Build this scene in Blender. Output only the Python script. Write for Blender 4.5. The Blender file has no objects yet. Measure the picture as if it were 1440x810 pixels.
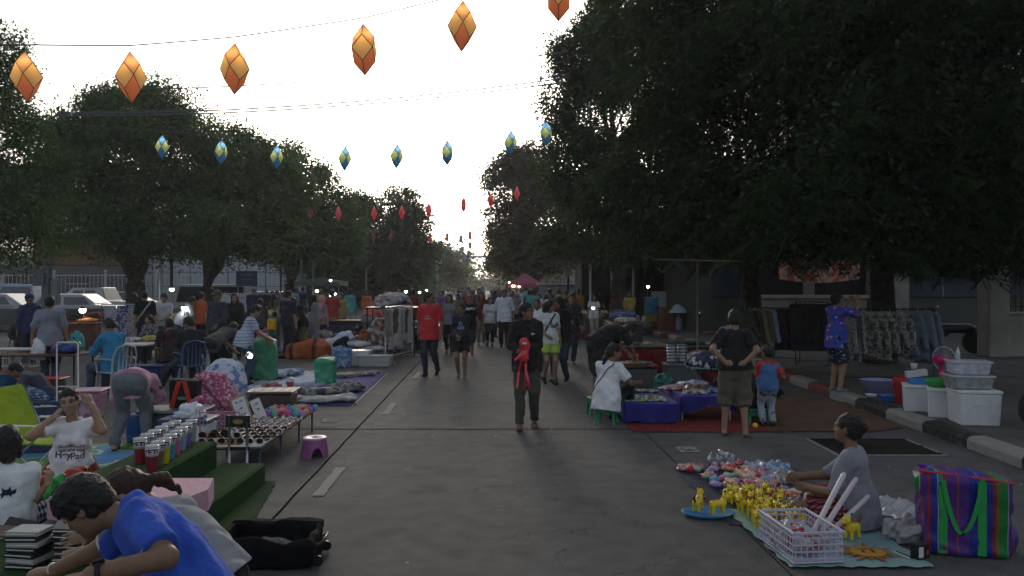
import bpy, bmesh, math, random
import numpy as np
from mathutils import Vector, Matrix, Euler
from mathutils.bvhtree import BVHTree
random.seed(7); rng = np.random.default_rng(7)
sc = bpy.context.scene; COL = sc.collection
PI = math.pi; R = math.radians
# ---------------------------------------------------------------- camera
CAMH = 1.85; F = 1120.0; HY = 400.0
cam = bpy.data.objects.new('camera', bpy.data.cameras.new('camera')); COL.objects.link(cam); sc.camera = cam
cam.location = (0, 0, CAMH); cam.rotation_euler = (PI/2, 0, 0)
cam.data.sensor_width = 36; cam.data.lens = 36*F/1440; cam.data.shift_y = -5/1440; cam.data.clip_end = 5000; cam.data.clip_start = .05
# ---------------------------------------------------------------- world, sun, exposure
W = bpy.data.worlds.new("World"); sc.world = W; W.use_nodes = True
nt = W.node_tree; bg = nt.nodes['Background']
sky = nt.nodes.new('ShaderNodeTexSky'); sky.sky_type = 'NISHITA'; sky.sun_disc = False
SUN_EL, SUN_AZ = 8.0, -5.0       # azimuth measured from +Y, negative = to the left
sky.sun_elevation = R(SUN_EL); sky.sun_rotation = R(SUN_AZ); sky.air_density = 1.0; sky.dust_density = 6.0; sky.ozone_density = 2.0
hs = nt.nodes.new('ShaderNodeHueSaturation'); hs.inputs['Saturation'].default_value = .4; nt.links.new(sky.outputs[0], hs.inputs['Color'])
nt.links.new(hs.outputs[0], bg.inputs[0]); bg.inputs[1].default_value = 0.12
sun = bpy.data.objects.new('sun', bpy.data.lights.new('sun', 'SUN')); COL.objects.link(sun)
sun.data.energy = 0.3; sun.data.angle = R(14); sun.data.color = (1, .72, .45)
sd = Vector((math.sin(R(SUN_AZ))*math.cos(R(SUN_EL)), math.cos(R(SUN_AZ))*math.cos(R(SUN_EL)), math.sin(R(SUN_EL))))
sun.rotation_euler = sd.to_track_quat('Z', 'Y').to_euler()
sc.view_settings.view_transform = 'Standard'; sc.view_settings.look = 'None'; sc.view_settings.gamma = 1; sc.view_settings.use_curve_mapping = False
sc.view_settings.exposure = 1.32
sc.render.engine = 'CYCLES'; sc.cycles.max_bounces = 6; sc.cycles.transparent_max_bounces = 12
sc.cycles.use_denoising = True; sc.cycles.volume_bounces = 0; sc.cycles.sample_clamp_indirect = 4
sc.cycles.use_adaptive_sampling = True; sc.cycles.adaptive_threshold = .03
# ---------------------------------------------------------------- pixel to world
def dist(py): return F*CAMH/(py-HY)
def at(px, py, Y): return Vector(((px-720)*Y/F, Y, CAMH-(py-HY)*Y/F))
def G(px, py, z=0.0):
    Y = F*(CAMH-z)/(py-HY); return Vector(((px-720)*Y/F, Y, z))
# ---------------------------------------------------------------- object helpers
def tag(o, label=None, cat=None, group=None, kind=None):
    if label: o['label'] = label
    if cat: o['category'] = cat
    if group: o['group'] = group
    if kind: o['kind'] = kind
    return o
def thing(name, label, cat, loc=(0, 0, 0), rz=0, group=None):
    o = bpy.data.objects.new(name, None); COL.objects.link(o); o.empty_display_size = .1
    o.location = loc; o.rotation_euler = (0, 0, rz); return tag(o, label, cat, group)
def lin(c): return tuple(c[:3])+(1,)
MATS = {}
def mat(name, rgb, rough=.8, var=.15, ns=14, bump=.0, spec=.25, metal=0, rgb2=None, bs=60, sheen=0, fac=(.35, .65), trans=0, alpha=1, bd=.02):
    if name in MATS: return MATS[name]
    m = bpy.data.materials.new(name); MATS[name] = m; m.use_nodes = True; n = m.node_tree; L = n.links.new
    b = n.nodes['Principled BSDF']; b.inputs['Roughness'].default_value = rough; b.inputs['Metallic'].default_value = metal
    b.inputs['Specular IOR Level'].default_value = spec
    if sheen: b.inputs['Sheen Weight'].default_value = sheen
    if alpha < 1: b.inputs['Alpha'].default_value = alpha
    tc = n.nodes.new('ShaderNodeTexCoord'); nz = n.nodes.new('ShaderNodeTexNoise'); nz.inputs['Scale'].default_value = ns; nz.inputs['Detail'].default_value = 5
    L(tc.outputs['Object'], nz.inputs['Vector'])
    mr = n.nodes.new('ShaderNodeMapRange'); mr.inputs[1].default_value = fac[0]; mr.inputs[2].default_value = fac[1]; L(nz.outputs[0], mr.inputs[0])
    mx = n.nodes.new('ShaderNodeMix'); mx.data_type = 'RGBA'; L(mr.outputs[0], mx.inputs[0])
    mx.inputs[6].default_value = lin([c*(1-var) for c in rgb]); mx.inputs[7].default_value = lin(rgb2 if rgb2 else [min(1, c*(1+var)) for c in rgb])
    L(mx.outputs[2], b.inputs['Base Color'])
    if bump:
        n2 = n.nodes.new('ShaderNodeTexNoise'); n2.inputs['Scale'].default_value = bs; n2.inputs['Detail'].default_value = 4; L(tc.outputs['Object'], n2.inputs['Vector'])
        bp = n.nodes.new('ShaderNodeBump'); bp.inputs['Strength'].default_value = bump; bp.inputs['Distance'].default_value = bd; L(n2.outputs[0], bp.inputs['Height']); L(bp.outputs[0], b.inputs['Normal'])
    if trans: b.inputs['Transmission Weight'].default_value = trans
    return m
def emis(name, rgb, s):
    if name in MATS: return MATS[name]
    m = bpy.data.materials.new(name); MATS[name] = m; m.use_nodes = True; b = m.node_tree.nodes['Principled BSDF']
    b.inputs['Base Color'].default_value = lin(rgb); b.inputs['Emission Color'].default_value = lin(rgb); b.inputs['Emission Strength'].default_value = s
    return m
def ramp(n, stops, interp='CONSTANT'):
    r = n.nodes.new('ShaderNodeValToRGB'); r.color_ramp.interpolation = interp; e = r.color_ramp.elements
    while len(e) < len(stops): e.new(.5)
    for el, (p, c) in zip(e, stops): el.position = p; el.color = lin(c)
    return r
def stripes(name, axis, period, stops, rough=.8, noise=0, bump=.1):
    """cloth with woven stripes along one object axis (0,1,2), stops in 0..1 of a period"""
    if name in MATS: return MATS[name]
    m = mat(name, (.5, .5, .5), rough=rough, bump=bump); n = m.node_tree; L = n.links.new; b = n.nodes['Principled BSDF']
    tc = n.nodes.new('ShaderNodeTexCoord'); sp = n.nodes.new('ShaderNodeSeparateXYZ'); L(tc.outputs['Object'], sp.inputs[0])
    d = n.nodes.new('ShaderNodeMath'); d.operation = 'DIVIDE'; L(sp.outputs[axis], d.inputs[0]); d.inputs[1].default_value = period
    src = d.outputs[0]
    if noise:
        nz = n.nodes.new('ShaderNodeTexNoise'); nz.inputs['Scale'].default_value = 4; L(tc.outputs['Object'], nz.inputs['Vector'])
        ma = n.nodes.new('ShaderNodeMath'); ma.operation = 'MULTIPLY_ADD'; L(nz.outputs[0], ma.inputs[0]); ma.inputs[1].default_value = noise; L(src, ma.inputs[2]); src = ma.outputs[0]
    f = n.nodes.new('ShaderNodeMath'); f.operation = 'FRACT'; L(src, f.inputs[0]); r = ramp(n, stops); L(f.outputs[0], r.inputs[0]); L(r.outputs[0], b.inputs['Base Color'])
    return m
def blotch(name, stops, scale=30, rough=.8, kind='noise', bump=.15, interp='CONSTANT'):
    """printed or camouflage cloth"""
    if name in MATS: return MATS[name]
    m = mat(name, (.5, .5, .5), rough=rough, bump=bump); n = m.node_tree; L = n.links.new; b = n.nodes['Principled BSDF']
    tc = n.nodes.new('ShaderNodeTexCoord')
    if kind == 'noise':
        t = n.nodes.new('ShaderNodeTexNoise'); t.inputs['Detail'].default_value = 1.5; o = t.outputs[0]
    elif kind == 'cells':
        t = n.nodes.new('ShaderNodeTexVoronoi'); o = t.outputs['Color']
    else:
        t = n.nodes.new('ShaderNodeTexVoronoi'); o = t.outputs['Distance']
    t.inputs['Scale'].default_value = scale; L(tc.outputs['Object'], t.inputs['Vector'])
    if kind == 'cells':
        q = n.nodes.new('ShaderNodeTexNoise'); q.inputs['Scale'].default_value = scale*1.3; L(tc.outputs['Object'], q.inputs['Vector']); a = n.nodes.new('ShaderNodeVectorMath'); a.operation = 'MULTIPLY_ADD'; L(q.outputs['Color'], a.inputs[0]); a.inputs[1].default_value = (1.6/scale,)*3; L(tc.outputs['Object'], a.inputs[2]); L(a.outputs[0], t.inputs['Vector'])
    if kind == 'cells':
        s = n.nodes.new('ShaderNodeSeparateColor'); L(o, s.inputs[0]); o = s.outputs[0]
    r = ramp(n, stops, interp); L(o, r.inputs[0]); L(r.outputs[0], b.inputs['Base Color'])
    return m
def checks(name, c1, c2, c3, size, rough=.85):
    """gingham / tartan cloth"""
    if name in MATS: return MATS[name]
    m = mat(name, c1, rough=rough, bump=.1); n = m.node_tree; L = n.links.new; b = n.nodes['Principled BSDF']
    tc = n.nodes.new('ShaderNodeTexCoord'); sp = n.nodes.new('ShaderNodeSeparateXYZ'); L(tc.outputs['Object'], sp.inputs[0]); fs = []
    ad = n.nodes.new('ShaderNodeMath'); ad.operation = 'ADD'; L(sp.outputs[0], ad.inputs[0]); L(sp.outputs[1], ad.inputs[1])
    for o in (ad.outputs[0], sp.outputs[2]):
        d = n.nodes.new('ShaderNodeMath'); d.operation = 'DIVIDE'; L(o, d.inputs[0]); d.inputs[1].default_value = size
        f = n.nodes.new('ShaderNodeMath'); f.operation = 'FRACT'; L(d.outputs[0], f.inputs[0])
        g = n.nodes.new('ShaderNodeMath'); g.operation = 'GREATER_THAN'; L(f.outputs[0], g.inputs[0]); g.inputs[1].default_value = .5; fs.append(g)
    a = n.nodes.new('ShaderNodeMath'); a.operation = 'ADD'; L(fs[0].outputs[0], a.inputs[0]); L(fs[1].outputs[0], a.inputs[1])
    h = n.nodes.new('ShaderNodeMath'); h.operation = 'MULTIPLY'; L(a.outputs[0], h.inputs[0]); h.inputs[1].default_value = .45
    r = ramp(n, [(0, c1), (.3, c2), (.7, c3)]); L(h.outputs[0], r.inputs[0]); L(r.outputs[0], b.inputs['Base Color'])
    return m
def mesh_obj(name, V, Fc, ms, parent=None, mi=None, smooth=False):
    me = bpy.data.meshes.new(name)
    if isinstance(V, np.ndarray) and isinstance(Fc, np.ndarray):
        k = Fc.shape[1]; nf = len(Fc); me.vertices.add(len(V)); me.vertices.foreach_set('co', V.astype(np.float32).ravel())
        me.loops.add(nf*k); me.loops.foreach_set('vertex_index', Fc.astype(np.int32).ravel())
        me.polygons.add(nf); me.polygons.foreach_set('loop_start', np.arange(0, nf*k, k, dtype=np.int32)); me.polygons.foreach_set('loop_total', np.full(nf, k, dtype=np.int32))
        me.update(calc_edges=True)
    else:
        me.from_pydata([tuple(v) for v in V], [], [tuple(f) for f in Fc]); me.update()
    for m in (ms if isinstance(ms, (list, tuple)) else [ms]): me.materials.append(m)
    if mi is not None: me.polygons.foreach_set('material_index', np.array(mi, dtype=np.int32))
    if smooth is True: me.polygons.foreach_set('use_smooth', np.ones(len(me.polygons), dtype=bool))
    elif smooth: me.polygons.foreach_set('use_smooth', np.array(smooth, dtype=bool))
    o = bpy.data.objects.new(name, me); COL.objects.link(o)
    if parent is not None: o.parent = parent
    return o
def basis(d, up=Vector((0, 0, 1))):
    d = Vector(d).normalized()
    if abs(d.dot(up)) > .98: up = Vector((0, 1, 0))
    s = d.cross(up).normalized(); return s, d, s.cross(d).normalized()
class M:
    """collects shapes; .build() links them as ONE mesh object"""
    def __init__(s): s.V = []; s.F = []; s.I = []; s.S = []; s.x = Matrix.Identity(4); s.i = 0
    def at(s, loc=(0, 0, 0), rz=0, rx=0, ry=0, sc=1): s.x = Matrix.Translation(Vector(loc)) @ Euler((rx, ry, rz)).to_matrix().to_4x4() @ Matrix.Scale(sc, 4); return s
    def mi(s, i): s.i = i; return s
    def add(s, vs, fs, smooth=False):
        o = len(s.V); s.V += [s.x @ Vector(v) for v in vs]
        for f in fs: s.F.append([o+k for k in f]); s.I.append(s.i); s.S.append(smooth)
        return s
    def box(s, c, d, b=.004, taper=1.0):
        """chamfered box, centre c, size d; taper scales the bottom"""
        hx, hy, hz = [q/2 for q in d]; b = min(b, hx*.45, hy*.45, hz*.45); vs = []; ix = {}
        for sx in (-1, 1):
            for sy in (-1, 1):
                for sz in (-1, 1):
                    t = taper if sz < 0 else 1
                    for a in range(3):
                        p = [(hx-(0 if a == 0 else b))*sx*t, (hy-(0 if a == 1 else b))*sy*t, (hz-(0 if a == 2 else b))*sz]
                        ix[(sx, sy, sz, a)] = len(vs); vs.append((p[0]+c[0], p[1]+c[1], p[2]+c[2]))
        fs = []
        def q(*k, flip=False):
            f = [ix[i] for i in k]; fs.append(f[::-1] if flip else f)
        for sg in (-1, 1):
            fl = sg < 0
            q((sg, -1, -1, 0), (sg, 1, -1, 0), (sg, 1, 1, 0), (sg, -1, 1, 0), flip=fl)
            q((-1, sg, -1, 1), (-1, sg, 1, 1), (1, sg, 1, 1), (1, sg, -1, 1), flip=fl)
            q((-1, -1, sg, 2), (1, -1, sg, 2), (1, 1, sg, 2), (-1, 1, sg, 2), flip=fl)
        for a, bb in ((-1, -1), (-1, 1), (1, -1), (1, 1)):
            q((a, bb, -1, 0), (a, bb, -1, 1), (a, bb, 1, 1), (a, bb, 1, 0), flip=(a*bb > 0))
            q((a, -1, bb, 0), (a, -1, bb, 2), (a, 1, bb, 2), (a, 1, bb, 0), flip=(a*bb < 0))
            q((-1, a, bb, 1), (-1, a, bb, 2), (1, a, bb, 2), (1, a, bb, 1), flip=(a*bb > 0))
        for sx in (-1, 1):
            for sy in (-1, 1):
                for sz in (-1, 1): q((sx, sy, sz, 0), (sx, sy, sz, 1), (sx, sy, sz, 2), flip=(sx*sy*sz < 0))
        return s.add(vs, fs)
    def tube(s, pts, r, n=8, caps=True, flat=1):
        pts = [Vector(p) for p in pts]; rs = r if isinstance(r, (list, tuple)) else [r]*len(pts); vs = []; fs = []
        side = None
        for i, p in enumerate(pts):
            d = (pts[min(i+1, len(pts)-1)]-pts[max(i-1, 0)])
            if d.length < 1e-9: d = Vector((0, 0, 1))
            d.normalize()
            if side is None: side = basis(d)[0]
            side = (side-d*side.dot(d)); side = side.normalized() if side.length > 1e-6 else basis(d)[0]; up = side.cross(d)
            for k in range(n):
                a = 2*PI*k/n; vs.append(p+side*math.cos(a)*rs[i]+up*math.sin(a)*rs[i]*flat)
        for i in range(len(pts)-1):
            for k in range(n): fs.append((i*n+k, i*n+(k+1) % n, (i+1)*n+(k+1) % n, (i+1)*n+k))
        s.add(vs, fs, True)
        if caps:
            o = len(s.V)-len(vs)
            for f in ([o+k for k in range(n)], [o+len(vs)-1-k for k in range(n)]): s.F.append(f); s.I.append(s.i); s.S.append(False)
        return s
    def lathe(s, prof, n=20, c=(0, 0, 0), sx=1, sy=1, a0=0, a1=2*PI, smooth=True):
        vs = []; fs = []; full = abs(a1-a0-2*PI) < 1e-6; m = n if full else n+1
        for r, z in prof:
            for k in range(m):
                a = a0+(a1-a0)*k/n; vs.append((c[0]+r*math.cos(a)*sx, c[1]+r*math.sin(a)*sy, c[2]+z))
        for i in range(len(prof)-1):
            for k in range(n): fs.append((i*m+k, i*m+(k+1) % m, (i+1)*m+(k+1) % m, (i+1)*m+k))
        return s.add(vs, fs, smooth)
    def ball(s, c, r, n=10, sc=(1, 1, 1)):
        prof = [(max(1e-4, r*math.sin(PI*i/(n//2+2))), -r*sc[2]*math.cos(PI*i/(n//2+2))) for i in range(n//2+3)]
        return s.lathe(prof, n, c, sc[0], sc[1])
    def prism(s, poly, z0, z1):
        k = len(poly); vs = [(p[0], p[1], z0) for p in poly]+[(p[0], p[1], z1) for p in poly]
        return s.add(vs, [tuple(range(k))[::-1], tuple(range(k, 2*k))]+[(i, (i+1) % k, k+(i+1) % k, k+i) for i in range(k)])
    def quad(s, a, b, c, d): return s.add([a, b, c, d], [(0, 1, 2, 3)])
    def grid(s, f, nu, nv, smooth=True):
        vs = [f(i/nu, j/nv) for j in range(nv+1) for i in range(nu+1)]
        return s.add(vs, [(j*(nu+1)+i, j*(nu+1)+i+1, (j+1)*(nu+1)+i+1, (j+1)*(nu+1)+i) for j in range(nv) for i in range(nu)], smooth)
    def build(s, name, ms, parent=None):
        return mesh_obj(name, s.V, s.F, ms, parent, s.I, s.S)
def solo(o, label, cat, group=None): return tag(o, label, cat, group)
def struct(o): o['kind'] = 'structure'; return o
def copy_tree(o, parent=None):
    c = o.copy(); COL.objects.link(c)
    if parent is not None: c.parent = parent
    for ch in list(o.children): copy_tree(ch, c)
    return c
# ---------------------------------------------------------------- signed distance mesher (bodies, cloth, bags)
def _d(P, pr):
    t = pr[0]
    if t == 'cap':      # ('cap',a,b,ra,rb,flat,nrm,cutA,cutB)
        _, a, b, ra, rb, flat, nrm, ca, cb = pr
        ba = b-a; L2 = max(1e-9, float(ba@ba)); h = ((P-a)@ba)/L2; hc = np.clip(h, 0, 1); q = P-a-hc[..., None]*ba
        if flat != 1: q = q+nrm*((q@nrm)*(1/flat-1))[..., None]
        d = np.linalg.norm(q, axis=-1)-(ra+(rb-ra)*hc)
        L = math.sqrt(L2)
        if ca: d = np.maximum(d, -h*L)
        if cb: d = np.maximum(d, (h-1)*L)
        return d
    if t == 'ell':      # ('ell',c,radii,R)
        _, c, r, Rm = pr; q = (P-c)@Rm; k = np.linalg.norm(q/r, axis=-1); k2 = np.linalg.norm(q/(r*r), axis=-1)+1e-9
        return k*(k-1)/k2
    if t == 'box':
        _, c, h, Rm, rd = pr; q = np.abs((P-c)@Rm)-(h-rd); return np.linalg.norm(np.maximum(q, 0), axis=-1)+np.minimum(q.max(-1), 0)-rd
def v3(p): return np.array(p, dtype=float)
def cap(a, b, ra, rb=None, flat=1, n=(0, 1, 0), cut=(0, 0), k=.02, sub=False):
    nn = v3(n); nn = nn/np.linalg.norm(nn); return (('cap', v3(a), v3(b), ra, ra if rb is None else rb, flat, nn, cut[0], cut[1]), k, sub)
def ell(c, r, Rm=None, k=.02, sub=False): return (('ell', v3(c), v3(r), np.eye(3) if Rm is None else np.array(Rm), ), k, sub)
def bx(c, h, Rm=None, rd=.01, k=.01, sub=False): return (('box', v3(c), v3(h), np.eye(3) if Rm is None else np.array(Rm), rd), k, sub)
def _bb(pr):
    if pr[0] == 'cap':
        r = max(pr[3], pr[4])*max(1, pr[5]); return np.minimum(pr[1], pr[2])-r, np.maximum(pr[1], pr[2])+r
    r = np.abs(pr[3])@pr[2]; return pr[1]-r, pr[1]+r
def sdf(prims, vox, planes=(), noise=None, clip=None):
    """prims -> (V,F) by surface nets; planes: (point, normal) cuts away the side the normal points to"""
    los, his = zip(*[_bb(p[0]) for p in prims if not p[2]]); lo = np.min(los, 0)-vox*3-.015; hi = np.max(his, 0)+vox*3+.015
    if clip: lo = np.maximum(lo, v3(clip[0])); hi = np.minimum(hi, v3(clip[1]))
    n = np.maximum(4, np.ceil((hi-lo)/vox).astype(int)); D = np.full(n, .5, dtype=np.float32)
    for pr, k, sub in prims:
        a, b = _bb(pr); mg = k+vox*2.5; i0 = np.clip(((a-mg-lo)/vox).astype(int), 0, n); i1 = np.clip(np.ceil((b+mg-lo)/vox).astype(int)+1, 0, n)
        if (i1 <= i0).any(): continue
        g = np.stack(np.meshgrid(*[lo[q]+vox*np.arange(i0[q], i1[q]) for q in range(3)], indexing='ij'), -1)
        d = _d(g, pr).astype(np.float32); s = (slice(i0[0], i1[0]), slice(i0[1], i1[1]), slice(i0[2], i1[2])); o = D[s]
        if sub: d = -d; h = np.maximum(k-np.abs(o-d), 0)/max(k, 1e-6); D[s] = np.maximum(o, d)+h*h*k*.25
        else: h = np.maximum(k-np.abs(o-d), 0)/max(k, 1e-6); D[s] = np.minimum(o, d)-h*h*k*.25
    if noise or planes:
        g = np.stack(np.meshgrid(*[lo[q]+vox*np.arange(n[q]) for q in range(3)], indexing='ij'), -1)
        if noise:
            amp, fr, seed = noise[:3]; rr = np.random.default_rng(seed); acc = 0
            for o in range(5):
                w = rr.normal(size=3); w = w/np.linalg.norm(w)*fr*(1.5**(o % 3)); acc = acc+np.sin(g@w+rr.uniform(0, 6)+1.7*np.sin(g@(np.roll(w, 1)*.7)))
            D += (amp*(acc*.45-(noise[3] if len(noise) > 3 else .3))).astype(np.float32)
        for p, nn in planes:
            nn = v3(nn)/np.linalg.norm(nn); D = np.maximum(D, ((g-v3(p))@nn).astype(np.float32))
    ins = D < 0
    if not ins.any(): return np.zeros((0, 3)), np.zeros((0, 4), int)
    D[0], D[-1], D[:, 0], D[:, -1], D[:, :, 0], D[:, :, -1] = [np.maximum(q, .001) for q in (D[0], D[-1], D[:, 0], D[:, -1], D[:, :, 0], D[:, :, -1])]
    ins = D < 0; c = [(i, j, k) for i in (0, 1) for j in (0, 1) for k in (0, 1)]; m = np.array(n)-1
    cnt = sum(ins[i:m[0]+i, j:m[1]+j, k:m[2]+k].astype(np.int8) for i, j, k in c); act = (cnt > 0) & (cnt < 8); A = np.argwhere(act)
    idx = np.full(m, -1, dtype=np.int64); idx[act] = np.arange(len(A)); acc = np.zeros((len(A), 3)); num = np.zeros(len(A))
    for i, j, k in c:
        for ax in range(3):
            if (i, j, k)[ax]: continue
            a = A+[i, j, k]; b = a.copy(); b[:, ax] += 1; da = D[tuple(a.T)]; db = D[tuple(b.T)]; w = (da < 0) != (db < 0)
            t = np.where(w, da/np.where(w, da-db, 1), 0)[:, None]; e = np.zeros(3); e[ax] = 1; acc += np.where(w[:, None], a+t*e, 0); num += w
    V = lo+vox*acc/num[:, None]; Fs = []
    for ax in range(3):
        u, v = (ax+1) % 3, (ax+2) % 3; s0 = [slice(1, -1)]*3; s0[ax] = slice(0, -1); s1 = list(s0); s1[ax] = slice(1, None)
        a = ins[tuple(s0)]; b = ins[tuple(s1)]; E = np.argwhere(a != b); off = np.array([1, 1, 1]); off[ax] = 0; E = E+off
        eu = np.zeros(3, int); eu[u] = 1; ev = np.zeros(3, int); ev[v] = 1
        q = np.stack([idx[tuple((E-eu-ev).T)], idx[tuple((E-ev).T)], idx[tuple(E.T)], idx[tuple((E-eu).T)]], 1)
        fl = ~ins[tuple(E.T)]; q[fl] = q[fl][:, ::-1]; Fs.append(q[(q >= 0).all(1)])
    return V, np.concatenate(Fs)
def blob(name, prims, vox, m, parent=None, **kw):
    V, Fc = sdf(prims, vox, **kw); return mesh_obj(name, V, Fc, m, parent, smooth=True)
# ---------------------------------------------------------------- lettering, laid on a surface
def text_mesh(s, size, bold=0, depth=0):
    cu = bpy.data.curves.new('t', 'FONT'); cu.body = s; cu.size = size; cu.align_x = 'CENTER'; cu.align_y = 'CENTER'; cu.offset = bold; cu.extrude = depth
    o = bpy.data.objects.new('t', cu); COL.objects.link(o); dg = bpy.context.evaluated_depsgraph_get(); me = bpy.data.meshes.new_from_object(o.evaluated_get(dg))
    V = [v.co.copy() for v in me.vertices]; Fc = [list(p.vertices) for p in me.polygons]
    bpy.data.objects.remove(o); bpy.data.curves.remove(cu); bpy.data.meshes.remove(me); return V, Fc
def lettering(name, s, size, m, parent, loc, x, y, bold=0, squash=1, onto=None, lift=.003):
    """flat text on the plane through loc with axes x,y (in the parent's space); onto = mesh object it is pressed on"""
    V, Fc = text_mesh(s, size, bold); x = Vector(x).normalized(); y = Vector(y).normalized(); z = x.cross(y); loc = Vector(loc)
    P = [loc+x*v.x*squash+y*v.y for v in V]
    if onto is not None:
        me = onto.data; bv = BVHTree.FromPolygons([v.co for v in me.vertices], [p.vertices[:] for p in me.polygons]); Q = []
        for p in P:
            h = bv.ray_cast(p+z*.3, -z); Q.append(h[0]+z*lift if h[0] is not None else p)
        P = Q
    return mesh_obj(name, P, Fc, m, parent)
# ================================================================ THE SETTING
def asphalt_mat():
    m = mat('worn_concrete_road', (.084, .083, .083), rough=.85, var=.1, ns=.35, bump=.5, bs=70, spec=.3, bd=.006); n = m.node_tree; L = n.links.new; b = n.nodes['Principled BSDF']
    old = b.inputs['Base Color'].links[0].from_socket; tc = n.nodes.new('ShaderNodeTexCoord')
    def nz(scale, det, vec=None):
        t = n.nodes.new('ShaderNodeTexNoise'); t.inputs['Scale'].default_value = scale; t.inputs['Detail'].default_value = det
        mp = n.nodes.new('ShaderNodeMapping'); mp.inputs['Scale'].default_value = vec or (1, 1, 1); L(tc.outputs['Object'], mp.inputs[0]); L(mp.outputs[0], t.inputs['Vector']); return t
    def mul(src, fac, lo, hi, f0, f1):
        mr = n.nodes.new('ShaderNodeMapRange'); L(fac, mr.inputs[0]); mr.inputs[1].default_value = f0; mr.inputs[2].default_value = f1; mr.inputs[3].default_value = lo; mr.inputs[4].default_value = hi
        x = n.nodes.new('ShaderNodeVectorMath'); x.operation = 'SCALE'; L(src, x.inputs[0]); L(mr.outputs[0], x.inputs['Scale']); return x.outputs[0]
    o = mul(old, nz(.9, 6, (1, .25, 1)).outputs[0], .84, 1.12, .3, .7)      # worn wheel paths along the road
    o = mul(o, nz(5, 8).outputs[0], .84, 1.14, .35, .65)
    o = mul(o, nz(120, 3).outputs[0], .55, 1.6, .38, .64)                   # aggregate
    o = mul(o, nz(1.7, 7).outputs[0], 1, .74, .56, .66)                     # oily stains
    o = mul(o, nz(.5, 3, (1, .12, 1)).outputs[0], 1.0, 1.35, .5, .7)
    v = n.nodes.new('ShaderNodeTexVoronoi'); v.inputs['Scale'].default_value = 1.1; v.feature = 'DISTANCE_TO_EDGE'
    ds = n.nodes.new('ShaderNodeVectorMath'); ds.operation = 'ADD'; t = nz(2.2, 5); L(tc.outputs['Object'], ds.inputs[0]); L(t.outputs[1], ds.inputs[1]); L(ds.outputs[0], v.inputs['Vector'])
    g = nz(.25, 2); gm = n.nodes.new('ShaderNodeMath'); gm.operation = 'MULTIPLY'; gm.use_clamp = True; mr = n.nodes.new('ShaderNodeMapRange'); L(g.outputs[0], mr.inputs[0]); mr.inputs[1].default_value = .5; mr.inputs[2].default_value = .6
    ml = n.nodes.new('ShaderNodeMapRange'); L(v.outputs[0], ml.inputs[0]); ml.inputs[1].default_value = .02; ml.inputs[2].default_value = 0; L(ml.outputs[0], gm.inputs[0]); L(mr.outputs[0], gm.inputs[1])
    o = mul(o, gm.outputs[0], 1, .45, 0, 1)                                 # fine cracks
    L(o, b.inputs['Base Color']); return m
RD = Vector((-.025, 1, 0)).normalized()       # direction of the street
def line_x(x0, Y): return x0-.025*(Y-8)
m_road = asphalt_mat()
struct(M().quad((-900, -300, 0), (900, -300, 0), (900, 2500, 0), (-900, 2500, 0)).build('road', m_road))
# joints of the concrete slabs
m_joint = mat('joint_tar', (.012, .012, .012), rough=1, var=.3, spec=0)
j = M()
def strip(mm, pts, w, z):
    for (x0, y0), (x1, y1) in zip(pts, pts[1:]):
        d = Vector((x1-x0, y1-y0, 0)).normalized(); s = Vector((-d.y, d.x, 0))*w/2; a = Vector((x0, y0, z)); b = Vector((x1, y1, z)); mm.quad(a-s*-1, a-s, b-s, b-s*-1)
def wob(x0, w=.012):
    return [(line_x(x0, y)+random.uniform(-w, w), y) for y in np.arange(2, 60, .35)]
strip(j, wob(-1.93, .006), .02, .004); strip(j, wob(1.7, .004), .008, .004)
def cross_joint(y, x0, x1, w): strip(j, [(x, y+random.uniform(-.008, .008)) for x in np.arange(x0, x1, .3)], w, .004)
cross_joint(10.17, -2.9, 5.0, .03)
for y, w in ((15.4, .02), (20.6, .02), (26, .025), (4.9, .02)): cross_joint(y, -9, 5.0, w)
struct(j.build('slab_joints', m_joint))
m_paint = mat('worn_road_paint', (.42, .40, .34), rough=.9, var=.45, ns=40, rgb2=(.3, .29, .26), fac=(.4, .5))
dm = M()
for k in range(8):
    y0 = 6.95+k*4.35
    for q in range(6):
        a, b = y0+q*.18, y0+q*.18+.18; w = .05+random.uniform(-.006, .004); dm.quad((line_x(-1.72, a)-w, a, .008), (line_x(-1.72, a)+w, a, .008), (line_x(-1.72, b)+w, b, .008), (line_x(-1.72, b)-w, b, .008))
struct(dm.build('lane_markings', m_paint))
# stall numbers painted on the road
lo = G(966, 632, .008); o = lettering('painted_number', '82', .30, m_paint, None, lo, (0.02, -1, 0), (1, .02, 0), bold=.01, squash=1.1); struct(o)
lo = G(466, 591, .008); o = lettering('painted_number', '07', .30, m_paint, None, lo, (0.02, 1, 0), (-1, .02, 0), bold=.01, squash=.9); struct(o)
# a patch of loose grit and litter on the road
lm = M()
for k in range(130):
    x = random.uniform(-1.8, 5); y = random.uniform(5, 24); s = random.uniform(.006, .02)
    if -1.5 < x < 1.4 and random.random() < .6: continue
    a = random.uniform(0, 6); lm.add([(x+s*math.cos(a+t), y+s*math.sin(a+t), .006) for t in (0, 1.9, 3.4, 5)], [(0, 1, 2, 3)])
tag(lm.build('litter', mat('paper_scraps', (.35, .34, .3), var=.4)), 'tiny scraps of paper and leaf litter scattered over the road', 'litter', kind='stuff')
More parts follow.
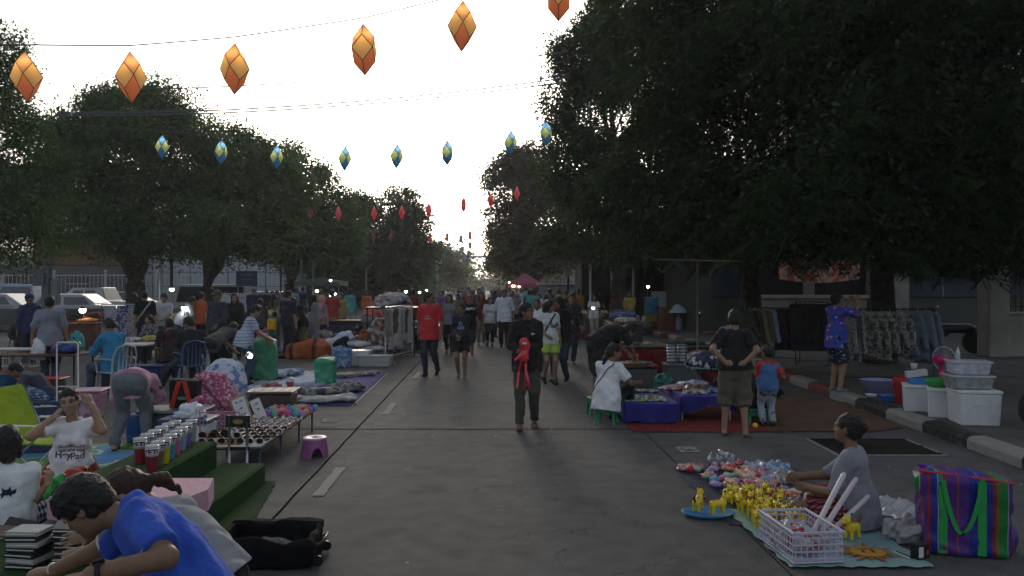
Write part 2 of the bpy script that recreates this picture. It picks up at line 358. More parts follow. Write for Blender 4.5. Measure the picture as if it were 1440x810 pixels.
# ---- right-hand pavement and kerb
KB = [(line_x(5.1, 2), 2), (5.12, 5), (5.12, 8.0), (5.15, 10.1), (5.17, 12.5), (5.22, 15.0), (5.45, 17.6), (5.66, 20), (5.62, 22.5), (5.35, 26), (5.0, 30.5), (4.75, 36), (4.3, 50), (3.4, 90), (0, 230)]
def kerb_pt(t):      # by arc length
    acc = 0
    for (a, b) in zip(KB, KB[1:]):
        l = math.dist(a, b)
        if acc+l >= t: q = (t-acc)/l; return Vector((a[0]+(b[0]-a[0])*q, a[1]+(b[1]-a[1])*q, 0))
        acc += l
    return Vector((*KB[-1], 0))
pts = [kerb_pt(t) for t in np.arange(0, 228, .6)]
pv = M()
for a, b in zip(pts, pts[1:]): pv.quad(a+Vector((.2, 0, .135)), (60, a.y, .135), (60, b.y, .135), b+Vector((.2, 0, .135)))
m_pave = mat('pavement_concrete', (.10, .095, .088), rough=.9, var=.25, ns=1.6, bump=.3, bs=40)
struct(pv.build('pavement', m_pave))
m_kc = {'w': mat('kerb_white', (.50, .50, .47), var=.5, ns=9, bump=.5, bs=25, rgb2=(.28, .27, .25), fac=(.45, .6)), 'k': mat('kerb_black', (.035, .036, .038), var=.4, ns=12, bump=.5, bs=25, rgb2=(.09, .09, .088), fac=(.5, .75)),
        'r': mat('kerb_red', (.22, .03, .025), var=.3, ns=9, bump=.4, bs=25, rgb2=(.12, .05, .045), fac=(.45, .6))}
kb = M(); SL = 1.0; t = 0; mid = 0
def kerb_seg(t0, t1, mi):
    n = 4; prof = [(0, 0), (0, .095), (.02, .125), (.06, .143), (.2, .146), (.24, .13)]; vs = []
    for k in range(n+1):
        p = kerb_pt(t0+(t1-t0)*k/n); d = (kerb_pt(t0+(t1-t0)*k/n+.1)-p).normalized(); s = Vector((d.y, -d.x, 0))
        for u, z in prof: vs.append(p+s*u+Vector((0, 0, z+random.uniform(-.002, .002))))
    np_ = len(prof); fs = [(a*np_+b, (a+1)*np_+b, (a+1)*np_+b+1, a*np_+b+1) for a in range(n) for b in range(np_-1)]; fs += [tuple(range(np_)), tuple(range(n*np_+np_-1, n*np_-1, -1))]
    kb.mi(mi).add(vs, [f[::-1] for f in fs])
# black and white near, red and white past the corner
while t < 100:
    y = kerb_pt(t+SL/2).y; w = (mid % 2 == 0)
    col = 0 if w else (2 if y > 11.9 else 1)
    kerb_seg(t+.006, t+SL-.006, col); t += SL; mid += 1
struct(kb.build('kerb', [m_kc['w'], m_kc['k'], m_kc['r']]))
# drain grating in the road
gx0, gx1, gy0, gy1 = G(1130, 617)[0], G(1235, 617)[0], 8.62, 9.5
g = thing('drain_grate', 'dark iron drain grating set in the road behind the woman selling toys', 'drain', (4.1, 9.05, 0))
M().box((0, 0, .003), (1.12, .86, .006), .001).build('pit_shade_plate', mat('painted_pit_shade', (.008, .008, .008)), g)  # flat plate, no hollow; the shade below the bars is its near-black colour
gm = M()
for k in range(28): gm.box((-.54+k*.04, 0, .011), (.012, .84, .01), .002)
for k in range(3): gm.box((0, -.4+k*.4, .018), (1.14, .025, .008), .002)
gm.build('bars', mat('old_iron', (.03, .028, .026), rough=.6, metal=.6, var=.3), g)
fm = M()
for sx in (-1, 1): fm.box((sx*.58, 0, .006), (.05, .92, .012), .003)
for sy in (-1, 1): fm.box((0, sy*.455, .006), (1.2, .05, .011), .003)
fm.build('frame', mat('concrete_edge', (.2, .2, .19), var=.2), g)
# ---------------------------------------------------------------- trees
def leaf_mat(name, c, tr, hue=.3):
    m = bpy.data.materials.new(name); m.use_nodes = True; n = m.node_tree; L = n.links.new; n.nodes.remove(n.nodes['Principled BSDF'])
    tc = n.nodes.new('ShaderNodeTexCoord'); a = n.nodes.new('ShaderNodeTexNoise'); a.inputs['Scale'].default_value = .8; a.inputs['Detail'].default_value = 4; L(tc.outputs['Object'], a.inputs['Vector'])
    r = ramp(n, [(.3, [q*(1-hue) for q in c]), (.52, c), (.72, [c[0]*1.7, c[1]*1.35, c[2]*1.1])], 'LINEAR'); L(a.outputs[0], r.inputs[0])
    d = n.nodes.new('ShaderNodeBsdfDiffuse'); t = n.nodes.new('ShaderNodeBsdfTranslucent'); g = n.nodes.new('ShaderNodeBsdfGlossy'); g.inputs['Roughness'].default_value = .45; g.inputs['Color'].default_value = (.5, .5, .5, 1)
    L(r.outputs[0], d.inputs[0]); sc_ = n.nodes.new('ShaderNodeVectorMath'); sc_.operation = 'MULTIPLY'; L(r.outputs[0], sc_.inputs[0]); sc_.inputs[1].default_value = (1.3, 1.5, .6); L(sc_.outputs[0], t.inputs[0])
    m1 = n.nodes.new('ShaderNodeMixShader'); m1.inputs[0].default_value = tr; L(d.outputs[0], m1.inputs[1]); L(t.outputs[0], m1.inputs[2])
    m2 = n.nodes.new('ShaderNodeMixShader'); m2.inputs[0].default_value = .05; L(m1.outputs[0], m2.inputs[1]); L(g.outputs[0], m2.inputs[2]); L(m2.outputs[0], n.nodes['Material Output'].inputs[0]); return m
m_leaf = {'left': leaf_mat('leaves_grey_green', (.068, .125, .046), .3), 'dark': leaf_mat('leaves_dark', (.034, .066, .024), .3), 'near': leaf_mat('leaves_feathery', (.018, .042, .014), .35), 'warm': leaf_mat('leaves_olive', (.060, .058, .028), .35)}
m_bark = mat('bark', (.075, .062, .05), rough=.95, var=.4, ns=9, bump=.9, bs=18)
m_bark2 = mat('bark_dark', (.05, .043, .036), rough=.95, var=.4, ns=9, bump=.9, bs=18)
def frond_template(n_pairs, length, leaf_l, leaf_w, droop=.3):
    """a spray: leaflets along a short stem, rhombic quads"""
    V = []
    for i in range(n_pairs):
        t = (i+.6)/n_pairs; x = t*length; z = -droop*length*t*t
        for s in (-1, 1):
            d = np.array([.45, s*.9, -.12]); d /= np.linalg.norm(d); pn = np.array([-s*d[1], s*d[0], 0])*1.0
            b = np.array([x, 0, z]); ll = leaf_l*(1-.35*abs(t-.45)); pn = np.array([.9*leaf_w/2, -s*.45*leaf_w/2, leaf_w*.15])
            V += [b, b+d*ll*.5+pn, b+d*ll, b+d*ll*.5-pn]
    return np.array(V)
def clump_template(n, r, leaf, seed):
    rr = np.random.default_rng(seed); V = []
    for k in range(n):
        c = np.clip(rr.normal(size=3)*.5, -.9, .9)*r; a = rr.normal(size=3); a /= np.linalg.norm(a); b = np.cross(a, rr.normal(size=3)); b /= np.linalg.norm(b); s = leaf*rr.uniform(.7, 1.3)
        V += [c-a*s*.5, c+b*s*.26, c+a*s*.5, c-b*s*.26]
    return np.array(V)
def scatter(templates, P, yaw, pitch, scale, roll=None):
    """place quad templates at points P -> V,F arrays"""
    out = []; N = len(P); pick = np.arange(N) % len(templates)
    if roll is None: roll = np.zeros(N)
    for ti, T in enumerate(templates):
        ix = np.where(pick == ti)[0]; cy, sy, cp, sp, cr, sr = [f(q[ix]) for q in (yaw, pitch, roll) for f in (np.cos, np.sin)]
        x, y, z = T[:, 0][None], T[:, 1][None], T[:, 2][None]
        y1 = y*cr[:, None]-z*sr[:, None]; z1 = y*sr[:, None]+z*cr[:, None]
        x2 = x*cp[:, None]+z1*sp[:, None]; z2 = -x*sp[:, None]+z1*cp[:, None]
        X = x2*cy[:, None]-y1*sy[:, None]; Y = x2*sy[:, None]+y1*cy[:, None]
        out.append((np.stack([X, Y, z2], -1)*scale[ix][:, None, None]+P[ix][:, None, :]).reshape(-1, 3))
    V = np.concatenate(out); return V, np.arange(len(V)).reshape(-1, 4)
def crown_points(lobes, dens, seed, fill=.25, shell=.72):
    """points in the outer shells of lobes (cx,cy,cz,rx,ry,rz); gaps from a noise mask"""
    rr = np.random.default_rng(seed); P = []; O = []
    for (cx, cy, cz, rx, ry, rz) in lobes:
        n = int(dens*(rx*ry+ry*rz+rx*rz)*4.2); d = rr.normal(size=(n, 3)); d /= np.linalg.norm(d, axis=1)[:, None]
        r = np.where(rr.random(n) < fill, rr.uniform(.2, 1, n)**.6, rr.uniform(shell, 1.04, n)); bump = 1+.10*np.sin(d@np.array([5, 7, 3.])+seed)+.08*np.sin(d@np.array([11, -6, 9.]))
        P.append(np.array([cx, cy, cz])+d*r[:, None]*bump[:, None]*np.array([rx, ry, rz])); O.append(d)
    P = np.concatenate(P); O = np.concatenate(O); ms = np.sin(P@np.array([2.1, 1.3, 2.6])+seed)+np.sin(P@np.array([-1.7, 2.2, 1.9]))+np.sin(P@np.array([3.7, .6, -2.9])+2); k = (ms > -.55) & (np.sin(P@np.array([1.1, .7, .9])+seed*2)+np.sin(P@np.array([-.8, 1., 1.3])) > -1.55)
    return P[k], O[k]
def limb(mm, a, b, ra, rb, n=7, wig=.12, seg=6):
    a = Vector(a); b = Vector(b); L = (b-a).length; ps = []
    for i in range(seg+1):
        t = i/seg; o = Vector((random.uniform(-1, 1), random.uniform(-1, 1), random.uniform(-.5, .5)))*wig*L*math.sin(PI*t)*.5; ps.append(a.lerp(b, t)+o+Vector((0, 0, L*.08*math.sin(PI*t))))
    mm.tube(ps, [ra+(rb-ra)*i/seg for i in range(seg+1)], n); return ps
def tree(label, base, lobes, mk, trunk_r=.28, fork=1.9, dens=2.2, leaf=.28, nl=9, clump=.55, seed=1, group=None, forks=None, name='broadleaf_tree', bark=None):
    random.seed(seed)
    t = thing(name, label, 'tree', base, 0, group); tr = M(); tb = Vector((0, 0, 0)); fk = Vector((random.uniform(-.15, .15), random.uniform(-.1, .1), fork))
    tr.tube([(0, 0, -.05), (0, 0, .12), fk*.5+Vector((.05, 0, 0)), fk], [trunk_r*1.45, trunk_r*1.12, trunk_r, trunk_r*.9], 12)
    for (cx, cy, cz, rx, ry, rz) in lobes:
        ps = limb(tr, fk, (cx, cy, cz), trunk_r*.5, .035, seg=8)
        for q in range(5):
            e = Vector((cx+random.uniform(-.8, .8)*rx, cy+random.uniform(-.8, .8)*ry, cz+random.uniform(-.6, .8)*rz)); limb(tr, ps[random.randint(3, 7)], e, .05, .012, 5, seg=4)
    tr.build('trunk', bark or m_bark, t)
    sub = []
    for (cx, cy, cz, rx, ry, rz) in lobes:
        for q in range(8):
            a = random.uniform(0, 6.28); e = random.uniform(-.6, 1.4); sub.append((cx+rx*.85*math.cos(a)*math.cos(e), cy+ry*.85*math.sin(a)*math.cos(e), cz+rz*.85*math.sin(e), rx*random.uniform(.16, .38), ry*.3, rz*random.uniform(.2, .46)))
    P, O = crown_points(list(lobes)+sub, dens*3.2, seed, fill=.5); N = len(P); rr = np.random.default_rng(seed)
    V, Fc = scatter([clump_template(nl+12, clump*.85, leaf*.66, s) for s in range(6)], P, rr.uniform(0, 6.3, N), rr.normal(0, .5, N), rr.uniform(.7, 1.35, N))
    mesh_obj('crown', V, Fc, m_leaf[mk], t); return t
def lobes_px(Y, items, base):
    """crown lobes at depth Y(+dy): (px,py,rpx,rpy,dy)"""
    o = []
    for (px, py, rx, ry, dy) in items:
        c = at(px, py, Y+dy)-Vector(base); k = (Y+dy)/F; o.append((c.x, c.y, c.z, rx*k, rx*k*.9, ry*k))
    return o
TL = 'trees along the left side of the street'
def TR(label, px, Y, items, mk='left', **kw):
    b = Vector(((px-720)*Y/F, Y, 0)); return tree(label, b, lobes_px(Y, items, b), mk, **kw)
TR('tall tree at the far left edge with ragged branches against the sky', -55, 24, [(-40, 160, 75, 90, 0), (10, 230, 75, 75, 1), (-10, 320, 90, 65, 0), (30, 300, 70, 55, 2), (-20, 75, 45, 40, 0)], seed=11, trunk_r=.25, leaf=.16, nl=10, clump=.5, dens=6, group=TL)
tw = M(); 
TR('broad tree over the white pickup with a short forked trunk', 190, 34, [(150, 240, 95, 85, 0), (225, 210, 90, 80, 0), (190, 170, 70, 42, 1), (110, 260, 70, 70, -1), (265, 240, 65, 75, 1), (150, 325, 90, 42, -1), (235, 320, 90, 45, 0), (95, 200, 40, 35, 0)], seed=12, trunk_r=.42, fork=1.9, leaf=.2, nl=10, clump=.6, dens=4.4, group=TL)
TR('middle tree on the left with many splayed limbs above the blue signboard', 292, 38, [(330, 250, 70, 60, 0), (290, 290, 65, 60, -1), (350, 300, 75, 60, 0), (310, 340, 75, 30, -1), (390, 260, 50, 50, 1), (330, 215, 45, 33, 0)], seed=13, trunk_r=.34, fork=1.6, leaf=.22, nl=10, clump=.65, dens=3.8, group=TL)
TR('tree behind the row of pink lanterns left of the street', 410, 46, [(400, 270, 55, 60, 0), (440, 290, 52, 55, 1), (400, 330, 60, 45, -1), (465, 330, 50, 45, 1), (440, 355, 60, 30, 0), (370, 320, 50, 50, 2)], seed=14, trunk_r=.32, leaf=.25, nl=10, clump=.75, dens=3.0, group=TL)
TR('dense round tree beside the gap of bright sky left of the street', 545, 62, [(552, 300, 42, 36, 0), (510, 325, 42, 42, 1), (575, 335, 34, 40, -1), (545, 350, 45, 40, 0), (500, 300, 26, 24, 0), (590, 365, 26, 24, 0), (470, 370, 40, 26, 0)], seed=15, mk='dark', trunk_r=.35, leaf=.3, nl=10, clump=.9, dens=2.4, group=TL)
TR('low tree between the dense round tree and the sunset', 615, 95, [(612, 360, 16, 16, 0), (625, 375, 18, 12, 0), (600, 375, 18, 16, 0), (640, 386, 14, 9, 0)], seed=16, mk='warm', trunk_r=.3, leaf=.4, nl=10, clump=1.0, dens=1.8, group=TL)
TR('small far tree at the end of the street left of the sunset', 655, 150, [(638, 391, 10, 6, 0), (626, 386, 10, 8, 0), (648, 395, 9, 4, 0)], seed=17, mk='warm', trunk_r=.3, leaf=.6, nl=9, clump=1.3, dens=1.2, group=TL)
TRg = 'trees along the right side of the street'
TR('farthest tree on the right beside the sunset', 716, 90, [(704, 340, 22, 30, 0), (730, 350, 32, 36, 0), (708, 375, 24, 20, 0)], seed=21, mk='dark', trunk_r=.3, leaf=.38, nl=10, clump=1.0, dens=1.8, group=TRg)
TR('olive tree above the pink canopy stall', 748, 55, [(722, 270, 44, 52, 0), (715, 320, 36, 36, 0), (755, 250, 50, 50, 0), (765, 320, 55, 48, 0), (735, 362, 48, 26, 0), (790, 360, 45, 26, 0), (720, 235, 22, 20, 0)], seed=22, mk='warm', trunk_r=.4, leaf=.28, nl=10, clump=.8, dens=2.8, group=TRg)
TR('tall dark broadleaf tree behind the street lamp on the right', 868, 30, [(830, 90, 62, 60, 0), (880, 50, 75, 70, 1), (800, 150, 46, 48, 0), (860, 170, 75, 70, 0), (800, 225, 58, 48, 0), (850, 270, 70, 50, 0), (930, 120, 75, 95, 1), (930, 240, 70, 80, 1), (830, 330, 70, 38, 0), (900, 335, 65, 36, 1)], seed=23, mk='dark', trunk_r=.38, fork=2.0, leaf=.17, nl=10, clump=.5, dens=7, group=TRg, bark=m_bark2)
# ---- the big feathery trees over the right-hand pavement
def feathery(label, base, lobes, seed, nfr, drape, forks):
    random.seed(seed); rr = np.random.default_rng(seed)
    t = thing('feathery_tree', label, 'tree', base, 0, TRg); tr = M(); fk = Vector((0, 0, 2.3))
    tr.tube([(0, 0, 0), (.02, 0, .2), (.06, 0, 1.2), fk], [.42, .3, .25, .24], 12)
    for (cx, cy, cz, rx, ry, rz) in lobes:
        ps = limb(tr, fk, (cx, cy, cz), .12, .03, seg=8)
        for q in range(6):
            e = Vector((cx+random.uniform(-.9, .9)*rx, cy+random.uniform(-.9, .9)*ry, cz+random.uniform(-.9, .6)*rz)); limb(tr, ps[random.randint(3, 7)], e, .035, .008, 5, seg=4)
    tr.build('trunk', m_bark2, t)
    P, O = crown_points(lobes, 5, seed, fill=.3, shell=.6); k = rr.permutation(len(P)); P = P[k]; O = O[k]; nb = min(len(P), nfr)
    # every twig carries several fronds that fan out and droop
    Ps, Y, Pi, S, Ro = [], [], [], [], []
    for b in range(nb):
        yaw0 = math.atan2(O[b][1], O[b][0])+rr.normal(0, .7); n = 6; step = .11
        p = P[b].copy(); pit = rr.uniform(.1, .9)
        dirv = np.array([math.cos(yaw0)*math.cos(pit), math.sin(yaw0)*math.cos(pit), -math.sin(pit)])
        for q in range(n):
            p = p+dirv*step; dirv[2] -= .06
            for s in (-1, 1): Ps.append(p.copy()); Y.append(yaw0+s*rr.uniform(.6, 1.1)); Pi.append(rr.uniform(.1, .7)); S.append(rr.uniform(.8, 1.25)); Ro.append(rr.normal(0, .4))
    Ps = np.array(Ps); kk = Ps[:, 2]+base[2] > drape(Ps[:, 0]+base[0], Ps[:, 1]+base[1]); Ps = Ps[kk]
    V, Fc = scatter([frond_template(9, .26, .085, .026, d) for d in (.2, .4, .1)], Ps, np.array(Y)[kk], np.array(Pi)[kk], np.array(S)[kk], np.array(Ro)[kk])
    Pi_, _ = crown_points([(a, b, c, d*.76, e*.76, f*.76) for a, b, c, d, e, f in lobes], 18, seed+5, fill=.8, shell=.5); Pi_ = Pi_[Pi_[:, 2]+base[2] > drape(Pi_[:, 0]+base[0], Pi_[:, 1]+base[1])+.2]; N = len(Pi_)
    V2, F2 = scatter([clump_template(30, .5, .10, s) for s in range(4)], Pi_, rr.uniform(0, 6.3, N), rr.normal(0, .5, N), rr.uniform(.7, 1.35, N))
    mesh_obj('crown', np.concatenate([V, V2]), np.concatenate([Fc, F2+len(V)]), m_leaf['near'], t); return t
lowest = lambda X, Y: 1.85-(np.where((X*F/Y+720) < 1240, 372, 385)-HY+12*np.sin(X*2.3+Y)+8*np.sin(X*5.1))*Y/F
def LB(base, items):
    o = []
    for (px, py, Y, rx, ry, rz) in items:
        c = at(px, py, Y)-Vector(base); o.append((c.x, c.y, c.z, rx, ry, rz))
    return o
b1 = Vector((4.85+.95, 19.5, .135))
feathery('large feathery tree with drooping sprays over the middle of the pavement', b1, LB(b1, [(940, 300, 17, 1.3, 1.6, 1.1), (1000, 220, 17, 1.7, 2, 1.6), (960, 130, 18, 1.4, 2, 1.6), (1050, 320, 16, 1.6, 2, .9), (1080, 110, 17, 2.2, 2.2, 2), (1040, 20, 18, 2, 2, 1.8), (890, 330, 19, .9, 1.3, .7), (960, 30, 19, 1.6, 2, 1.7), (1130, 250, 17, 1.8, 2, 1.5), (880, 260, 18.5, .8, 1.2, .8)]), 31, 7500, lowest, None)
b2 = Vector((8.1, 17.5, .135))
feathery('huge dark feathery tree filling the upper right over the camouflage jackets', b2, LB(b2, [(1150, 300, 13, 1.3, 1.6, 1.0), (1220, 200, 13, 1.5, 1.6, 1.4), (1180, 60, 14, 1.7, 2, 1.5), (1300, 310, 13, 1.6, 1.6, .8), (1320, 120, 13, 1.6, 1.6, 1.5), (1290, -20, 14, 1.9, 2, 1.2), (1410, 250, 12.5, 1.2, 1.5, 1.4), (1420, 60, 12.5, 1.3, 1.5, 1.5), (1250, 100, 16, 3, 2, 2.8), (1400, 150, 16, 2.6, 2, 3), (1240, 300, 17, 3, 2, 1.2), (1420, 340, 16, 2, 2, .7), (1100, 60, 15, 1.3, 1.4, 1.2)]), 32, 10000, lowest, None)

# ---- woods far behind everything
def wood(name, label, x0, x1, y0, y1, h, n, leaf, mk, seed):
    rr = np.random.default_rng(seed); P = np.stack([rr.uniform(x0, x1, n), rr.uniform(y0, y1, n), np.zeros(n)], 1); u = (P[:, 0]-x0)/(x1-x0)
    top = h*(.72+.16*np.sin(u*23+seed)+.12*np.sin(u*61)+.06*np.sin(u*130)); P[:, 2] = top*rr.random(n)**.6+.3
    V, Fc = scatter([clump_template(14, leaf*4, leaf, s) for s in range(5)], P, rr.uniform(0, 6.3, n), rr.normal(0, .5, n), rr.uniform(.7, 1.4, n)); tag(mesh_obj(name, V, Fc, m_leaf[mk]), label, 'woods', kind='stuff')
wood('far_woods', 'dark line of treetops far beyond the left side of the street', -150, -9, 150, 175, 9, 9000, .7, 'left', 3)
wood('far_woods', 'dark line of treetops far beyond the right side of the street', 2, 150, 150, 175, 9, 9000, .7, 'dark', 4)
wood('far_woods', 'low pale treetops closing the very end of the street', -12, 6, 240, 250, 2.2, 500, .7, 'warm', 5)
wood('roadside_shrubs', 'shrubs and low branches behind the trees on the left', -22, -8, 64, 72, 5.5, 2600, .4, 'left', 6)
# ================================================================ PEOPLE
def skin(t): return mat('skin_%s' % {0: 'light_brown', 1: 'brown', 2: 'tan'}[t], [(.30, .18, .12), (.22, .125, .08), (.36, .23, .16)][t], rough=.55, var=.08, ns=18, spec=.35)
m_hair = mat('black_hair', (.012, .010, .009), rough=.5, var=.3, ns=60, bump=.6, bs=120, spec=.4)
m_hairb = mat('brown_hair', (.035, .016, .010), rough=.5, var=.3, ns=60, bump=.6, bs=120, spec=.4)
m_eye = mat('eye_white', (.4, .38, .36), rough=.2, var=.02); m_iris = mat('eye_dark', (.01, .008, .006), rough=.15, var=.02); m_lip = mat('lips', (.28, .09, .075), rough=.45, var=.05)
m_shoe = mat('black_shoe', (.018, .018, .02), rough=.5, var=.2); m_sandal = mat('brown_sandal', (.05, .03, .02), rough=.6)
m_trim = mat('white_trim', (.6, .6, .6), var=.03)
def cl(name, rgb, **kw): kw.setdefault('bump', .55); kw.setdefault('bs', 11); kw.setdefault('bd', .035); return mat(name, rgb, rough=.9, var=.12, ns=6, sheen=.1, **kw)
def ik(a, b, l1, l2, hint):
    d = b-a; L = np.linalg.norm(d); L2 = min(L, (l1+l2)*.999); u = d/max(L, 1e-6); b = a+u*L2; x = (l1*l1-l2*l2+L2*L2)/(2*L2); h = math.sqrt(max(l1*l1-x*x, 0)); w = hint-u*(hint@u); w = w/max(1e-6, np.linalg.norm(w)); return a+u*x+w*h, b
def nrm(v): v = v3(v); return v/max(1e-9, np.linalg.norm(v))
def person(label, cat, loc, rz=0, H=1.65, fem=False, pose=None, top=None, sleeve=.5, hem=.12, bottom=None, leg=1.0, legw=1.0, skirt=None, hair='short', shoes='shoe', shoe_m=None, tone=1, vox=.012, group=None, seed=1, fat=1.0, hairm=None, hood=False, collar=False, trim=None, name='person', detail=True, under=None):
    loc = Vector(loc); t = thing(name, label, cat, loc, rz, group); s = H/1.7; Wi = Matrix.Translation(loc) @ Matrix.Rotation(rz, 4, 'Z'); Wi = Wi.inverted(); p = pose or {}
    def g(k, dflt):
        v = p.get(k)
        if v is None: return v3(dflt)*s
        if isinstance(v[0], str): return v3(Wi @ at(v[1], v[2], v[3]))
        return v3(v)*s
    def gd(k, dflt): return nrm(p.get(k, dflt))
    pel = g('pel', (0, 0, .92)); nb = g('nb', (0, 0, 1.42)); spine = nrm(nb-pel); side = gd('side', (1, 0, 0)); side = nrm(side-spine*(side@spine)); fw = np.cross(spine, side)
    hside = gd('hside', side); fwp = nrm(np.cross(np.array([0, 0, 1.]), hside))
    hd = g('head', tuple(nb/s+spine*.13+fw*.03)); look = gd('look', fw); up = gd('up', spine*.3+np.array([0, 0, 1.])); hs = nrm(np.cross(look, up)); up = np.cross(hs, look); Mh = np.stack([hs, look, up], 1)
    hq = lambda x, y, z: hd+Mh@(np.array([x, y, z])*s*p.get('hk', 1)); w = .9 if fem else 1.0; hk = s*p.get('hk', 1); f = fat
    sh = {}; el = {}; wr = {}; kn = {}; an = {}; hp = {}
    for q, sg in (('l', -1), ('r', 1)):
        sh[q] = nb-spine*.058*s+side*sg*.16*w*s; wr_t = g('h'+q, tuple((sh[q]+side*sg*.07-np.array([0, 0, .53])*s+fw*.03)/s)); el[q], wr[q] = ik(sh[q], wr_t, .28*s, .25*s, gd('e'+q, tuple(side*sg*.5-fw+np.array([0, 0, -.4]))))
        hp[q] = pel+hside*sg*.09*s-spine*.02*s; an_t = g('f'+q, (sg*.1, 0, .075)); kn[q], an[q] = ik(hp[q], an_t, .42*s, .415*s, gd('k'+q, tuple(fwp)))
    mid = (pel+nb)/2+g('belly', (0, 0, 0))-fw*.0
    def torso(i):
        bx_ = (.118 if not fem else .112)*f
        return [cap(pel-hside*.055*s, pel+hside*.055*s, (.105*f+i)*s, flat=.9, n=fwp, k=.04), cap(pel+spine*.03*s, mid, (.135*f+i)*s, (bx_+i)*s, flat=.74, n=fw, k=.04),
                cap(mid, nb-spine*.14*s, (bx_+.008+i)*s, (.142*w+i)*s, flat=.70, n=fw, k=.04), cap(nb-spine*.088*s-side*.09*w*s, nb-spine*.088*s+side*.09*w*s, (.064+i)*s, k=.045)] + \
            ([ell(nb-spine*.19*s+side*sg*.07*s+fw*.075*s, [(.055+i)*s]*3, k=.04) for sg in (-1, 1)] if fem else [])
    def legs(i, frac=1.0, wide=1.0, cut=True):
        o = []
        for q in 'lr':
            th = min(1, frac*2); e = hp[q]+(kn[q]-hp[q])*th
            o.append(cap(hp[q], e, (.083*f*(.97 if not fem else 1)+i)*s, (.083*f+i+(.056-.083*f)*th)*s*(wide if frac < .75 else 1), cut=(0, cut and frac <= .5), k=.03))
            if frac > .5:
                t2 = (frac-.5)*2; e = kn[q]+(an[q]-kn[q])*t2; o.append(cap(kn[q], e, (.055+i)*s, (.055-.017*t2+i*.8)*s*wide, cut=(0, cut), k=.02))
        return o
    def sleeves(i, frac, cut=True):
        o = []
        for q in 'lr':
            th = min(1, frac*2); e = sh[q]+(el[q]-sh[q])*th; o.append(cap(sh[q], e, (.052+i)*s, (.052-.012*th+i*1.25)*s, cut=(0, cut and frac <= .5), k=.03))
            if frac > .5: t2 = (frac-.5)*2; e = el[q]+(wr[q]-el[q])*t2; o.append(cap(el[q], e, (.040+i)*s, (.030+i*.8)*s, cut=(0, cut), k=.015))
        return o
    # ---- the body: one continuous mesh
    B = torso(0)+[cap(nb-spine*.05*s, hq(0, -.022, -.055), .056*s*w, .05*s*w, k=.03)]
    B += [ell(hq(0, -.012, .022), np.array([.074, .094, .098])*hk, Mh, k=.01), ell(hq(0, .028, -.05), np.array([.056, .056, .062])*hk, Mh, k=.04), ell(hq(0, .062, -.094), np.array([.024, .018, .018])*hk, Mh, k=.03)]
    if vox < .016:
        B += [ell(hq(sg*.034, .055, -.025), np.array([.024, .026, .026])*hk, Mh, k=.02) for sg in (-1, 1)] + [cap(hq(0, .083, .012), hq(0, .1, -.024), .008*hk, .0125*hk, k=.012), ell(hq(0, .09, -.03), np.array([.018, .012, .008])*hk, Mh, k=.006)]
        B += [cap(hq(-.05, .068, .033), hq(.05, .068, .033), .014*hk, k=.02), ell(hq(0, .078, -.057), np.array([.024, .014, .013])*hk, Mh, k=.01)]
        B += [ell(hq(sg*.031, .098, .008), np.array([.016, .014, .011])*hk, Mh, k=.008, sub=True) for sg in (-1, 1)]
        B += [ell(hq(sg*.075, -.01, -.005), np.array([.009, .02, .032])*hk, Mh, k=.008) for sg in (-1, 1)]
    B += sleeves(0, 1, False)+[cap(sh[q], sh[q], .053*s*w, k=.03) for q in 'lr']
    B += legs(0, 1, cut=False)+[ell(kn[q]+(an[q]-kn[q])*.3+nrm(np.cross(hside, an[q]-kn[q]))*.008*s, [.046*s]*3, k=.03) for q in 'lr']
    curl = p.get('curl', .35)
    for q, sg in (('l', -1), ('r', 1)):
        ad = nrm(wr[q]-el[q]); hdv = gd('hd'+q, tuple(ad)); pn = gd('pn'+q, tuple(-side*sg)); pn = nrm(pn-hdv*(pn@hdv)); ls = np.cross(hdv, pn)*sg*-1     # towards the thumb
        a = wr[q]; B += [cap(a, a+hdv*.075*s, .036*s, .041*s, flat=.38, n=pn, k=.012)]
        if vox <= .011:
            fr = max(.0078*s, vox*.82)
            for i, (o, L) in enumerate(((.029, .07), (.0095, .078), (-.0095, .073), (-.029, .056))):
                b0 = a+hdv*.078*s+ls*o*s; d = hdv; L = L*s
                for j in range(3): c = curl*(.8+.3*j)+.05*i; d2 = nrm(d*math.cos(c)+pn*math.sin(c)); b1 = b0+d2*L*(.45, .32, .25)[j]; B.append(cap(b0, b1, fr*(1-.08*j), fr*(.94-.08*j), k=.004)); b0 = b1; d = d2
            b0 = a+hdv*.02*s+ls*.028*s; b1 = b0+nrm(ls*.75+hdv*.75+pn*.25)*.036*s; b2 = b1+nrm(ls*.15+hdv+pn*.45)*.032*s; B += [cap(b0, b1, .013*s, fr*1.15, k=.008), cap(b1, b2, fr*1.1, fr, k=.004)]
        else: B += [cap(a+hdv*.075*s, a+hdv*.13*s+pn*.025*s*(1+curl), .036*s, .026*s, flat=.4, n=pn, k=.01), cap(a+hdv*.02*s+ls*.03*s, a+hdv*.07*s+ls*.052*s, .013*s, .010*s, k=.01)]
    toe = {q: gd('t'+q, tuple(fwp)) for q in 'lr'}
    for q in 'lr':
        a = an[q]; tz = toe[q]; sl = np.cross(tz, np.cross(np.array([0, 0, 1.]), tz)); nn = np.cross(np.cross(tz, np.array([0, 0, 1.])), tz); nn = nrm(nn); B += [cap(a-tz*.035*s-nn*.035*s, a+tz*.13*s-nn*.045*s, .036*s, .032*s, flat=.7, n=nn, k=.03)]
    V, Fc = sdf(B, vox); V = list(map(tuple, V)); Fl = [tuple(q) for q in Fc]; MI = [0]*len(Fl); mm = M()
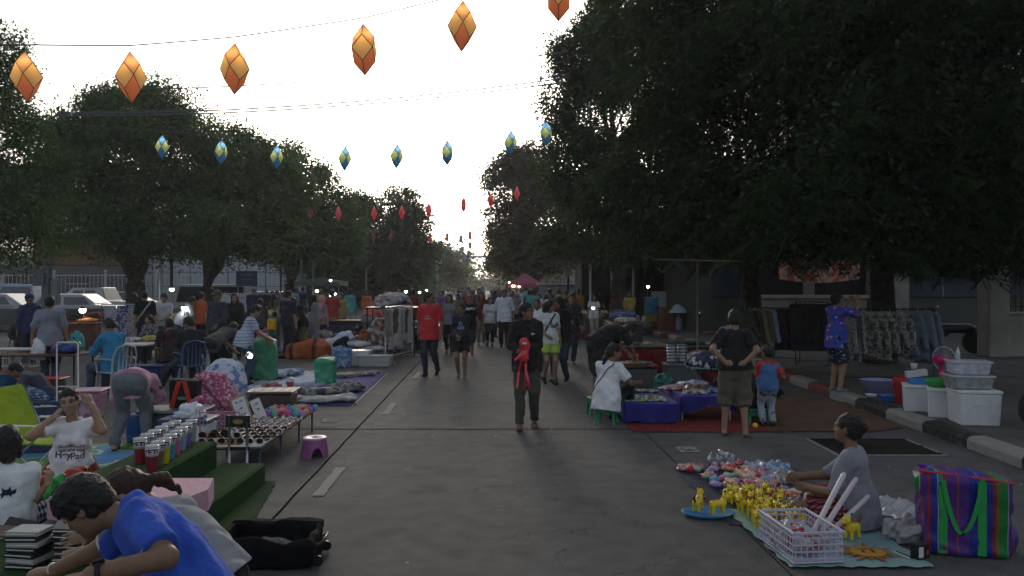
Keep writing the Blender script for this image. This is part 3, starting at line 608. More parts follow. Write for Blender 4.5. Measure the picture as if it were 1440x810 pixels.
    if vox <= .0125 and detail:
        e = .0105
        for sg in (-1, 1):
            c = Vector(hq(sg*.031, .0785, .008)); mm.x = Matrix.Identity(4)
            if vox < .0085: mm.mi(1).ball(c, e*hk, 8, (1.15, 1, .8))
            mm.mi(2).ball(c+Vector(look)*.0075*hk, .0068*hk, 8)
            a = Vector(hq(sg*.016, .092, .030)); b = Vector(hq(sg*.034, .089, .037)); c = Vector(hq(sg*.050, .076, .030)); mm.mi(4).tube([a, b, c], [.003*hk, .0045*hk, .002*hk], 5)
            a = Vector(hq(sg*.017, .0875, .011)); b = Vector(hq(sg*.032, .092, .019)); c = Vector(hq(sg*.046, .083, .012)); mm.tube([a, b, c], [.0018*hk]*3, 4)
        sm = p.get('smile', .0); mm.mi(3).tube([Vector(hq(-.024-sm*.006, .079, -.055+sm*.007)), Vector(hq(-.01, .0905, -.0555)), Vector(hq(.01, .0905, -.0555)), Vector(hq(.024+sm*.006, .079, -.055+sm*.007))], [.001*hk, .0048*hk, .0048*hk, .001*hk], 6)
        if sm: mm.mi(1).tube([Vector(hq(-.014, .0895, -.0575)), Vector(hq(0, .0935, -.059)), Vector(hq(.014, .0895, -.0575))], [.002*hk, .0034*hk, .002*hk], 5)
    n0 = len(V); V += [tuple(v) for v in mm.V]; Fl += [tuple(n0+k for k in f_) for f_ in mm.F]; MI += mm.I
    body = mesh_obj('body', V, Fl, [skin(tone), m_eye, m_iris, m_lip, m_hair], t, MI, True)
    parts = {'root': t, 'body': body, 'wr': wr, 'el': el, 'hq': hq, 'fw': fw, 'spine': spine, 'side': side, 'pel': pel, 'nb': nb, 'mid': mid, 'an': an, 'kn': kn, 'Mh': Mh, 'hd': hd}
    wn = (.0075 if vox < .013 else .005, 24, seed, 1.5); vg = max(vox, .009)
    if vox < .008: vg = .0075
    # ---- clothes
    if top is not None:
        T = torso(.014)+[cap(pel+spine*.08*s, pel-spine*(hem+.05)*s, (.172*f)*s, (.192*f)*s, flat=.88, n=fw, k=.06)]
        if sleeve > 0: T += sleeves(.010, sleeve)
        nr = p.get('neckr', .062)
        if hood: T += [cap(nb-side*.06*s-fw*.05*s, nb+side*.06*s-fw*.05*s, .05*s, k=.03), cap(nb-spine*.0*s, nb-fw*.07*s-spine*.04*s, .075*s, k=.03)]
        if collar: T += [cap(nb-spine*.01*s-side*.035*s, nb-spine*.01*s+side*.035*s, .052*s, k=.012)]
        T += [cap(nb-spine*.02*s+fw*.01*s, nb+spine*.3*s+fw*.05*s, (nr-.008)*s, (nr+.02)*s, sub=True, k=.006)]
        if sleeve <= 0: T += [cap(sh[q]+side*sg*.035*s, sh[q]+side*sg*.2*s, .075*s, .1*s, sub=True, k=.01) for q, sg in (('l', -1), ('r', 1))]
        V, Fc = sdf(T, vg, planes=[(pel-spine*hem*s, -spine)], noise=wn); parts['top'] = mesh_obj(p.get('topname', 'shirt'), V, Fc, top, t, smooth=True)
    if bottom is not None and skirt is None:
        Lg = [cap(pel-hside*.055*s, pel+hside*.055*s, (.105*f+.014)*s, flat=.95, n=fwp, k=.04), cap(pel, pel+spine*.09*s, (.14*f)*s, (.13*f)*s, flat=.8, n=fw, k=.04, cut=(0, 1))]+legs(.014 if leg > .55 else .02, leg, legw)
        V, Fc = sdf(Lg, vg, noise=(wn[0]*.8, 24, seed+5, 1.2)); parts['bottom'] = mesh_obj('trousers' if leg > .7 else 'shorts', V, Fc, bottom, t, smooth=True)
    if skirt is not None:
        kz = min(1, skirt*2); kl = hp['l']+(kn['l']-hp['l'])*kz; kr = hp['r']+(kn['r']-hp['r'])*kz
        if skirt > .5: kl = kn['l']+(an['l']-kn['l'])*(skirt-.5)*2; kr = kn['r']+(an['r']-kn['r'])*(skirt-.5)*2
        Sk = [cap(pel+spine*.07*s, pel, .125*f*s, .14*f*s, flat=.85, n=fw, k=.05, cut=(1, 0))]+[cap(hp[q], k_, (.105*f)*s, .12*s, k=.09, cut=(0, 1)) for q, k_ in (('l', kl), ('r', kr))]+[cap((hp['l']+hp['r'])/2, (kl+kr)/2, .10*s, .13*s, k=.09, cut=(0, 1))]
        if skirt > .5 and p.get('sit'): Sk += [cap(hp[q], kn[q], .1*s, .085*s, k=.06) for q in 'lr']
        V, Fc = sdf(Sk, vg, noise=(wn[0]*1.3, 22, seed+9, 1)); parts['bottom'] = mesh_obj('skirt', V, Fc, bottom, t, smooth=True)
    if hood and under is None: pass
    for q in 'lr':
        a = an[q]; tz = toe[q]; nn = nrm(np.cross(np.cross(tz, np.array([0, 0, 1.])), tz))
        if shoes == 'shoe':
            V, Fc = sdf([cap(a-tz*.04*s-nn*.032*s, a+tz*.135*s-nn*.045*s, .045*s, .040*s, flat=.8, n=nn, k=.03), cap(a-nn*.03*s, a+nn*.015*s, .048*s, .042*s, cut=(0, 1), k=.03)], vg, planes=[(a-nn*.074*s, -nn)]); mesh_obj('shoe', V, Fc, shoe_m or m_shoe, t, smooth=True)
        elif shoes == 'sandal':
            V, Fc = sdf([cap(a-tz*.05*s-nn*.069*s, a+tz*.145*s-nn*.069*s, .041*s, .044*s, flat=.2, n=nn, k=.01), cap(a+tz*.075*s-nn*.042*s, a+tz*.10*s-nn*.047*s, .040*s, .038*s, flat=.75, n=nn, cut=(1, 1), k=.004)], min(vg, .009)); mesh_obj('sandal', V, Fc, shoe_m or m_sandal, t, smooth=True)
    # ---- hair
    if hair:
        hm = hairm or m_hair; vh = max(.0065, min(vox, .014)); jit = (.0042, 110, seed+3)
        Hh = [ell(hq(0, -.02, .038), np.array([.084, .098, .094])*hk, Mh, k=.02), ell(hq(0, -.05, -.015), np.array([.074, .07, .075])*hk, Mh, k=.03)]
        face = [ell(hq(0, .085, -.02), np.array([.068, .07, .085])*hk, Mh, k=.012, sub=True), cap(hq(0, -.03, -.09), hq(0, -.05, -.2), .06*hk, k=.01, sub=True)]
        tail = []
        dn = np.array([0, 0, -1.])
        if hair == 'spiky': Hh += [ell(hq(0, .0, .055), np.array([.09, .108, .092])*hk, Mh, k=.02)]
        if hair in ('bob', 'long', 'pony', 'low'): face = [ell(hq(0, .095, -.025), np.array([.06, .075, .088])*hk, Mh, k=.012, sub=True)]
        if hair == 'bob': Hh += [cap(hq(sg*.06, -.02, .0), hq(sg*.068, 0, -.1), .034*hk, .024*hk, k=.03) for sg in (-1, 1)]+[cap(hq(0, -.06, 0), hq(0, -.06, -.1), .07*hk, .06*hk, k=.03)]
        if hair == 'long':
            bk = nb-fw*.085*s; Hh += [cap(hq(0, -.06, .02), bk, .08*hk, .075*hk, flat=.6, n=fw, k=.04), cap(bk, bk-spine*.2*s-fw*.02*s, .08*hk, .05*hk, flat=.4, n=fw, k=.03)]+[cap(hq(sg*.065, .01, .0), nb+side*sg*.085*s+fw*.06*s-spine*.14*s, .026*hk, .02*hk, k=.03) for sg in (-1, 1)]
        if hair in ('pony', 'low'):
            a = hq(0, -.105, .02 if hair == 'pony' else -.03); td = v3(p['tail'])*s if 'tail' in p else None
            if td is None: b = a-look*.05*s+dn*.05*s; e = nb-fw*.1*s-spine*.16*s; b = (a+e)/2-fw*.045*s
            else: e = a+td; b = (a+e)/2-dn*.03
            tail = [cap(a, b, .028*hk, .032*hk, k=.02), cap(b, e, .032*hk, .014*hk, k=.02)]
        if hair == 'bun': tail = [ell(hq(0, -.11, .03), [.04*hk]*3, k=.015)]
        V, Fc = sdf(Hh+face+tail, vh, noise=jit); mesh_obj('hair', V, Fc, hm, t, smooth=True)
    return parts
def cap_hat(P, m, brim=True):
    hq = P['hq']; Mh = P['Mh']; pr = [ell(hq(0, -.015, .05), np.array([.094, .108, .088]), Mh)]
    if brim: pr += [cap(hq(0, .06, .055), hq(0, .15, .045), .07, .06, flat=.13, n=Mh[:, 2], k=.02)]
    V, Fc = sdf(pr, .009, planes=[(hq(0, 0, .035), -Mh[:, 2])] if not brim else [(hq(0, 0, .03), -Mh[:, 2])]); return mesh_obj('cap', V, Fc, m, P['root'], smooth=True)
def scarf(P, m):
    hq = P['hq']; Mh = P['Mh']; nb = P['nb']
    V, Fc = sdf([ell(hq(0, -.02, .02), np.array([.092, .112, .11]), Mh, k=.02), cap(hq(0, -.02, -.08), nb-P['spine']*.08, .07, .13, k=.04), ell(hq(0, .1, -.01), np.array([.055, .06, .075]), Mh, sub=True, k=.01)], .012, noise=(.006, 25, 3)); return mesh_obj('headscarf', V, Fc, m, P['root'], smooth=True)
def bag_strap(P, m, w=.012, sgn=1, vox=.009):
    """diagonal strap over the shoulder, hugging the torso"""
    nb, pel, side, fw, sp = P['nb'], P['pel'], P['side'], P['fw'], P['spine']; ps = []
    for k in range(25):
        a = 2*PI*k/24; u = math.cos(a); r = .17; c = nb*(.5+.5*u)+pel*(.5-.5*u); x = side*sgn*(-.06*u-.04+.10*(1-u)); ps.append(c+x+fw*math.sin(a)*.125-sp*.03*(u > .8)); 
    me = P['top'].data; bv = BVHTree.FromPolygons([v.co for v in me.vertices], [q.vertices[:] for q in me.polygons]); Q = []
    for q in ps:
        h = bv.find_nearest(Vector(q)); Q.append(h[0]+h[1]*.004)
    return M().tube(Q, w, 6, caps=False, flat=.4).build('strap', m, P['root'])
def shirt_text(P, s, size, m, loc, back=False, bold=.002, name='lettering', squash=1):
    me = P['top']; fw = Vector(P['fw'])*(-1 if back else 1); x = Vector(P['side'])*(1 if back else -1)
    return lettering(name, s, size, m, P['root'], Vector(loc)+fw*.12, x, Vector(P['spine']), bold, squash, onto=me)
def walkp(st=.22, sw=.14, side=1, z=.075, lift=.06, **kw):
    d = dict(fl=(-.085, st*side, z+(lift*.3 if side < 0 else 0)), fr=(.085, -st*side, z+(lift if side > 0 else 0)), hl=(-.23, -sw*side+.05, .84), hr=(.23, sw*side+.05, .84)); d['pel'] = (0, 0, .9)
    if side > 0: d['tr'] = (0, .9, -.5)
    else: d['tl'] = (0, .9, -.5)
    d.update(kw); return d
def sitp(seat=.42, fy=.42, lean=.08, **kw):
    z = seat+.1; d = dict(pel=(0, 0, z), nb=(0, lean, z+.5), fl=(-.12, fy, .075), fr=(.12, fy, .075), hl=(-.16, .32, z+.1), hr=(.16, .32, z+.1), kl=(-.1, .6, 1), kr=(.1, .6, 1), sit=1); d.update(kw); return d
def floorp(**kw):     # cross-legged on the ground
    d = dict(pel=(0, 0, .13), nb=(0, .07, .62), fl=(.12, .30, .06), fr=(-.12, .36, .06), kl=(-1, .2, .35), kr=(1, .2, .35), tl=(1, .4, -.1), tr=(-1, .4, -.1), hl=(-.2, .33, .3), hr=(.2, .33, .3), sit=1); d.update(kw); return d
def squatp(**kw):
    d = dict(pel=(0, -.1, .24), nb=(0, .22, .66), fl=(-.16, .12, .075), fr=(.16, .12, .075), kl=(-.5, 1, .4), kr=(.5, 1, .4), hl=(-.14, .5, .35), hr=(.14, .5, .35), sit=1); d.update(kw); return d
def bendp(d_=.5, z=.9, nz=1.0, **kw):
    d = dict(pel=(0, -.08, z), nb=(0, d_-.08, nz), hl=(-.14, d_+.1, .55), hr=(.14, d_+.1, .55), look=(0, .6, -.8), up=(0, .8, .6)); d.update(kw); return d
BK = PI      # facing the camera
white = cl('white_cotton', (.74, .76, .80)); black = cl('black_cotton', (.014, .014, .016)); navy = cl('navy_cotton', (.02, .028, .06)); grey = cl('grey_cotton', (.30, .31, .33)); dgrey = cl('dark_grey_cotton', (.06, .065, .075))
denim = cl('blue_denim', (.05, .075, .13)); ddenim = cl('dark_denim', (.02, .028, .045)); olive = cl('olive_cotton', (.085, .085, .06)); khaki = cl('khaki_cotton', (.16, .145, .10)); maroon = cl('maroon_cotton', (.16, .02, .025)); red = cl('red_cotton', (.50, .03, .04))
# ---- foreground, left
B = person('boy in a blue polo shirt with white cuffs bending over the wallets in the foreground', 'person', (-1.21, 3.08, 0), PI/2, 1.68,
    pose=dict(pel=(0, 0, .585), nb=('px', 190, 712, 3.12), head=('px', 122, 714, 3.12), look=(0, .72, -.62), up=(0, .62, .78), side=(1, .55, .0), hl=('px', 128, 808, 2.74), hr=('px', 70, 806, 3.38), el=(-.6, -1, -.25), er=(.4, -.4, -.9), hdl=(-.1, 1, -.2), hdr=(0, 1, -.12), pnl=(0, -.2, -1), pnr=(.2, .0, -1),
              fl=(-.15, .42, .075), fr=(.15, .45, .075), kl=(-.2, .5, 1), kr=(.2, .5, 1), belly=(0, -.045, .02), curl=.3, neckr=.07, sit=1, hk=.95),
    top=cl('royal_blue_pique', (.035, .10, .52), bump=.35, bs=40), sleeve=.38, hem=.13, bottom=dgrey, leg=.5, hair='spiky', tone=1, vox=.0065, collar=True, seed=4, fat=1.03)
def cuffs(P, m, frac=.30, s=1, nm='cuff', r0=.064):
    for q in 'lr':
        a = None
    return
r = B['root']; sd_ = Vector(B['side'])
for q in 'lr':
    # white knitted rim where each sleeve ends
    e0 = Vector(B['nb'])-Vector(B['spine'])*.058+sd_*(.16 if q == 'r' else -.16); e1 = Vector(B['el'][q]); d = (e1-e0).normalized(); c = e0.lerp(e1, .755)
    M().tube([c-d*.004, c+d*.008], [.0635, .0635], 24, caps=False).build('cuff', m_trim, r)
w_ = Vector(B['wr']['l']); d = (w_-Vector(B['el']['l'])).normalized(); wm = M(); sx_, dd, uu = basis(d)
ring = [w_-d*.03+(sx_*math.cos(a)+uu*math.sin(a))*.034 for a in np.linspace(0, 2*PI, 17)]; wm.tube(ring, .0085, 6, caps=False, flat=1.5)
wm.tube([w_-d*.03+uu*.03, w_-d*.03+uu*.046], [.021, .019], 14)
tag(wm.build('wristwatch', mat('gunmetal', (.03, .03, .035), rough=.35, metal=.8), r))
w_ = Vector(B['wr']['r']); d = (w_-Vector(B['el']['r'])).normalized(); sx_, dd, uu = basis(d); M().tube([w_+(sx_*math.cos(a)+uu*math.sin(a))*.031 for a in np.linspace(0, 2*PI, 17)], .005, 6, caps=False).build('bracelet', mat('steel', (.5, .5, .5), rough=.3, metal=.9), r)
C_ = person('girl in a grey t-shirt with brown ponytail bent over behind the boy in blue', 'person', (-1.12, 3.72, 0), PI/2, 1.6, fem=True,
    pose=dict(pel=('px', 300, 812, 3.72), nb=('px', 222, 712, 3.75), head=('px', 180, 694, 3.8), look=(0, .55, -.8), up=(0, .8, .55), side=(1, -.1, 0), hl=('px', 118, 778, 3.72), hr=('px', 96, 760, 3.95), el=(-.3, -.3, -1), er=(.3, -.3, -1), hdl=(0, 1, -.3), fl=(-.15, .3, .075), fr=(.15, .35, .075), kl=(-.2, .5, 1), kr=(.2, .5, 1), belly=(0, -.05, .03), tail=(.05, -.16, -.07), sit=1),
    top=grey, sleeve=.35, hem=.05, bottom=black, leg=1, hair='low', hairm=m_hairb, tone=2, vox=.0075, seed=8)
D_ = person('person in a white t-shirt with black cat print seen from behind', 'person', (-3.67, 5.8, 0), R(18), 1.62, fem=True,
    pose=floorp(nb=('px', 12, 655, 5.82), head=('px', 12, 622, 5.86), look=(-.12, .95, -.2), hr=('px', 68, 682, 5.85), hl=(-.2, .4, .2), er=(.7, -.2, -1), hdr=(.1, .3, 1), pnr=(-.7, .6, 0), curl=.9),
    top=white, sleeve=.33, hem=.12, bottom=checks('black_white_gingham', (.6, .6, .62), (.16, .16, .2), (.015, .015, .03), .05), leg=.98, legw=1.4, hair='bob', tone=2, vox=.0075, seed=12)
pm = M(); bkp = Vector(D_['nb'])-Vector(D_['spine'])*.17
cat = [(-.05, -.02), (-.03, .0), (-.035, .035), (-.015, .015), (.01, .02), (.02, .04), (.028, .01), (.05, .0), (.06, .02), (.055, -.015), (.03, -.02), (.03, -.04), (.015, -.022), (-.02, -.022), (-.035, -.045), (-.035, -.02)]
me = D_['top'].data; bv = BVHTree.FromPolygons([v.co for v in me.vertices], [p.vertices[:] for p in me.polygons]); fwv = Vector(D_['fw']); sdv = Vector(D_['side']); Q = []
for (x, y) in cat:
    o = bkp+sdv*(x+.02)+Vector((0, 0, y)); h = bv.ray_cast(o-fwv*.5, fwv); Q.append((h[0] if h[0] else o)-fwv*.004)
mesh_obj('printed_motif', Q+[sum(Q, Vector())/len(Q)-fwv*.003], [(i, (i+1) % len(Q), len(Q)) for i in range(len(Q))], mat('print_navy', (.02, .025, .06)), D_['root'])
E_ = person('smiling girl in a printed white t-shirt and red skirt adjusting her hair with both hands', 'person', (-3.82, 6.9, 0), R(180+26), 1.56, fem=True,
    pose=dict(pel=(0, 0, .27), nb=('px', 103, 590, 6.86), head=('px', 98, 565, 6.78), look=(.12, 1, -.05), up=(.14, 0, 1), hl=('px', 129, 570, 6.72), hr=('px', 74, 588, 6.74), el=(-.5, .4, -1), er=(.7, .3, -1), hdl=(.35, -.1, 1), hdr=(-.55, -.1, .6), pnl=(.8, -.5, 0), pnr=(-.8, -.3, .1), fl=(-.15, -.2, .09), fr=(.15, -.2, .09), kl=(-.3, 1, .0), kr=(.3, 1, .0), tl=(0, -1, -.1), tr=(0, -1, -.1), curl=.55, neckr=.082, smile=1, sit=1),
    top=white, sleeve=.26, hem=.1, bottom=stripes('red_crinkled_cotton', 0, .035, [(0, (.30, .035, .02)), (.5, (.16, .02, .015)), (.8, (.36, .08, .05))], noise=1.5, bump=.6), skirt=.75, hair='low', tone=2, vox=.006, seed=14)
gp = mat('print_grey', (.22, .24, .30), var=.4, ns=50); kp = mat('print_black', (.07, .07, .09))
c = Vector(E_['nb']); sp = Vector(E_['spine']); shirt_text(E_, '=~=~=', .07, gp, c-sp*.20, bold=.002, name='lettering'); shirt_text(E_, 'Hey', .075, kp, c-sp*.275-Vector(E_['side'])*-.06, bold=.002); shirt_text(E_, 'Pad', .075, kp, c-sp*.285-Vector(E_['side'])*.05, bold=.001); shirt_text(E_, 'ooo ooo ooo', .035, gp, c-sp*.235, bold=.003)
F_ = person('woman in a pink top and grey leggings bending over with her back turned', 'person', G(183, 633), R(20), 1.58, fem=True,
    pose=dict(pel=(0, -.02, .80), nb=(.08, .44, .80), head=(.16, .56, .72), look=(.5, .6, -.7), up=(.3, .7, .7), hl=(-.1, .5, .35), hr=(.12, .5, .4), fl=(-.17, .0, .075), fr=(.17, .05, .075), belly=(0, -.02, .06), tail=(.22, -.12, -.08)),
    top=cl('pink_cotton', (.50, .27, .36)), sleeve=.7, hem=.03, bottom=cl('grey_leggings', (.13, .15, .17)), leg=1, hair='low', hairm=m_hairb, shoes='sandal', tone=2, vox=.009, seed=15, fat=1.08)
Fg = person('boy in a dark grey t-shirt and blue checked shorts sitting on the road bent forward', 'person', G(66, 568), R(112), 1.62,
    pose=floorp(nb=(0, .32, .50), head=(0, .44, .56), look=(0, .8, -.6), up=(0, .5, .85), hl=(-.15, .55, .15), hr=(.15, .58, .15), fl=(.0, .5, .06), fr=(.1, .5, .06), kl=(-.8, .3, .6), kr=(.5, .6, .6), belly=(0, -.05, .05)), top=cl('slate_cotton', (.05, .06, .085)), sleeve=.35, hem=.08, bottom=checks('blue_white_check', (.45, .52, .6), (.12, .22, .4), (.04, .09, .22), .045), leg=.42, hair='short', tone=1, vox=.01, seed=21)
Hh_ = person('man in a turquoise long-sleeved shirt sitting on the white plastic chair', 'person', G(160, 560), R(58), 1.7,
    pose=sitp(.45, .45, .06, head=(0, .13, 1.18), look=(0, .9, -.4), hl=(-.12, .42, .78), hr=(.1, .42, .78), belly=(0, -.02, 0)), top=cl('turquoise_cotton', (.03, .22, .42)), sleeve=.98, hem=.14, bottom=denim, leg=1, hair='short', tone=1, vox=.0115, collar=True, seed=22)
person('man in a pale grey t-shirt and jeans walking away past the stroller', 'person', G(70, 548), R(26), 1.68, pose=walkp(.12, .08, 1, hl=(-.27, .0, .86), hr=(.27, .02, .86)), top=cl('lilac_grey_cotton', (.21, .23, .29)), sleeve=.46, bottom=denim, hair='short', tone=0, vox=.0115, seed=23, fat=1.08)
P = person('man in a dark blue hooded top and cap beside the silver car', 'person', G(42, 518), R(200), 1.66, pose=walkp(.1, .02, 1, hl=(-.2, .2, .95), look=(-.4, .9, -.2)), top=cl('ink_blue_cotton', (.025, .035, .10)), sleeve=.95, bottom=ddenim, hair='short', vox=.013, hood=True, seed=24); cap_hat(P, navy)
person('person in navy shorts cut off by the left edge, standing barelegged', 'person', (-9.55, 14.3, 0), R(40), 1.62, pose=dict(hl=(-.1, .3, 1.1)), top=white, sleeve=.5, bottom=navy, leg=.42, legw=1.2, shoes='sandal', vox=.0125, seed=25)
P = person('older woman in a black and white patterned blouse sitting behind the table of goods', 'person', G(213, 512), R(165), 1.55, fem=True, pose=sitp(.4, .4, .05, look=(.3, .9, 0)), top=blotch('black_white_pattern', [(0, (.02, .02, .03)), (.5, (.4, .38, .4)), (.56, (.03, .03, .04)), (.62, (.3, .3, .33))], 26), sleeve=.6, bottom=black, hair='bun', tone=0, vox=.0125, seed=26)
person('person in a dark maroon-streaked t-shirt sitting with back turned at the goods table', 'person', G(240, 538), R(30), 1.62, pose=sitp(.42, .35, .12), top=blotch('black_maroon_tee', [(0, (.02, .022, .03)), (.55, (.08, .02, .025))], 6), sleeve=.45, bottom=ddenim, hair='short', tone=0, vox=.012, seed=27)
person('young man in black sitting on the blue plastic chair with one leg stretched out', 'person', G(268, 548), R(35), 1.68, pose=sitp(.45, .4, .0, fl=(-.35, .62, .09), head=(-.02, .05, 1.17), look=(-.7, .7, -.5)), top=cl('coal_cotton', (.02, .024, .034)), sleeve=.45, bottom=cl('dark_green_cotton', (.025, .04, .04)), hair='short', tone=1, vox=.0115, seed=28)
person('woman in a blue and white striped t-shirt and jeans reaching into the green bag', 'person', G(343, 541), R(-62), 1.58, fem=True,
    pose=dict(pel=(0, 0, .86), nb=(.02, .14, 1.33), head=(.02, .23, 1.46), look=(.1, .85, -.55), hl=(-.1, .48, .86), hr=(.1, .46, .90), el=(-.5, -1, -.2), er=(.5, -1, -.2)),
    top=stripes('blue_white_stripe', 2, .06, [(0, (.55, .58, .66)), (.3, (.25, .33, .5)), (.45, (.5, .54, .62)), (.7, (.16, .23, .40))], bump=.2), sleeve=.33, hem=.12, bottom=denim, hair='pony', tone=0, vox=.0105, seed=29, fat=1.08)
person('person in a grey-brown t-shirt and dark shorts crouching beside the parked motorcycle helmet', 'person', G(306, 537), R(-20), 1.6, pose=bendp(.42, .80, 1.02, hl=(-.1, .6, .6), hr=(.15, .6, .6)), top=cl('taupe_cotton', (.09, .085, .08)), sleeve=.5, bottom=black, leg=.55, legw=1.15, hair='short', vox=.012, seed=30)
# ---- people standing at the back on the left
bl = 'shoppers standing among the stalls on the left'
def stand(label, px, py, rz, H, top, bottom, hair='short', fem=False, sleeve=.45, tone=0, pose=None, vox=.015, seed=1, leg=1, **kw):
    return person(label, 'person', G(px, py), rz, H, fem=fem, pose=pose, top=top, sleeve=sleeve, bottom=bottom, leg=leg, hair=hair, tone=tone, vox=vox, seed=seed, group=bl, **kw)
P = stand('man in a black t-shirt with a pale strap across his back', 204, 507, R(32), 1.72, black, ddenim, pose=dict(look=(.4, .9, -.2)), vox=.0125, seed=41); bag_strap(P, mat('canvas_strap', (.35, .32, .26)), .02, -1)
stand('person all in black beside the man with the pale strap', 188, 500, R(-10), 1.66, cl('soot_cotton', (.018, .016, .018)), black, 'long', True, .8, seed=42)
stand('man with glasses in a white and grey shirt behind the seated pair', 231, 500, R(185), 1.64, cl('pale_grey_cotton', (.42, .44, .46)), khaki, pose=dict(look=(.2, .9, -.5), hl=(-.1, .3, 1.0), hr=(.1, .3, 1.0)), seed=43)
stand('balding man in a white shirt stooping under the lamp', 254, 498, R(-60), 1.64, cl('blue_white_cotton', (.50, .54, .62)), denim, pose=dict(nb=(0, .2, 1.36), head=(0, .3, 1.46), look=(0, .9, -.4), pel=(0, 0, .9), hl=(-.1, .5, 1.0), hr=(.1, .5, 1.0)), seed=44, fat=1.1)
stand('man in an orange t-shirt with his back turned', 282, 497, R(-30), 1.68, cl('orange_cotton', (.42, .10, .035)), ddenim, seed=45)
P = stand('man in a dark plaid shirt and grey cap standing among the shoppers', 306, 520, R(160), 1.76, checks('dark_plaid', (.03, .035, .05), (.06, .07, .09), (.02, .02, .03), .05), ddenim, sleeve=.95, pose=dict(look=(-.3, .9, -.1), hl=(-.2, .25, .95)), vox=.0125, seed=46, tone=1); cap_hat(P, dgrey)
stand('woman with loose black hair and a black blouse behind the striped shirt', 330, 505, R(200), 1.66, black, black, 'long', True, .9, vox=.0125, seed=47)
stand('person in a mottled brown blouse behind the reaching woman', 366, 498, R(20), 1.5, blotch('brown_mottled', [(0, (.05, .04, .035)), (.5, (.12, .10, .09)), (.6, (.04, .035, .03))], 18), black, 'low', True, .6, seed=48)
P = stand('small child with a bright yellow backpack', 386, 502, R(-15), 1.18, cl('teal_cotton', (.05, .12, .14)), cl('green_grey_cotton', (.07, .10, .10)), vox=.0125, seed=49)
sm_ = M(); c = Vector(P['nb'])-Vector(P['fw'])*.12-Vector((0, 0, .16)); blob('backpack', [bx(c, (.12, .065, .15), rd=.05), bx(c+Vector((0, -.07, -.06)), (.085, .03, .07), rd=.03)], .01, cl('yellow_nylon', (.62, .38, .03)), P['root'])
stand('man in a dark t-shirt and jeans with back turned beside the yellow backpack', 405, 504, R(-25), 1.72, cl('midnight_cotton', (.022, .026, .04)), cl('ink_denim', (.018, .026, .05)), vox=.0125, seed=50, pose=dict(look=(.6, .7, -.2)))
P = stand('man in a black shirt stooping over a yellow carrier bag', 424, 501, R(150), 1.66, black, olive, pose=dict(nb=(0, .2, 1.34), head=(0, .3, 1.43), pel=(0, 0, .88), look=(0, .8, -.6), hl=(-.1, .42, .75), hr=(.12, .42, .75)), vox=.0125, seed=51)
stand('woman in a long loose grey dress by the orange striped bag', 440, 499, R(-40), 1.62, cl('mist_grey_cotton', (.20, .21, .23)), cl('mist_grey_cotton', (.20, .21, .23)), 'long', True, .9, vox=.0125, seed=52, skirt=.93, pose=dict(hl=(-.1, .3, 1.0)))
P = stand('woman in a pink headscarf and pale blouse at the heap of boxes', 452, 494, R(-30), 1.56, cl('rose_grey_cotton', (.26, .18, .20)), dgrey, None, True, .9, seed=53); scarf(P, cl('pink_scarf', (.48, .24, .27)))
stand('man in a dark red t-shirt in the thick of the crowd', 467, 484, R(10), 1.72, cl('brick_red_cotton', (.28, .035, .035)), black, seed=54)
stand('man in a mustard t-shirt looking down', 479, 480, R(170), 1.6, cl('mustard_cotton', (.24, .21, .07)), ddenim, seed=55)
P = person('person in a coral red shirt and grey trousers bending deep over the stall', 'person', G(519, 490), R(-15), 1.66, pose=bendp(.42, .86, 1.10, hl=(-.1, .5, .7), hr=(.2, .5, .75), belly=(0, -.03, .05)), top=cl('coral_cotton', (.48, .10, .10)), sleeve=.9, hem=.02, bottom=cl('steel_grey_cotton', (.17, .19, .21)), hair='short', vox=.0135, seed=56, fat=1.15)
person('boy in a white t-shirt crouching over the heap of clothes by the garment rack', 'person', G(478, 500), R(-80), 1.62, pose=squatp(nb=(0, .3, .62), head=(0, .42, .66), look=(0, .7, -.7), up=(0, .7, .7), pel=(0, -.16, .30), belly=(0, -.03, .06)), top=cl('bluish_white_cotton', (.56, .62, .72)), sleeve=.35, hem=.05, bottom=ddenim, hair='short', vox=.0125, seed=57, tone=1)
person('man in a maroon t-shirt standing at the shoe stall with back turned', 'person', G(580, 484), R(-8), 1.74, top=maroon, sleeve=.45, bottom=dgrey, hair='short', vox=.0135, seed=58, fat=1.15)
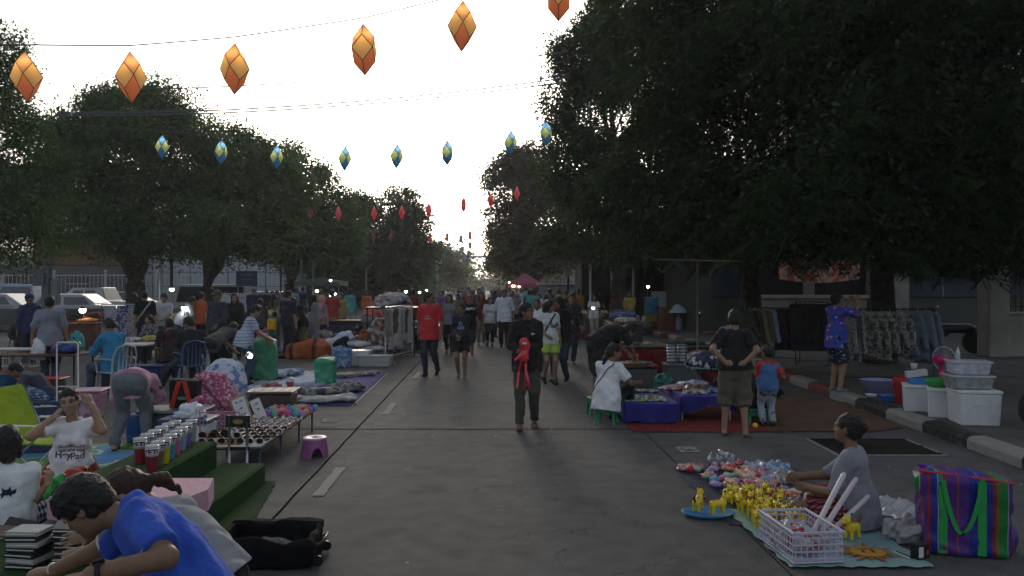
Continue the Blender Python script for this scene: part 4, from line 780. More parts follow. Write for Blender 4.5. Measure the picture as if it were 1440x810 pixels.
# ---- people walking down the street
P = person('teenager in a red football shirt and tight dark jeans walking past the stalls', 'person', G(604, 529), R(170), 1.72, pose=walkp(.16, .06, -1, lift=.12, look=(-.95, .15, -.1), hl=(-.25, .06, .86), fr=(.07, .04, .075), fl=(-.10, -.24, .14), tl=(0, .8, -.6)), top=red, sleeve=.44, hem=.17, bottom=ddenim, legw=.85, hair='short', tone=1, vox=.0095, seed=61)
c = Vector(P['nb']); sp = Vector(P['spine']); wt = m_trim
shirt_text(P, 'CHEVROLET', .028, wt, c-sp*.27, bold=.0005); shirt_text(P, '=+=', .045, wt, c-sp*.225, bold=.001, name='printed_emblem')
for sg in (-1, 1):
    a = Vector(P['nb'])-sp*.03+Vector(P['side'])*.06*sg; b = Vector(P['nb'])-sp*.045+Vector(P['side'])*.17*sg; bv = BVHTree.FromPolygons([v.co for v in P['top'].data.vertices], [q.vertices[:] for q in P['top'].data.polygons]); st = M()
    for o in (-.018, 0, .018):
        ps = [bv.find_nearest(a.lerp(b, t)+Vector(P['fw'])*o+Vector((0, 0, .08))) for t in np.linspace(0, 1, 6)]; st.tube([h[0]+h[1]*.002 for h in ps], .004, 5, flat=.5)
    st.build('shoulder_stripes', wt, P['root'])
    e0 = Vector(P['nb'])-sp*.045+Vector(P['side'])*.16*sg; e1 = Vector(P['el']['r' if sg > 0 else 'l']); d = (e1-e0).normalized(); M().tube([e0.lerp(e1, .84), e0.lerp(e1, .89)], [.0585, .0595], 20, caps=False).build('cuff', wt, P['root'])
P = person('girl in a black printed jacket and black shorts walking with hands together', 'person', G(649, 532), R(176), 1.5, fem=True, pose=walkp(.12, .0, 1, hl=(.0, .24, .93), hr=(.06, .23, .97), look=(.3, .9, -.15), pnl=(0, 0, 1), pnr=(0, 0, 1)), top=cl('ink_black_cotton', (.02, .024, .036)), sleeve=.95, hem=.05, bottom=black, leg=.34, legw=1.25, hair='low', shoes='sandal', shoe_m=mat('tan_sandal', (.3, .24, .18)), tone=1, vox=.0095, seed=62)
c = Vector(P['nb'])-Vector(P['spine'])*.19; shirt_text(P, '&', .16, mat('print_blue', (.15, .22, .42)), c, bold=.004, name='printed_motif'); shirt_text(P, 'oo', .13, mat('print_pale', (.4, .42, .5)), c-Vector(P['spine'])*.05, bold=.001, name='printed_motif')
person('woman with long black hair in a grey top and black leggings walking towards the camera', 'person', G(632, 497), R(176), 1.62, fem=True, pose=walkp(.1, .05, 1), top=cl('ash_cotton', (.17, .18, .21)), sleeve=0.0, hem=.08, bottom=black, hair='long', shoes='sandal', vox=.0115, seed=63)
P = person('person in a black t-shirt with white lettering walking behind the girl in shorts', 'person', G(660, 500), R(186), 1.6, fem=True, pose=walkp(.12, .1, -1), top=black, sleeve=.5, hem=.16, bottom=cl('charcoal_shorts', (.03, .03, .035)), leg=.62, legw=1.2, hair='low', shoes='sandal', vox=.0115, seed=64); shirt_text(P, 'WENDY', .085, m_trim, Vector(P['nb'])-Vector(P['spine'])*.12, bold=.004)
person('woman in a maroon blouse and khaki trousers among the walkers', 'person', G(677, 485), R(182), 1.66, fem=True, pose=walkp(.12, .05, -1), top=cl('wine_cotton', (.10, .025, .025)), sleeve=.4, bottom=khaki, hair='long', shoe_m=mat('pale_shoe', (.3, .3, .3)), vox=.013, seed=65)
person('girl in a plain white t-shirt and cropped black leggings walking beside the tall man', 'person', G(689, 487), R(180), 1.5, fem=True, pose=walkp(.1, .05, 1), top=cl('cream_grey_cotton', (.42, .42, .46)), sleeve=.45, bottom=black, leg=.9, hair='low', vox=.0125, seed=66)
person('tall man in a white polo shirt and black trousers in the middle of the street', 'person', G(709, 489), R(180), 1.74, pose=walkp(.06, .02, 1, hl=(-.26, .02, .86), hr=(.26, .0, .86)), top=cl('sky_white_cotton', (.58, .63, .72)), sleeve=.52, hem=.16, bottom=black, legw=1.15, hair='short', tone=1, vox=.0115, seed=67, collar=True, fat=1.05)
P = person('woman in a black hooded jacket and olive trousers carrying a red balloon toy', 'person', G(741, 600), R(178), 1.64, fem=True,
    pose=walkp(.17, .0, -1, hl=(.01, .26, 1.02), hr=(.07, .25, 1.04), look=(-.85, .6, -.05), fl=(-.10, -.02, .10), fr=(.09, .28, .075), tl=(0, .9, -.3), pnl=(.3, -.5, .2), pnr=(-.3, -.5, .2), hdl=(1, .3, .15), hdr=(-1, .3, .15), curl=.75, el=(-.9, -.7, -.5), er=(.9, -.7, -.5), neckr=.07, tail=(0, -.09, -.12)),
    top=cl('black_fleece', (.016, .015, .016)), sleeve=1.0, hem=.15, bottom=cl('olive_denim', (.055, .058, .045)), hair='low', shoes='sandal', shoe_m=mat('black_sandal', (.02, .02, .02)), tone=1, vox=.0078, seed=68, hood=True, fat=1.06)
shirt_text(P, 'o-', .055, m_trim, Vector(P['nb'])-Vector(P['spine'])*.15-Vector(P['side'])*.08, name='printed_emblem')
o_ = P['root'].location; t = thing('balloon_toy', 'red foil balloon toy with trailing ribbons held by the woman in black', 'toy', o_+Vector((-.04, -.33, 1.02)), R(8)); mr_ = mat('red_foil', (.62, .03, .05), rough=.25, metal=.0, spec=.6)
blob('balloon', [ell((0, 0, .09), (.062, .05, .075)), cap((0, 0, .03), (.01, 0, -.1), .035, .05), cap((-.02, 0, -.05), (-.11, .0, -.12), .03, .015), cap((.03, 0, 0), (.06, 0, .07), .025, .02)], .007, mr_, t, noise=(.004, 60, 2))
rm = M()
for x0, x1 in ((-.03, -.10), (.03, .0), (.0, .06)):
    rm.grid(lambda u, v, x0=x0, x1=x1: Vector((x0+(x1-x0)*v+(u-.5)*.028, .03*math.sin(v*6+x0*40), -.08-.42*v+.25*abs(x1)*v)), 2, 14)
rm.build('ribbon', mr_, t); M().quad((-.035, -.052, .08), (.02, -.055, .08), (.025, -.053, .105), (-.03, -.05, .108)).build('printed_band', m_trim, t)
P = person('woman with a smile in a white blouse half hidden behind the woman in black', 'person', G(755, 520), R(175), 1.56, fem=True, pose=dict(hl=(-.1, .2, 1.0), smile=1), top=white, sleeve=.5, bottom=ddenim, hair='low', vox=.0105, seed=69)
P = person('girl in a white shirt, lime green shorts and black backpack straps looking aside', 'person', G(772, 540), R(195), 1.58, fem=True, pose=walkp(.08, .0, 1, look=(-.9, .4, -.3), hl=(-.2, .1, .84), hr=(.1, .22, .98)), top=cl('paper_white_cotton', (.60, .63, .62)), sleeve=.42, hem=.10, bottom=cl('lime_cotton', (.36, .50, .09)), leg=.33, legw=1.3, hair='bob', tone=0, vox=.0095, seed=70, collar=True); bag_strap(P, black, .016, 1)
shirt_text(P, '%&', .17, cl('floral_grey', (.10, .12, .10)), Vector(P['nb'])-Vector(P['spine'])*.22+Vector(P['side'])*-.06, name='printed_motif', bold=.006)
person('man in black top and blue jeans leaning towards the girl in lime shorts', 'person', G(788, 536), R(150), 1.66, pose=walkp(.1, .0, -1, look=(.4, .8, -.5), hl=(-.1, .25, 1.0), nb=(0, .06, 1.41)), top=black, sleeve=.95, bottom=cl('stone_blue_denim', (.04, .06, .10)), hair='bob', vox=.0105, seed=71)
person('woman in a black blouse with white polka dots and slim dark trousers', 'person', G(803, 511), R(182), 1.66, fem=True, pose=walkp(.06, .0, 1, hr=(.06, .25, 1.02), hl=(-.26, .08, .86), fl=(-.05, .08, .075), fr=(.12, -.06, .09)), top=blotch('polka_dots', [(0, (.45, .45, .48)), (.2, (.02, .02, .03))], 24, kind='dots'), sleeve=.9, hem=.16, bottom=cl('slate_trousers', (.03, .035, .05)), hair='low', shoes='sandal', tone=0, vox=.0105, seed=72, fat=1.03)
person('woman with mauve-grey headscarf walking away behind the walkers', 'person', G(726, 470), R(10), 1.58, fem=True, top=cl('mauve_cotton', (.20, .15, .19)), sleeve=.9, bottom=black, hair='bob', hairm=mat('mauve_veil', (.22, .18, .22)), vox=.015, seed=73)
person('man in a dark slate shirt beside the pink-lit stall', 'person', G(745, 475), R(-20), 1.72, top=dgrey, sleeve=.5, bottom=black, vox=.015, seed=74)
# ---- right-hand side
P = person('man in a black t-shirt and camouflage shorts bending over the red-draped table', 'person', G(842, 562), R(-68), 1.68, pose=dict(pel=(0, -.05, .93), nb=(0, .40, 1.14), head=(.0, .56, 1.10), look=(0, .62, -.8), up=(0, .8, .6), hl=(-.1, .62, .72), hr=(.12, .60, .70), belly=(0, -.03, .06), fl=(-.12, .02, .075), fr=(.12, -.08, .075)), top=cl('jet_cotton', (.012, .013, .017)), sleeve=.42, hem=.1, bottom=blotch('camouflage_dark', [(0, (.035, .035, .03)), (.45, (.07, .065, .05)), (.55, (.02, .02, .02))], 18, kind='cells'), leg=.62, legw=1.35, hair='short', tone=1, vox=.0095, seed=81)
P = person('woman in a white t-shirt with long ponytail sitting on the green stool, seen from behind', 'person', G(853, 596), R(-36), 1.6, fem=True, pose=sitp(.26, .36, .10, head=(.04, .16, 1.0), look=(.75, .66, -.2), hl=(-.1, .42, .48), hr=(.3, .40, .56), er=(.7, -.4, -.9), tail=(-.03, -.10, -.34), fl=(-.12, .40, .075), fr=(.16, .42, .075)), top=white, sleeve=.36, hem=.17, bottom=black, hair='pony', tone=1, vox=.008, seed=82, fat=1.08); bag_strap(P, black, .009, -1)
P = person('stocky man in a black t-shirt and khaki knee shorts with both hands on his back', 'person', G(1033, 613), R(-14), 1.55, pose=dict(hl=(-.11, -.17, .99), hr=(.11, -.17, .99), el=(-1, -.35, .15), er=(1, -.35, .15), hdl=(1, -.05, -.15), hdr=(-1, -.05, -.15), pnl=(0, 1, 0), pnr=(0, 1, 0), fl=(-.13, .04, .075), fr=(.14, -.02, .075), curl=.15, head=(.0, .03, 1.565)), top=cl('pitch_cotton', (.014, .015, .018)), sleeve=.36, hem=.02, bottom=cl('khaki_drill', (.115, .105, .078)), leg=.58, legw=1.55, hair='short', shoes='sandal', tone=0, vox=.0078, seed=83, fat=1.17)
P = person('small boy in a blue raglan t-shirt with red sleeves and pale jeans', 'person', G(1080, 600), R(-2), 1.04, pose=dict(head=(0, .02, 1.56), hk=1.38, look=(-.3, .9, -.2), hl=(-.1, .3, 1.05), hr=(.27, .05, .9), nb=(0, 0, 1.34), pel=(0, 0, .86)), top=cl('marine_blue_cotton', (.07, .16, .38)), sleeve=0.1, hem=.08, bottom=blotch('washed_denim', [(0, (.30, .36, .44)), (.58, (.24, .29, .36)), (.63, (.06, .07, .08))], 14), leg=.95, legw=1.25, hair='short', tone=1, vox=.0075, seed=84, fat=1.12)
s_ = 1.04/1.7; el = P['el']; nb = P['nb']; sl = []
for q, sg in (('l', -1), ('r', 1)):
    a = nb-P['spine']*.03*s_+P['side']*sg*.06*s_; b = nb-P['spine']*.045*s_+P['side']*sg*.165*s_; e = b+(el[q]-b)*.85; sl += [cap(a, b, .088*s_, .080*s_, k=.02), cap(b, e, .078*s_, .078*s_, cut=(0, 1), k=.02)]
blob('sleeves', sl, .0075, cl('scarlet_cotton', (.48, .03, .03)), P['root'])
blob('waistband', [cap(P['pel']-P['spine']*.0*s_, P['pel']+P['spine']*.035*s_, .182*s_, flat=.82, n=P['fw'], cut=(1, 1))], .008, cl('yellow_cotton', (.45, .36, .04)), P['root'])
person('person in black crouching between the standing man and the small boy', 'person', G(1055, 592), R(-60), 1.6, pose=squatp(look=(-.5, .8, -.3)), top=black, sleeve=.5, bottom=black, hair='short', vox=.011, seed=85)
P = person('youth in a blue and red patterned t-shirt reaching up to the rack of jackets', 'person', (5.19, 12.75, .135), R(-75), 1.62, pose=dict(hl=(-.12, .34, 1.50), hr=(.06, .36, 1.52), el=(-.4, .3, -1), er=(.4, .3, -1), hdl=(0, .3, 1), hdr=(0, .3, 1), look=(0, .95, .25), curl=.8), top=blotch('blue_red_pattern', [(0, (.03, .07, .42)), (.7, (.35, .04, .05)), (.82, (.03, .08, .40)), (.93, (.35, .4, .55))], 26, kind='cells'), sleeve=.5, hem=.18, bottom=blotch('spotted_navy', [(0, (.35, .4, .5)), (.22, (.02, .025, .05))], 22, kind='dots'), leg=.48, legw=1.35, hair='short', shoes='sandal', shoe_m=mat('sky_blue_rubber', (.06, .30, .60)), tone=0, vox=.0095, seed=86)
P = person('woman in a grey t-shirt and red checked shorts sitting cross-legged by the toys', 'person', G(1203, 742), R(55), 1.62, fem=True,
    pose=floorp(nb=(0, .03, .62), head=(.0, .06, .785), look=(.1, .95, .05), hl=(-.14, .34, .30), hr=(-.04, .42, .36), el=(-.6, -.5, -.8), er=(.8, -.2, -.8), fl=(.16, .30, .06), fr=(-.16, .36, .06), kl=(-1, .5, .25), kr=(1, .25, .3)),
    top=cl('lilac_grey_tee', (.22, .23, .28)), sleeve=.48, hem=.10, bottom=checks('red_tartan', (.36, .10, .11), (.12, .02, .03), (.03, .01, .015), .035), leg=.42, legw=1.25, hair='bun', hairm=m_hair, shoes='sandal', tone=1, vox=.0065, seed=87, fat=1.12)
person('woman in a white and pink blouse sitting on the pavement by the mushroom lamp', 'person', G(965, 459, .14), R(150), 1.58, fem=True, pose=sitp(.4, .35, .05, hl=(-.1, .3, .7), hr=(.15, .3, .72)), top=cl('blush_cotton', (.34, .27, .27)), sleeve=.5, bottom=cl('plum_cotton', (.08, .03, .035)), hair='bun', vox=.015, seed=88)
person('man in dark clothes sitting at the cluttered stall below the colonnade', 'person', G(893, 452, .14), R(150), 1.6, pose=sitp(.42, .35, .1), top=navy, sleeve=.9, bottom=black, vox=.016, seed=89)
# ---- the distant crowd
cr = 'distant crowd filling the street'
protos = []
for i in range(8):
    fem = i % 2 == 1; pz = [walkp(.12, .1, 1), walkp(.1, .05, -1), dict(hl=(-.1, .25, 1.0)), walkp(.05, .0, 1), dict(hr=(.1, .28, 1.05), hl=(-.12, .25, .95)), walkp(.14, .12, 1), dict(), walkp(.1, .08, -1)][i]
    q = person('x', 'person', (0, 0, 0), 0, (1.7, 1.58, 1.72, 1.56, 1.64, 1.6, 1.74, 1.54)[i], fem=fem, pose=pz, top=white, sleeve=(.45, .45, .9, .5, .4, .9, .45, .3)[i], bottom=black, leg=(1, 1, 1, .5, 1, 1, .6, 1)[i], hair=('short', 'long', 'short', 'low', 'short', 'bob', 'short', 'long')[i], vox=.021, group=cr, seed=100+i, detail=False, fat=(1, 1, 1.12, 1, 1, 1.05, 1.1, 1)[i])
    protos.append(q['root'])
tops = [('white', (.55, .58, .62)), ('black', (.02, .02, .025)), ('dark red', (.22, .03, .04)), ('navy', (.03, .04, .10)), ('grey', (.18, .19, .2)), ('mustard', (.30, .24, .06)), ('pink', (.42, .18, .24)), ('pale blue', (.25, .33, .45)), ('olive green', (.08, .10, .05)), ('purple', (.14, .07, .2)), ('orange', (.42, .13, .04)), ('turquoise', (.06, .28, .30))]
bots = [('black trousers', (.015, .015, .018)), ('blue jeans', (.05, .07, .12)), ('khaki trousers', (.15, .13, .09)), ('grey trousers', (.12, .12, .13)), ('white trousers', (.4, .4, .4)), ('maroon trousers', (.12, .03, .03)), ('green trousers', (.04, .07, .04)), ('cream trousers', (.3, .28, .22)), ('brown trousers', (.10, .06, .04))]
spots = []
random.seed(5)
for k in range(105):
    if k < 64: Y = random.uniform(27, 62); X = line_x(0, Y)+random.uniform(-2.6, 3.0)
    elif k < 90: Y = random.uniform(27, 45); X = line_x(0, Y)-random.uniform(3.0, 11.5)
    else: Y = random.uniform(26, 44); X = line_x(0, Y)+random.uniform(2.8, 5.2)
    if any(math.hypot(X-a, (Y-b)*.4) < .36 for a, b in spots): continue
    spots.append((X, Y))
side_w = lambda X, Y: 'in the middle of the street' if abs(X-line_x(0, Y)) < 1.2 else ('towards the left-hand stalls' if X < line_x(0, Y) and X > line_x(-3, Y) else ('among the far left-hand stalls' if X < line_x(0, Y) else ('towards the right-hand stalls' if X < line_x(2.8, Y) else 'along the far right-hand stalls')))
combo = [(a, b) for b in range(9) for a in range(12)]
for k, (X, Y) in enumerate(spots):
    a, b = combo[k]; pr = protos[(k*5+3) % 8]; o = copy_tree(pr); rz = PI+random.uniform(-.4, .4) if random.random() < .65 else random.uniform(-.5, .5)
    o.location = (X, Y, .14 if X > kerb_pt(Y-2).x else 0); o.rotation_euler.z = rz
    o['label'] = 'distant shopper in a %s top and %s %s' % (tops[a][0], bots[b][0], side_w(X, Y))
    for ch in o.children:
        nm = ch.name.split('.')[0]
        if nm in ('shirt', 'trousers', 'shorts'):
            n_, c_ = tops[a] if nm == 'shirt' else bots[b]; ch.material_slots[0].link = 'OBJECT'; ch.material_slots[0].material = cl('crowd_'+n_.replace(' ', '_'), c_)
            if ch.name.startswith('shorts'): o['label'] = o['label'].replace('trousers', 'shorts').replace('jeans', 'shorts')
for pr in protos:
    for ch in list(pr.children): bpy.data.objects.remove(ch)
    bpy.data.objects.remove(pr)
# ================================================================ OBJECTS, LEFT
def pl(name, rgb, rough=.4, **kw): kw.setdefault('var', .06); kw.setdefault('spec', .45); return mat(name, rgb, rough=rough, **kw)
m_steel = pl('brushed_steel', (.45, .46, .48), .3, metal=.85); m_dmetal = pl('dark_metal', (.03, .03, .032), .45, metal=.5); m_wood = mat('brown_wood', (.12, .06, .03), rough=.6, var=.3, ns=8, bump=.2)
m_turf = mat('artificial_turf', (.018, .075, .016), rough=.95, var=.3, ns=60, bump=1.0, bs=180); m_card = pl('cardboard', (.22, .15, .09), .85); m_wplast = pl('white_plastic', (.62, .64, .66), .35); m_blackp = pl('black_plastic', (.014, .014, .016), .4)
def V3(*a): return Vector(a)
ORD = ['first', 'second', 'third', 'fourth', 'fifth', 'sixth', 'seventh', 'eighth', 'ninth', 'tenth', 'eleventh', 'twelfth', 'thirteenth', 'fourteenth', 'fifteenth', 'sixteenth', 'seventeenth', 'eighteenth', 'nineteenth', 'twentieth', 'twenty-first', 'twenty-second']
def spread(proto, items, labels=None):
    """items: (x,y,z,rz[,scale]); the proto takes the first place, copies take the rest"""
    out = []
    for i, it in enumerate(items):
        o = proto if i == 0 else copy_tree(proto); o.location = it[:3]; o.rotation_euler = (o.rotation_euler.x, o.rotation_euler.y, it[3])
        if len(it) > 4: o.scale = (it[4],)*3
        if labels: o['label'] = labels[i % len(labels)] if isinstance(labels, list) else labels
        out.append(o)
    return out
def recolor(o, part, m, slot=0):
    for c in ([o] if part is None else [c for c in o.children_recursive if c.name.split('.')[0] == part]): c.material_slots[slot].link = 'OBJECT'; c.material_slots[slot].material = m
def heap(name, label, cat, loc, size, m, rz=0, seed=1, vox=None, amp=.25, fr=None, group=None, lumps=7, kind=None):
    """a crumpled pile of cloth or a filled soft bag lying on something"""
    rr = random.Random(seed); sx, sy, sz = size; pr = [ell((0, 0, sz*.35), (sx*.42, sy*.42, sz*.5), k=sz*.4)]
    for i in range(lumps): pr.append(ell((rr.uniform(-.36, .36)*sx, rr.uniform(-.36, .36)*sy, rr.uniform(.15, .5)*sz), (sx*rr.uniform(.1, .26), sy*rr.uniform(.1, .26), sz*rr.uniform(.2, .42)), k=sz*.15))
    V, Fc = sdf(pr, vox or max(.008, min(size)*.05), planes=[((0, 0, 0), (0, 0, -1))], noise=(min(size)*amp*.24, fr or 17/max(size), seed)); o = mesh_obj(name, V, Fc, m, smooth=True); o.location = loc; o.rotation_euler.z = rz; return tag(o, label, cat, group, kind)
def cloth(name, label, cat, corners, m, z=.006, wr=.012, group=None, kind=None, n=30, seed=0, thick=True, parent=None, fold=6):
    """a sheet spread on the ground, 4 corners (x,y), gently wrinkled"""
    a, b, c, d = [Vector((p[0], p[1], 0)) for p in corners]; mm = M()
    def f(u, v):
        p = a.lerp(b, u).lerp(d.lerp(c, u), v); h = math.sin(u*fold*2.3+3*math.sin(v*fold)+seed)*math.sin(v*fold*1.7+2*math.sin(u*5)+seed*2)+.5*math.sin(u*31+v*17+seed)*math.sin(v*23-u*9)
        e = .012*math.sin(v*37+seed) if u in (0., 1.) else 0; return p+V3(e, .01*math.sin(u*41+seed) if v in (0., 1.) else 0, z+wr*(abs(h)+.05))
    mm.grid(f, n, n); o = mm.build(name, m, parent); return tag(o, label, cat, group, kind) if parent is None else o
# ---- turf-covered table with wallets, foreground left
t = thing('turf_table', 'low table covered in green artificial turf at the bottom left corner, carrying wallets', 'table', (-3.0, 4.65, 0))
M().box((0, 0, .175), (2.1, 1.6, .05), .01).build('top', m_turf, t)
for sx in (-1, 1):
    for sy in (-1, 1): M().box((sx*.95, sy*.7, .075), (.05, .05, .15), .004).build('leg', m_dmetal, t)
lea = [pl('leather_black', (.02, .018, .018), .5, bump=.3, bs=90), pl('leather_brown', (.09, .05, .03), .5, bump=.3, bs=90), pl('leather_grey', (.35, .35, .34), .5, bump=.2, bs=90), pl('leather_blue', (.05, .12, .3), .5, bump=.2, bs=90)]
def wallet(label, m): 
    o = thing('wallet', label, 'wallet', (0, 0, 0), 0, 'wallets for sale on the turf table'); M().box((0, 0, .006), (.115, .092, .009), .004).build('cover', m, o); M().box((0, .001, .0145), (.115, .090, .007), .0035).build('flap', m, o); mm = M()
    mm.box((.0, -.0455, .0105), (.10, .003, .004), .001); mm.build('card_edge', m_trim, o); M().box((.035, -.02, .0186), (.02, .012, .0015), .0005).build('clasp', m_steel, o); return o
ws = []
rw = random.Random(3); wp = wallet('wallet', lea[0]); first = True
def put_wallet(x, y, z, rz, ci, label, tilt=0):
    global first
    o = wp if first else copy_tree(wp); first = False; o.location = (x, y, z); o.rotation_euler = (tilt, tilt*.5, rz); o.scale = (1.7,)*3; o['label'] = label
    for p in ('cover', 'flap'): recolor(o, p, lea[ci])
a = G(48, 796, .2)
for k in range(7): put_wallet(a.x-.03+rw.uniform(-.012, .012), a.y+rw.uniform(-.012, .012), .201+k*.0315, rw.uniform(-.25, .05), (0, 2, 0, 0, 2, 0, 2)[k], 'wallet lying %s from the bottom in the front stack on the turf table' % ORD[k])
for k in range(7): put_wallet(a.x+.21+rw.uniform(-.012, .012), a.y+.05+rw.uniform(-.01, .01), .201+k*.0315, rw.uniform(-.2, .2), (0, 0, 1, 0, 0, 0, 0)[k], 'wallet lying %s from the bottom in the stack nearer the boy in blue' % ORD[k])
for k, (px, py, ci, rz, tl, lb) in enumerate(((18, 752, 1, .6, .25, 'brown wallet standing open at the left of the turf table'), (27, 748, 0, .2, .5, 'black wallet propped on the brown one'), (42, 757, 3, -.1, .1, 'black and blue wallet lying open nearest the brown one'), (60, 750, 2, .1, .05, 'pale wallet lying flat behind the stacks'), (64, 757, 3, .3, .12, 'blue wallet lying tilted behind the stacks'), (76, 748, 0, -.1, .1, 'black wallet under the pale one at the back'), (86, 754, 0, .4, .15, 'black wallet nearest to the boy\'s face'), (98, 748, 2, .2, .2, 'silvery crumpled wallet below the chin of the boy'), (112, 756, 2, -.3, .25, 'silvery wallet at the boy\'s far wrist'), (106, 764, 2, .5, .1, 'pale wallet between the arms of the boy'))):
    p = G(px, py, .2); put_wallet(p.x, p.y, .203+.006*(k % 3), rz, ci, lb, tl)
# stool under the boy, box under the girl
t = thing('stool', 'low dark wooden stool under the boy in the blue polo shirt', 'stool', (-1.17, 3.08, 0)); M().box((0, 0, .46), (.36, .34, .04), .01).build('seat', m_wood, t)
for sx in (-1, 1):
    for sy in (-1, 1): M().box((sx*.14, sy*.13, .22), (.035, .035, .44), .004).build('leg', m_wood, t)
for lb, x, y, zt in (('upturned dark crate under the girl in the grey t-shirt', -1.12, 3.75, .40),):
    t = thing('crate', lb, 'crate', (x, y, 0)); M().box((0, 0, zt/2), (.34, .30, zt-.002), .012, taper=.9).build('shell', m_blackp, t); M().box((0, 0, zt-.012), (.36, .32, .018), .006).build('rim', m_blackp, t)
# pink table
pk = mat('pink_tablecloth', (.55, .33, .40), rough=.8, var=.05, bump=.15, bs=15)
t = thing('pink_table', 'low table with a smooth pink cover behind the girl in grey', 'table', (-2.2, 5.2, 0))
pp = [(-.75, -.15), (-.1, -.36), (.1, -.34), (.2, .05), (.12, .36), (-.75, .36)]; mm = M(); mm.prism([(x*.985, y*.985) for x, y in pp], .485, .5); mm.prism(pp, .36, .485); mm.build('cover', pk, t)
for x, y in ((-.6, -.05), (.05, -.25), (.06, .25), (-.6, .28)): M().tube([(x, y, 0), (x, y, .37)], .015).build('leg', m_steel, t)
# turf steps
t = thing('turf_step', 'stepped display bench covered in dark green artificial turf, tumblers on its upper step', 'display bench', (-2.9, 6.4, 0))
M().box((-.05, 0, .21), (.52, 1.75, .42), .02).build('upper_step', m_turf, t); M().box((.42, .1, .10), (.40, 1.75, .20), .02).build('lower_step', m_turf, t)
cloth('turf_mat', 'strip of green artificial turf lying on the road beside the turf bench', 'mat', [(-2.46, 5.7), (-2.0, 6.1), (-2.2, 7.45), (-2.6, 7.5)], m_turf, .01, .004)
mm = M(); mm.quad((-2.1, 6.05, .004), (-1.99, 6.1, .004), (-2.05, 6.3, .004), (-2.14, 6.28, .004)); 
# tumblers
tb = thing('tumbler', 'x', 'tumbler', (0, 0, 0), 0, 'boxed steel tumblers on the turf bench'); M().lathe([(.001, 0), (.034, 0), (.036, .01), (.047, .14), (.049, .19), (.0485, .192)], 20).build('cup', pl('tumbler_red', (.30, .02, .03), .35, spec=.6), tb)
M().lathe([(.0465, .125), (.0472, .125), (.0502, .188), (.0495, .188)], 20).build('paper_sleeve', m_wplast, tb)
M().lathe([(.051, .188), (.052, .196), (.049, .206), (.03, .204), (.012, .203), (.001, .203)], 20).build('lid', pl('clear_lid', (.45, .48, .5), .15, spec=.8), tb)
V_, F_ = text_mesh('YETI', .055, .002); V2 = []
for v in V_: an = -PI/2+v.x/.0495; rr_ = .0502+(v.y)*.04/.19; V2.append(V3(math.cos(an)*rr_, math.sin(an)*rr_, .157+v.y))
mesh_obj('brand_lettering', V2, F_, m_blackp, tb)
tc_ = [('dark red', (.28, .02, .03)), ('wine red', (.20, .015, .03)), ('olive', (.13, .12, .05)), ('yellow', (.55, .45, .02)), ('turquoise', (.05, .30, .42)), ('pale blue', (.22, .34, .48)), ('pink', (.5, .15, .25)), ('steel grey', (.32, .34, .36)), ('violet', (.18, .12, .35)), ('navy', (.03, .05, .16))]
it = []; lb = []; ix = []
for k, (px, py, c) in enumerate([(197, 652, 0), (214, 664, 1), (222, 657, 2), (231, 652, 3), (239, 646, 4), (207, 645, 9), (247, 640, 6), (217, 639, 8), (255, 634, 5), (227, 633, 7), (236, 628, 1), (262, 628, 8), (246, 624, 4), (269, 622, 7)]):
    p = G(px, py, .42); it.append((p.x, p.y, .421, random.uniform(-.1, .8))); ix.append(c); lb.append('%s tumbler %s' % (tc_[c][0], ['first from the left, beside the playmat', 'in front, nearest the smiling girl\'s skirt', 'between the wine red and the yellow one', 'the only yellow one, in the middle of the row', 'just behind the yellow one', 'in the left file behind the first', 'in the right file behind the turquoise one', 'in the left file, fourth back', 'in the right file beside the wire rack', 'in the left file, half hidden', 'far back in the left file', 'far back in the right file', 'last but one of the left file', 'last of all by the sunglasses rack'][k]))
for o, c in zip(spread(tb, it, lb), ix): recolor(o, 'cup', pl('tumbler_'+tc_[c][0].replace(' ', '_'), tc_[c][1], .35, spec=.6))
t = blob('soft_toy', [ell((0, 0, .05), (.075, .06, .055)), ell((-.045, 0, .10), (.02, .012, .02)), ell((.045, 0, .10), (.02, .012, .02))], .007, cl('aqua_plush', (.20, .50, .58))); t.location = (-3.02, 7.15, .42); tag(t, 'aqua blue plush toy head behind the tumblers', 'soft toy')
# playmat
cloth('play_mat', 'play mat printed with blue water and green hills before the bending woman', 'mat', [(-5.3, 6.9), (-3.25, 7.0), (-3.35, 9.25), (-5.4, 9.2)], blotch('playmat_print', [(0, (.40, .28, .12)), (.36, (.07, .22, .05)), (.45, (.16, .33, .07)), (.5, (.45, .50, .55)), (.515, (.10, .28, .48)), (.62, (.14, .33, .55)), (.7, (.45, .2, .1))], 1.7), .008, .003)
# red glossy bag, green cup
heap('plastic_bag', 'glossy red and orange plastic bag slumped between the cat-print shirt and the smiling girl', 'bag', (-3.52, 6.3, .0), (.42, .3, .40), pl('red_film', (.42, .045, .02), .25), .4, 5, amp=.5, fr=22)
p = at(78, 688, 5.75); o = blob('cloth_bag', [bx((0, 0, 0), (.05, .03, .085), rd=.02), ell((.0, 0, .08), (.03, .02, .04))], .007, pl('green_film', (.03, .32, .06), .35), noise=(.006, 40, 3)); o.location = p; o.rotation_euler = (0, .45, .3); tag(o, 'small bright green bag in the hand of the person in the cat-print shirt', 'bag')
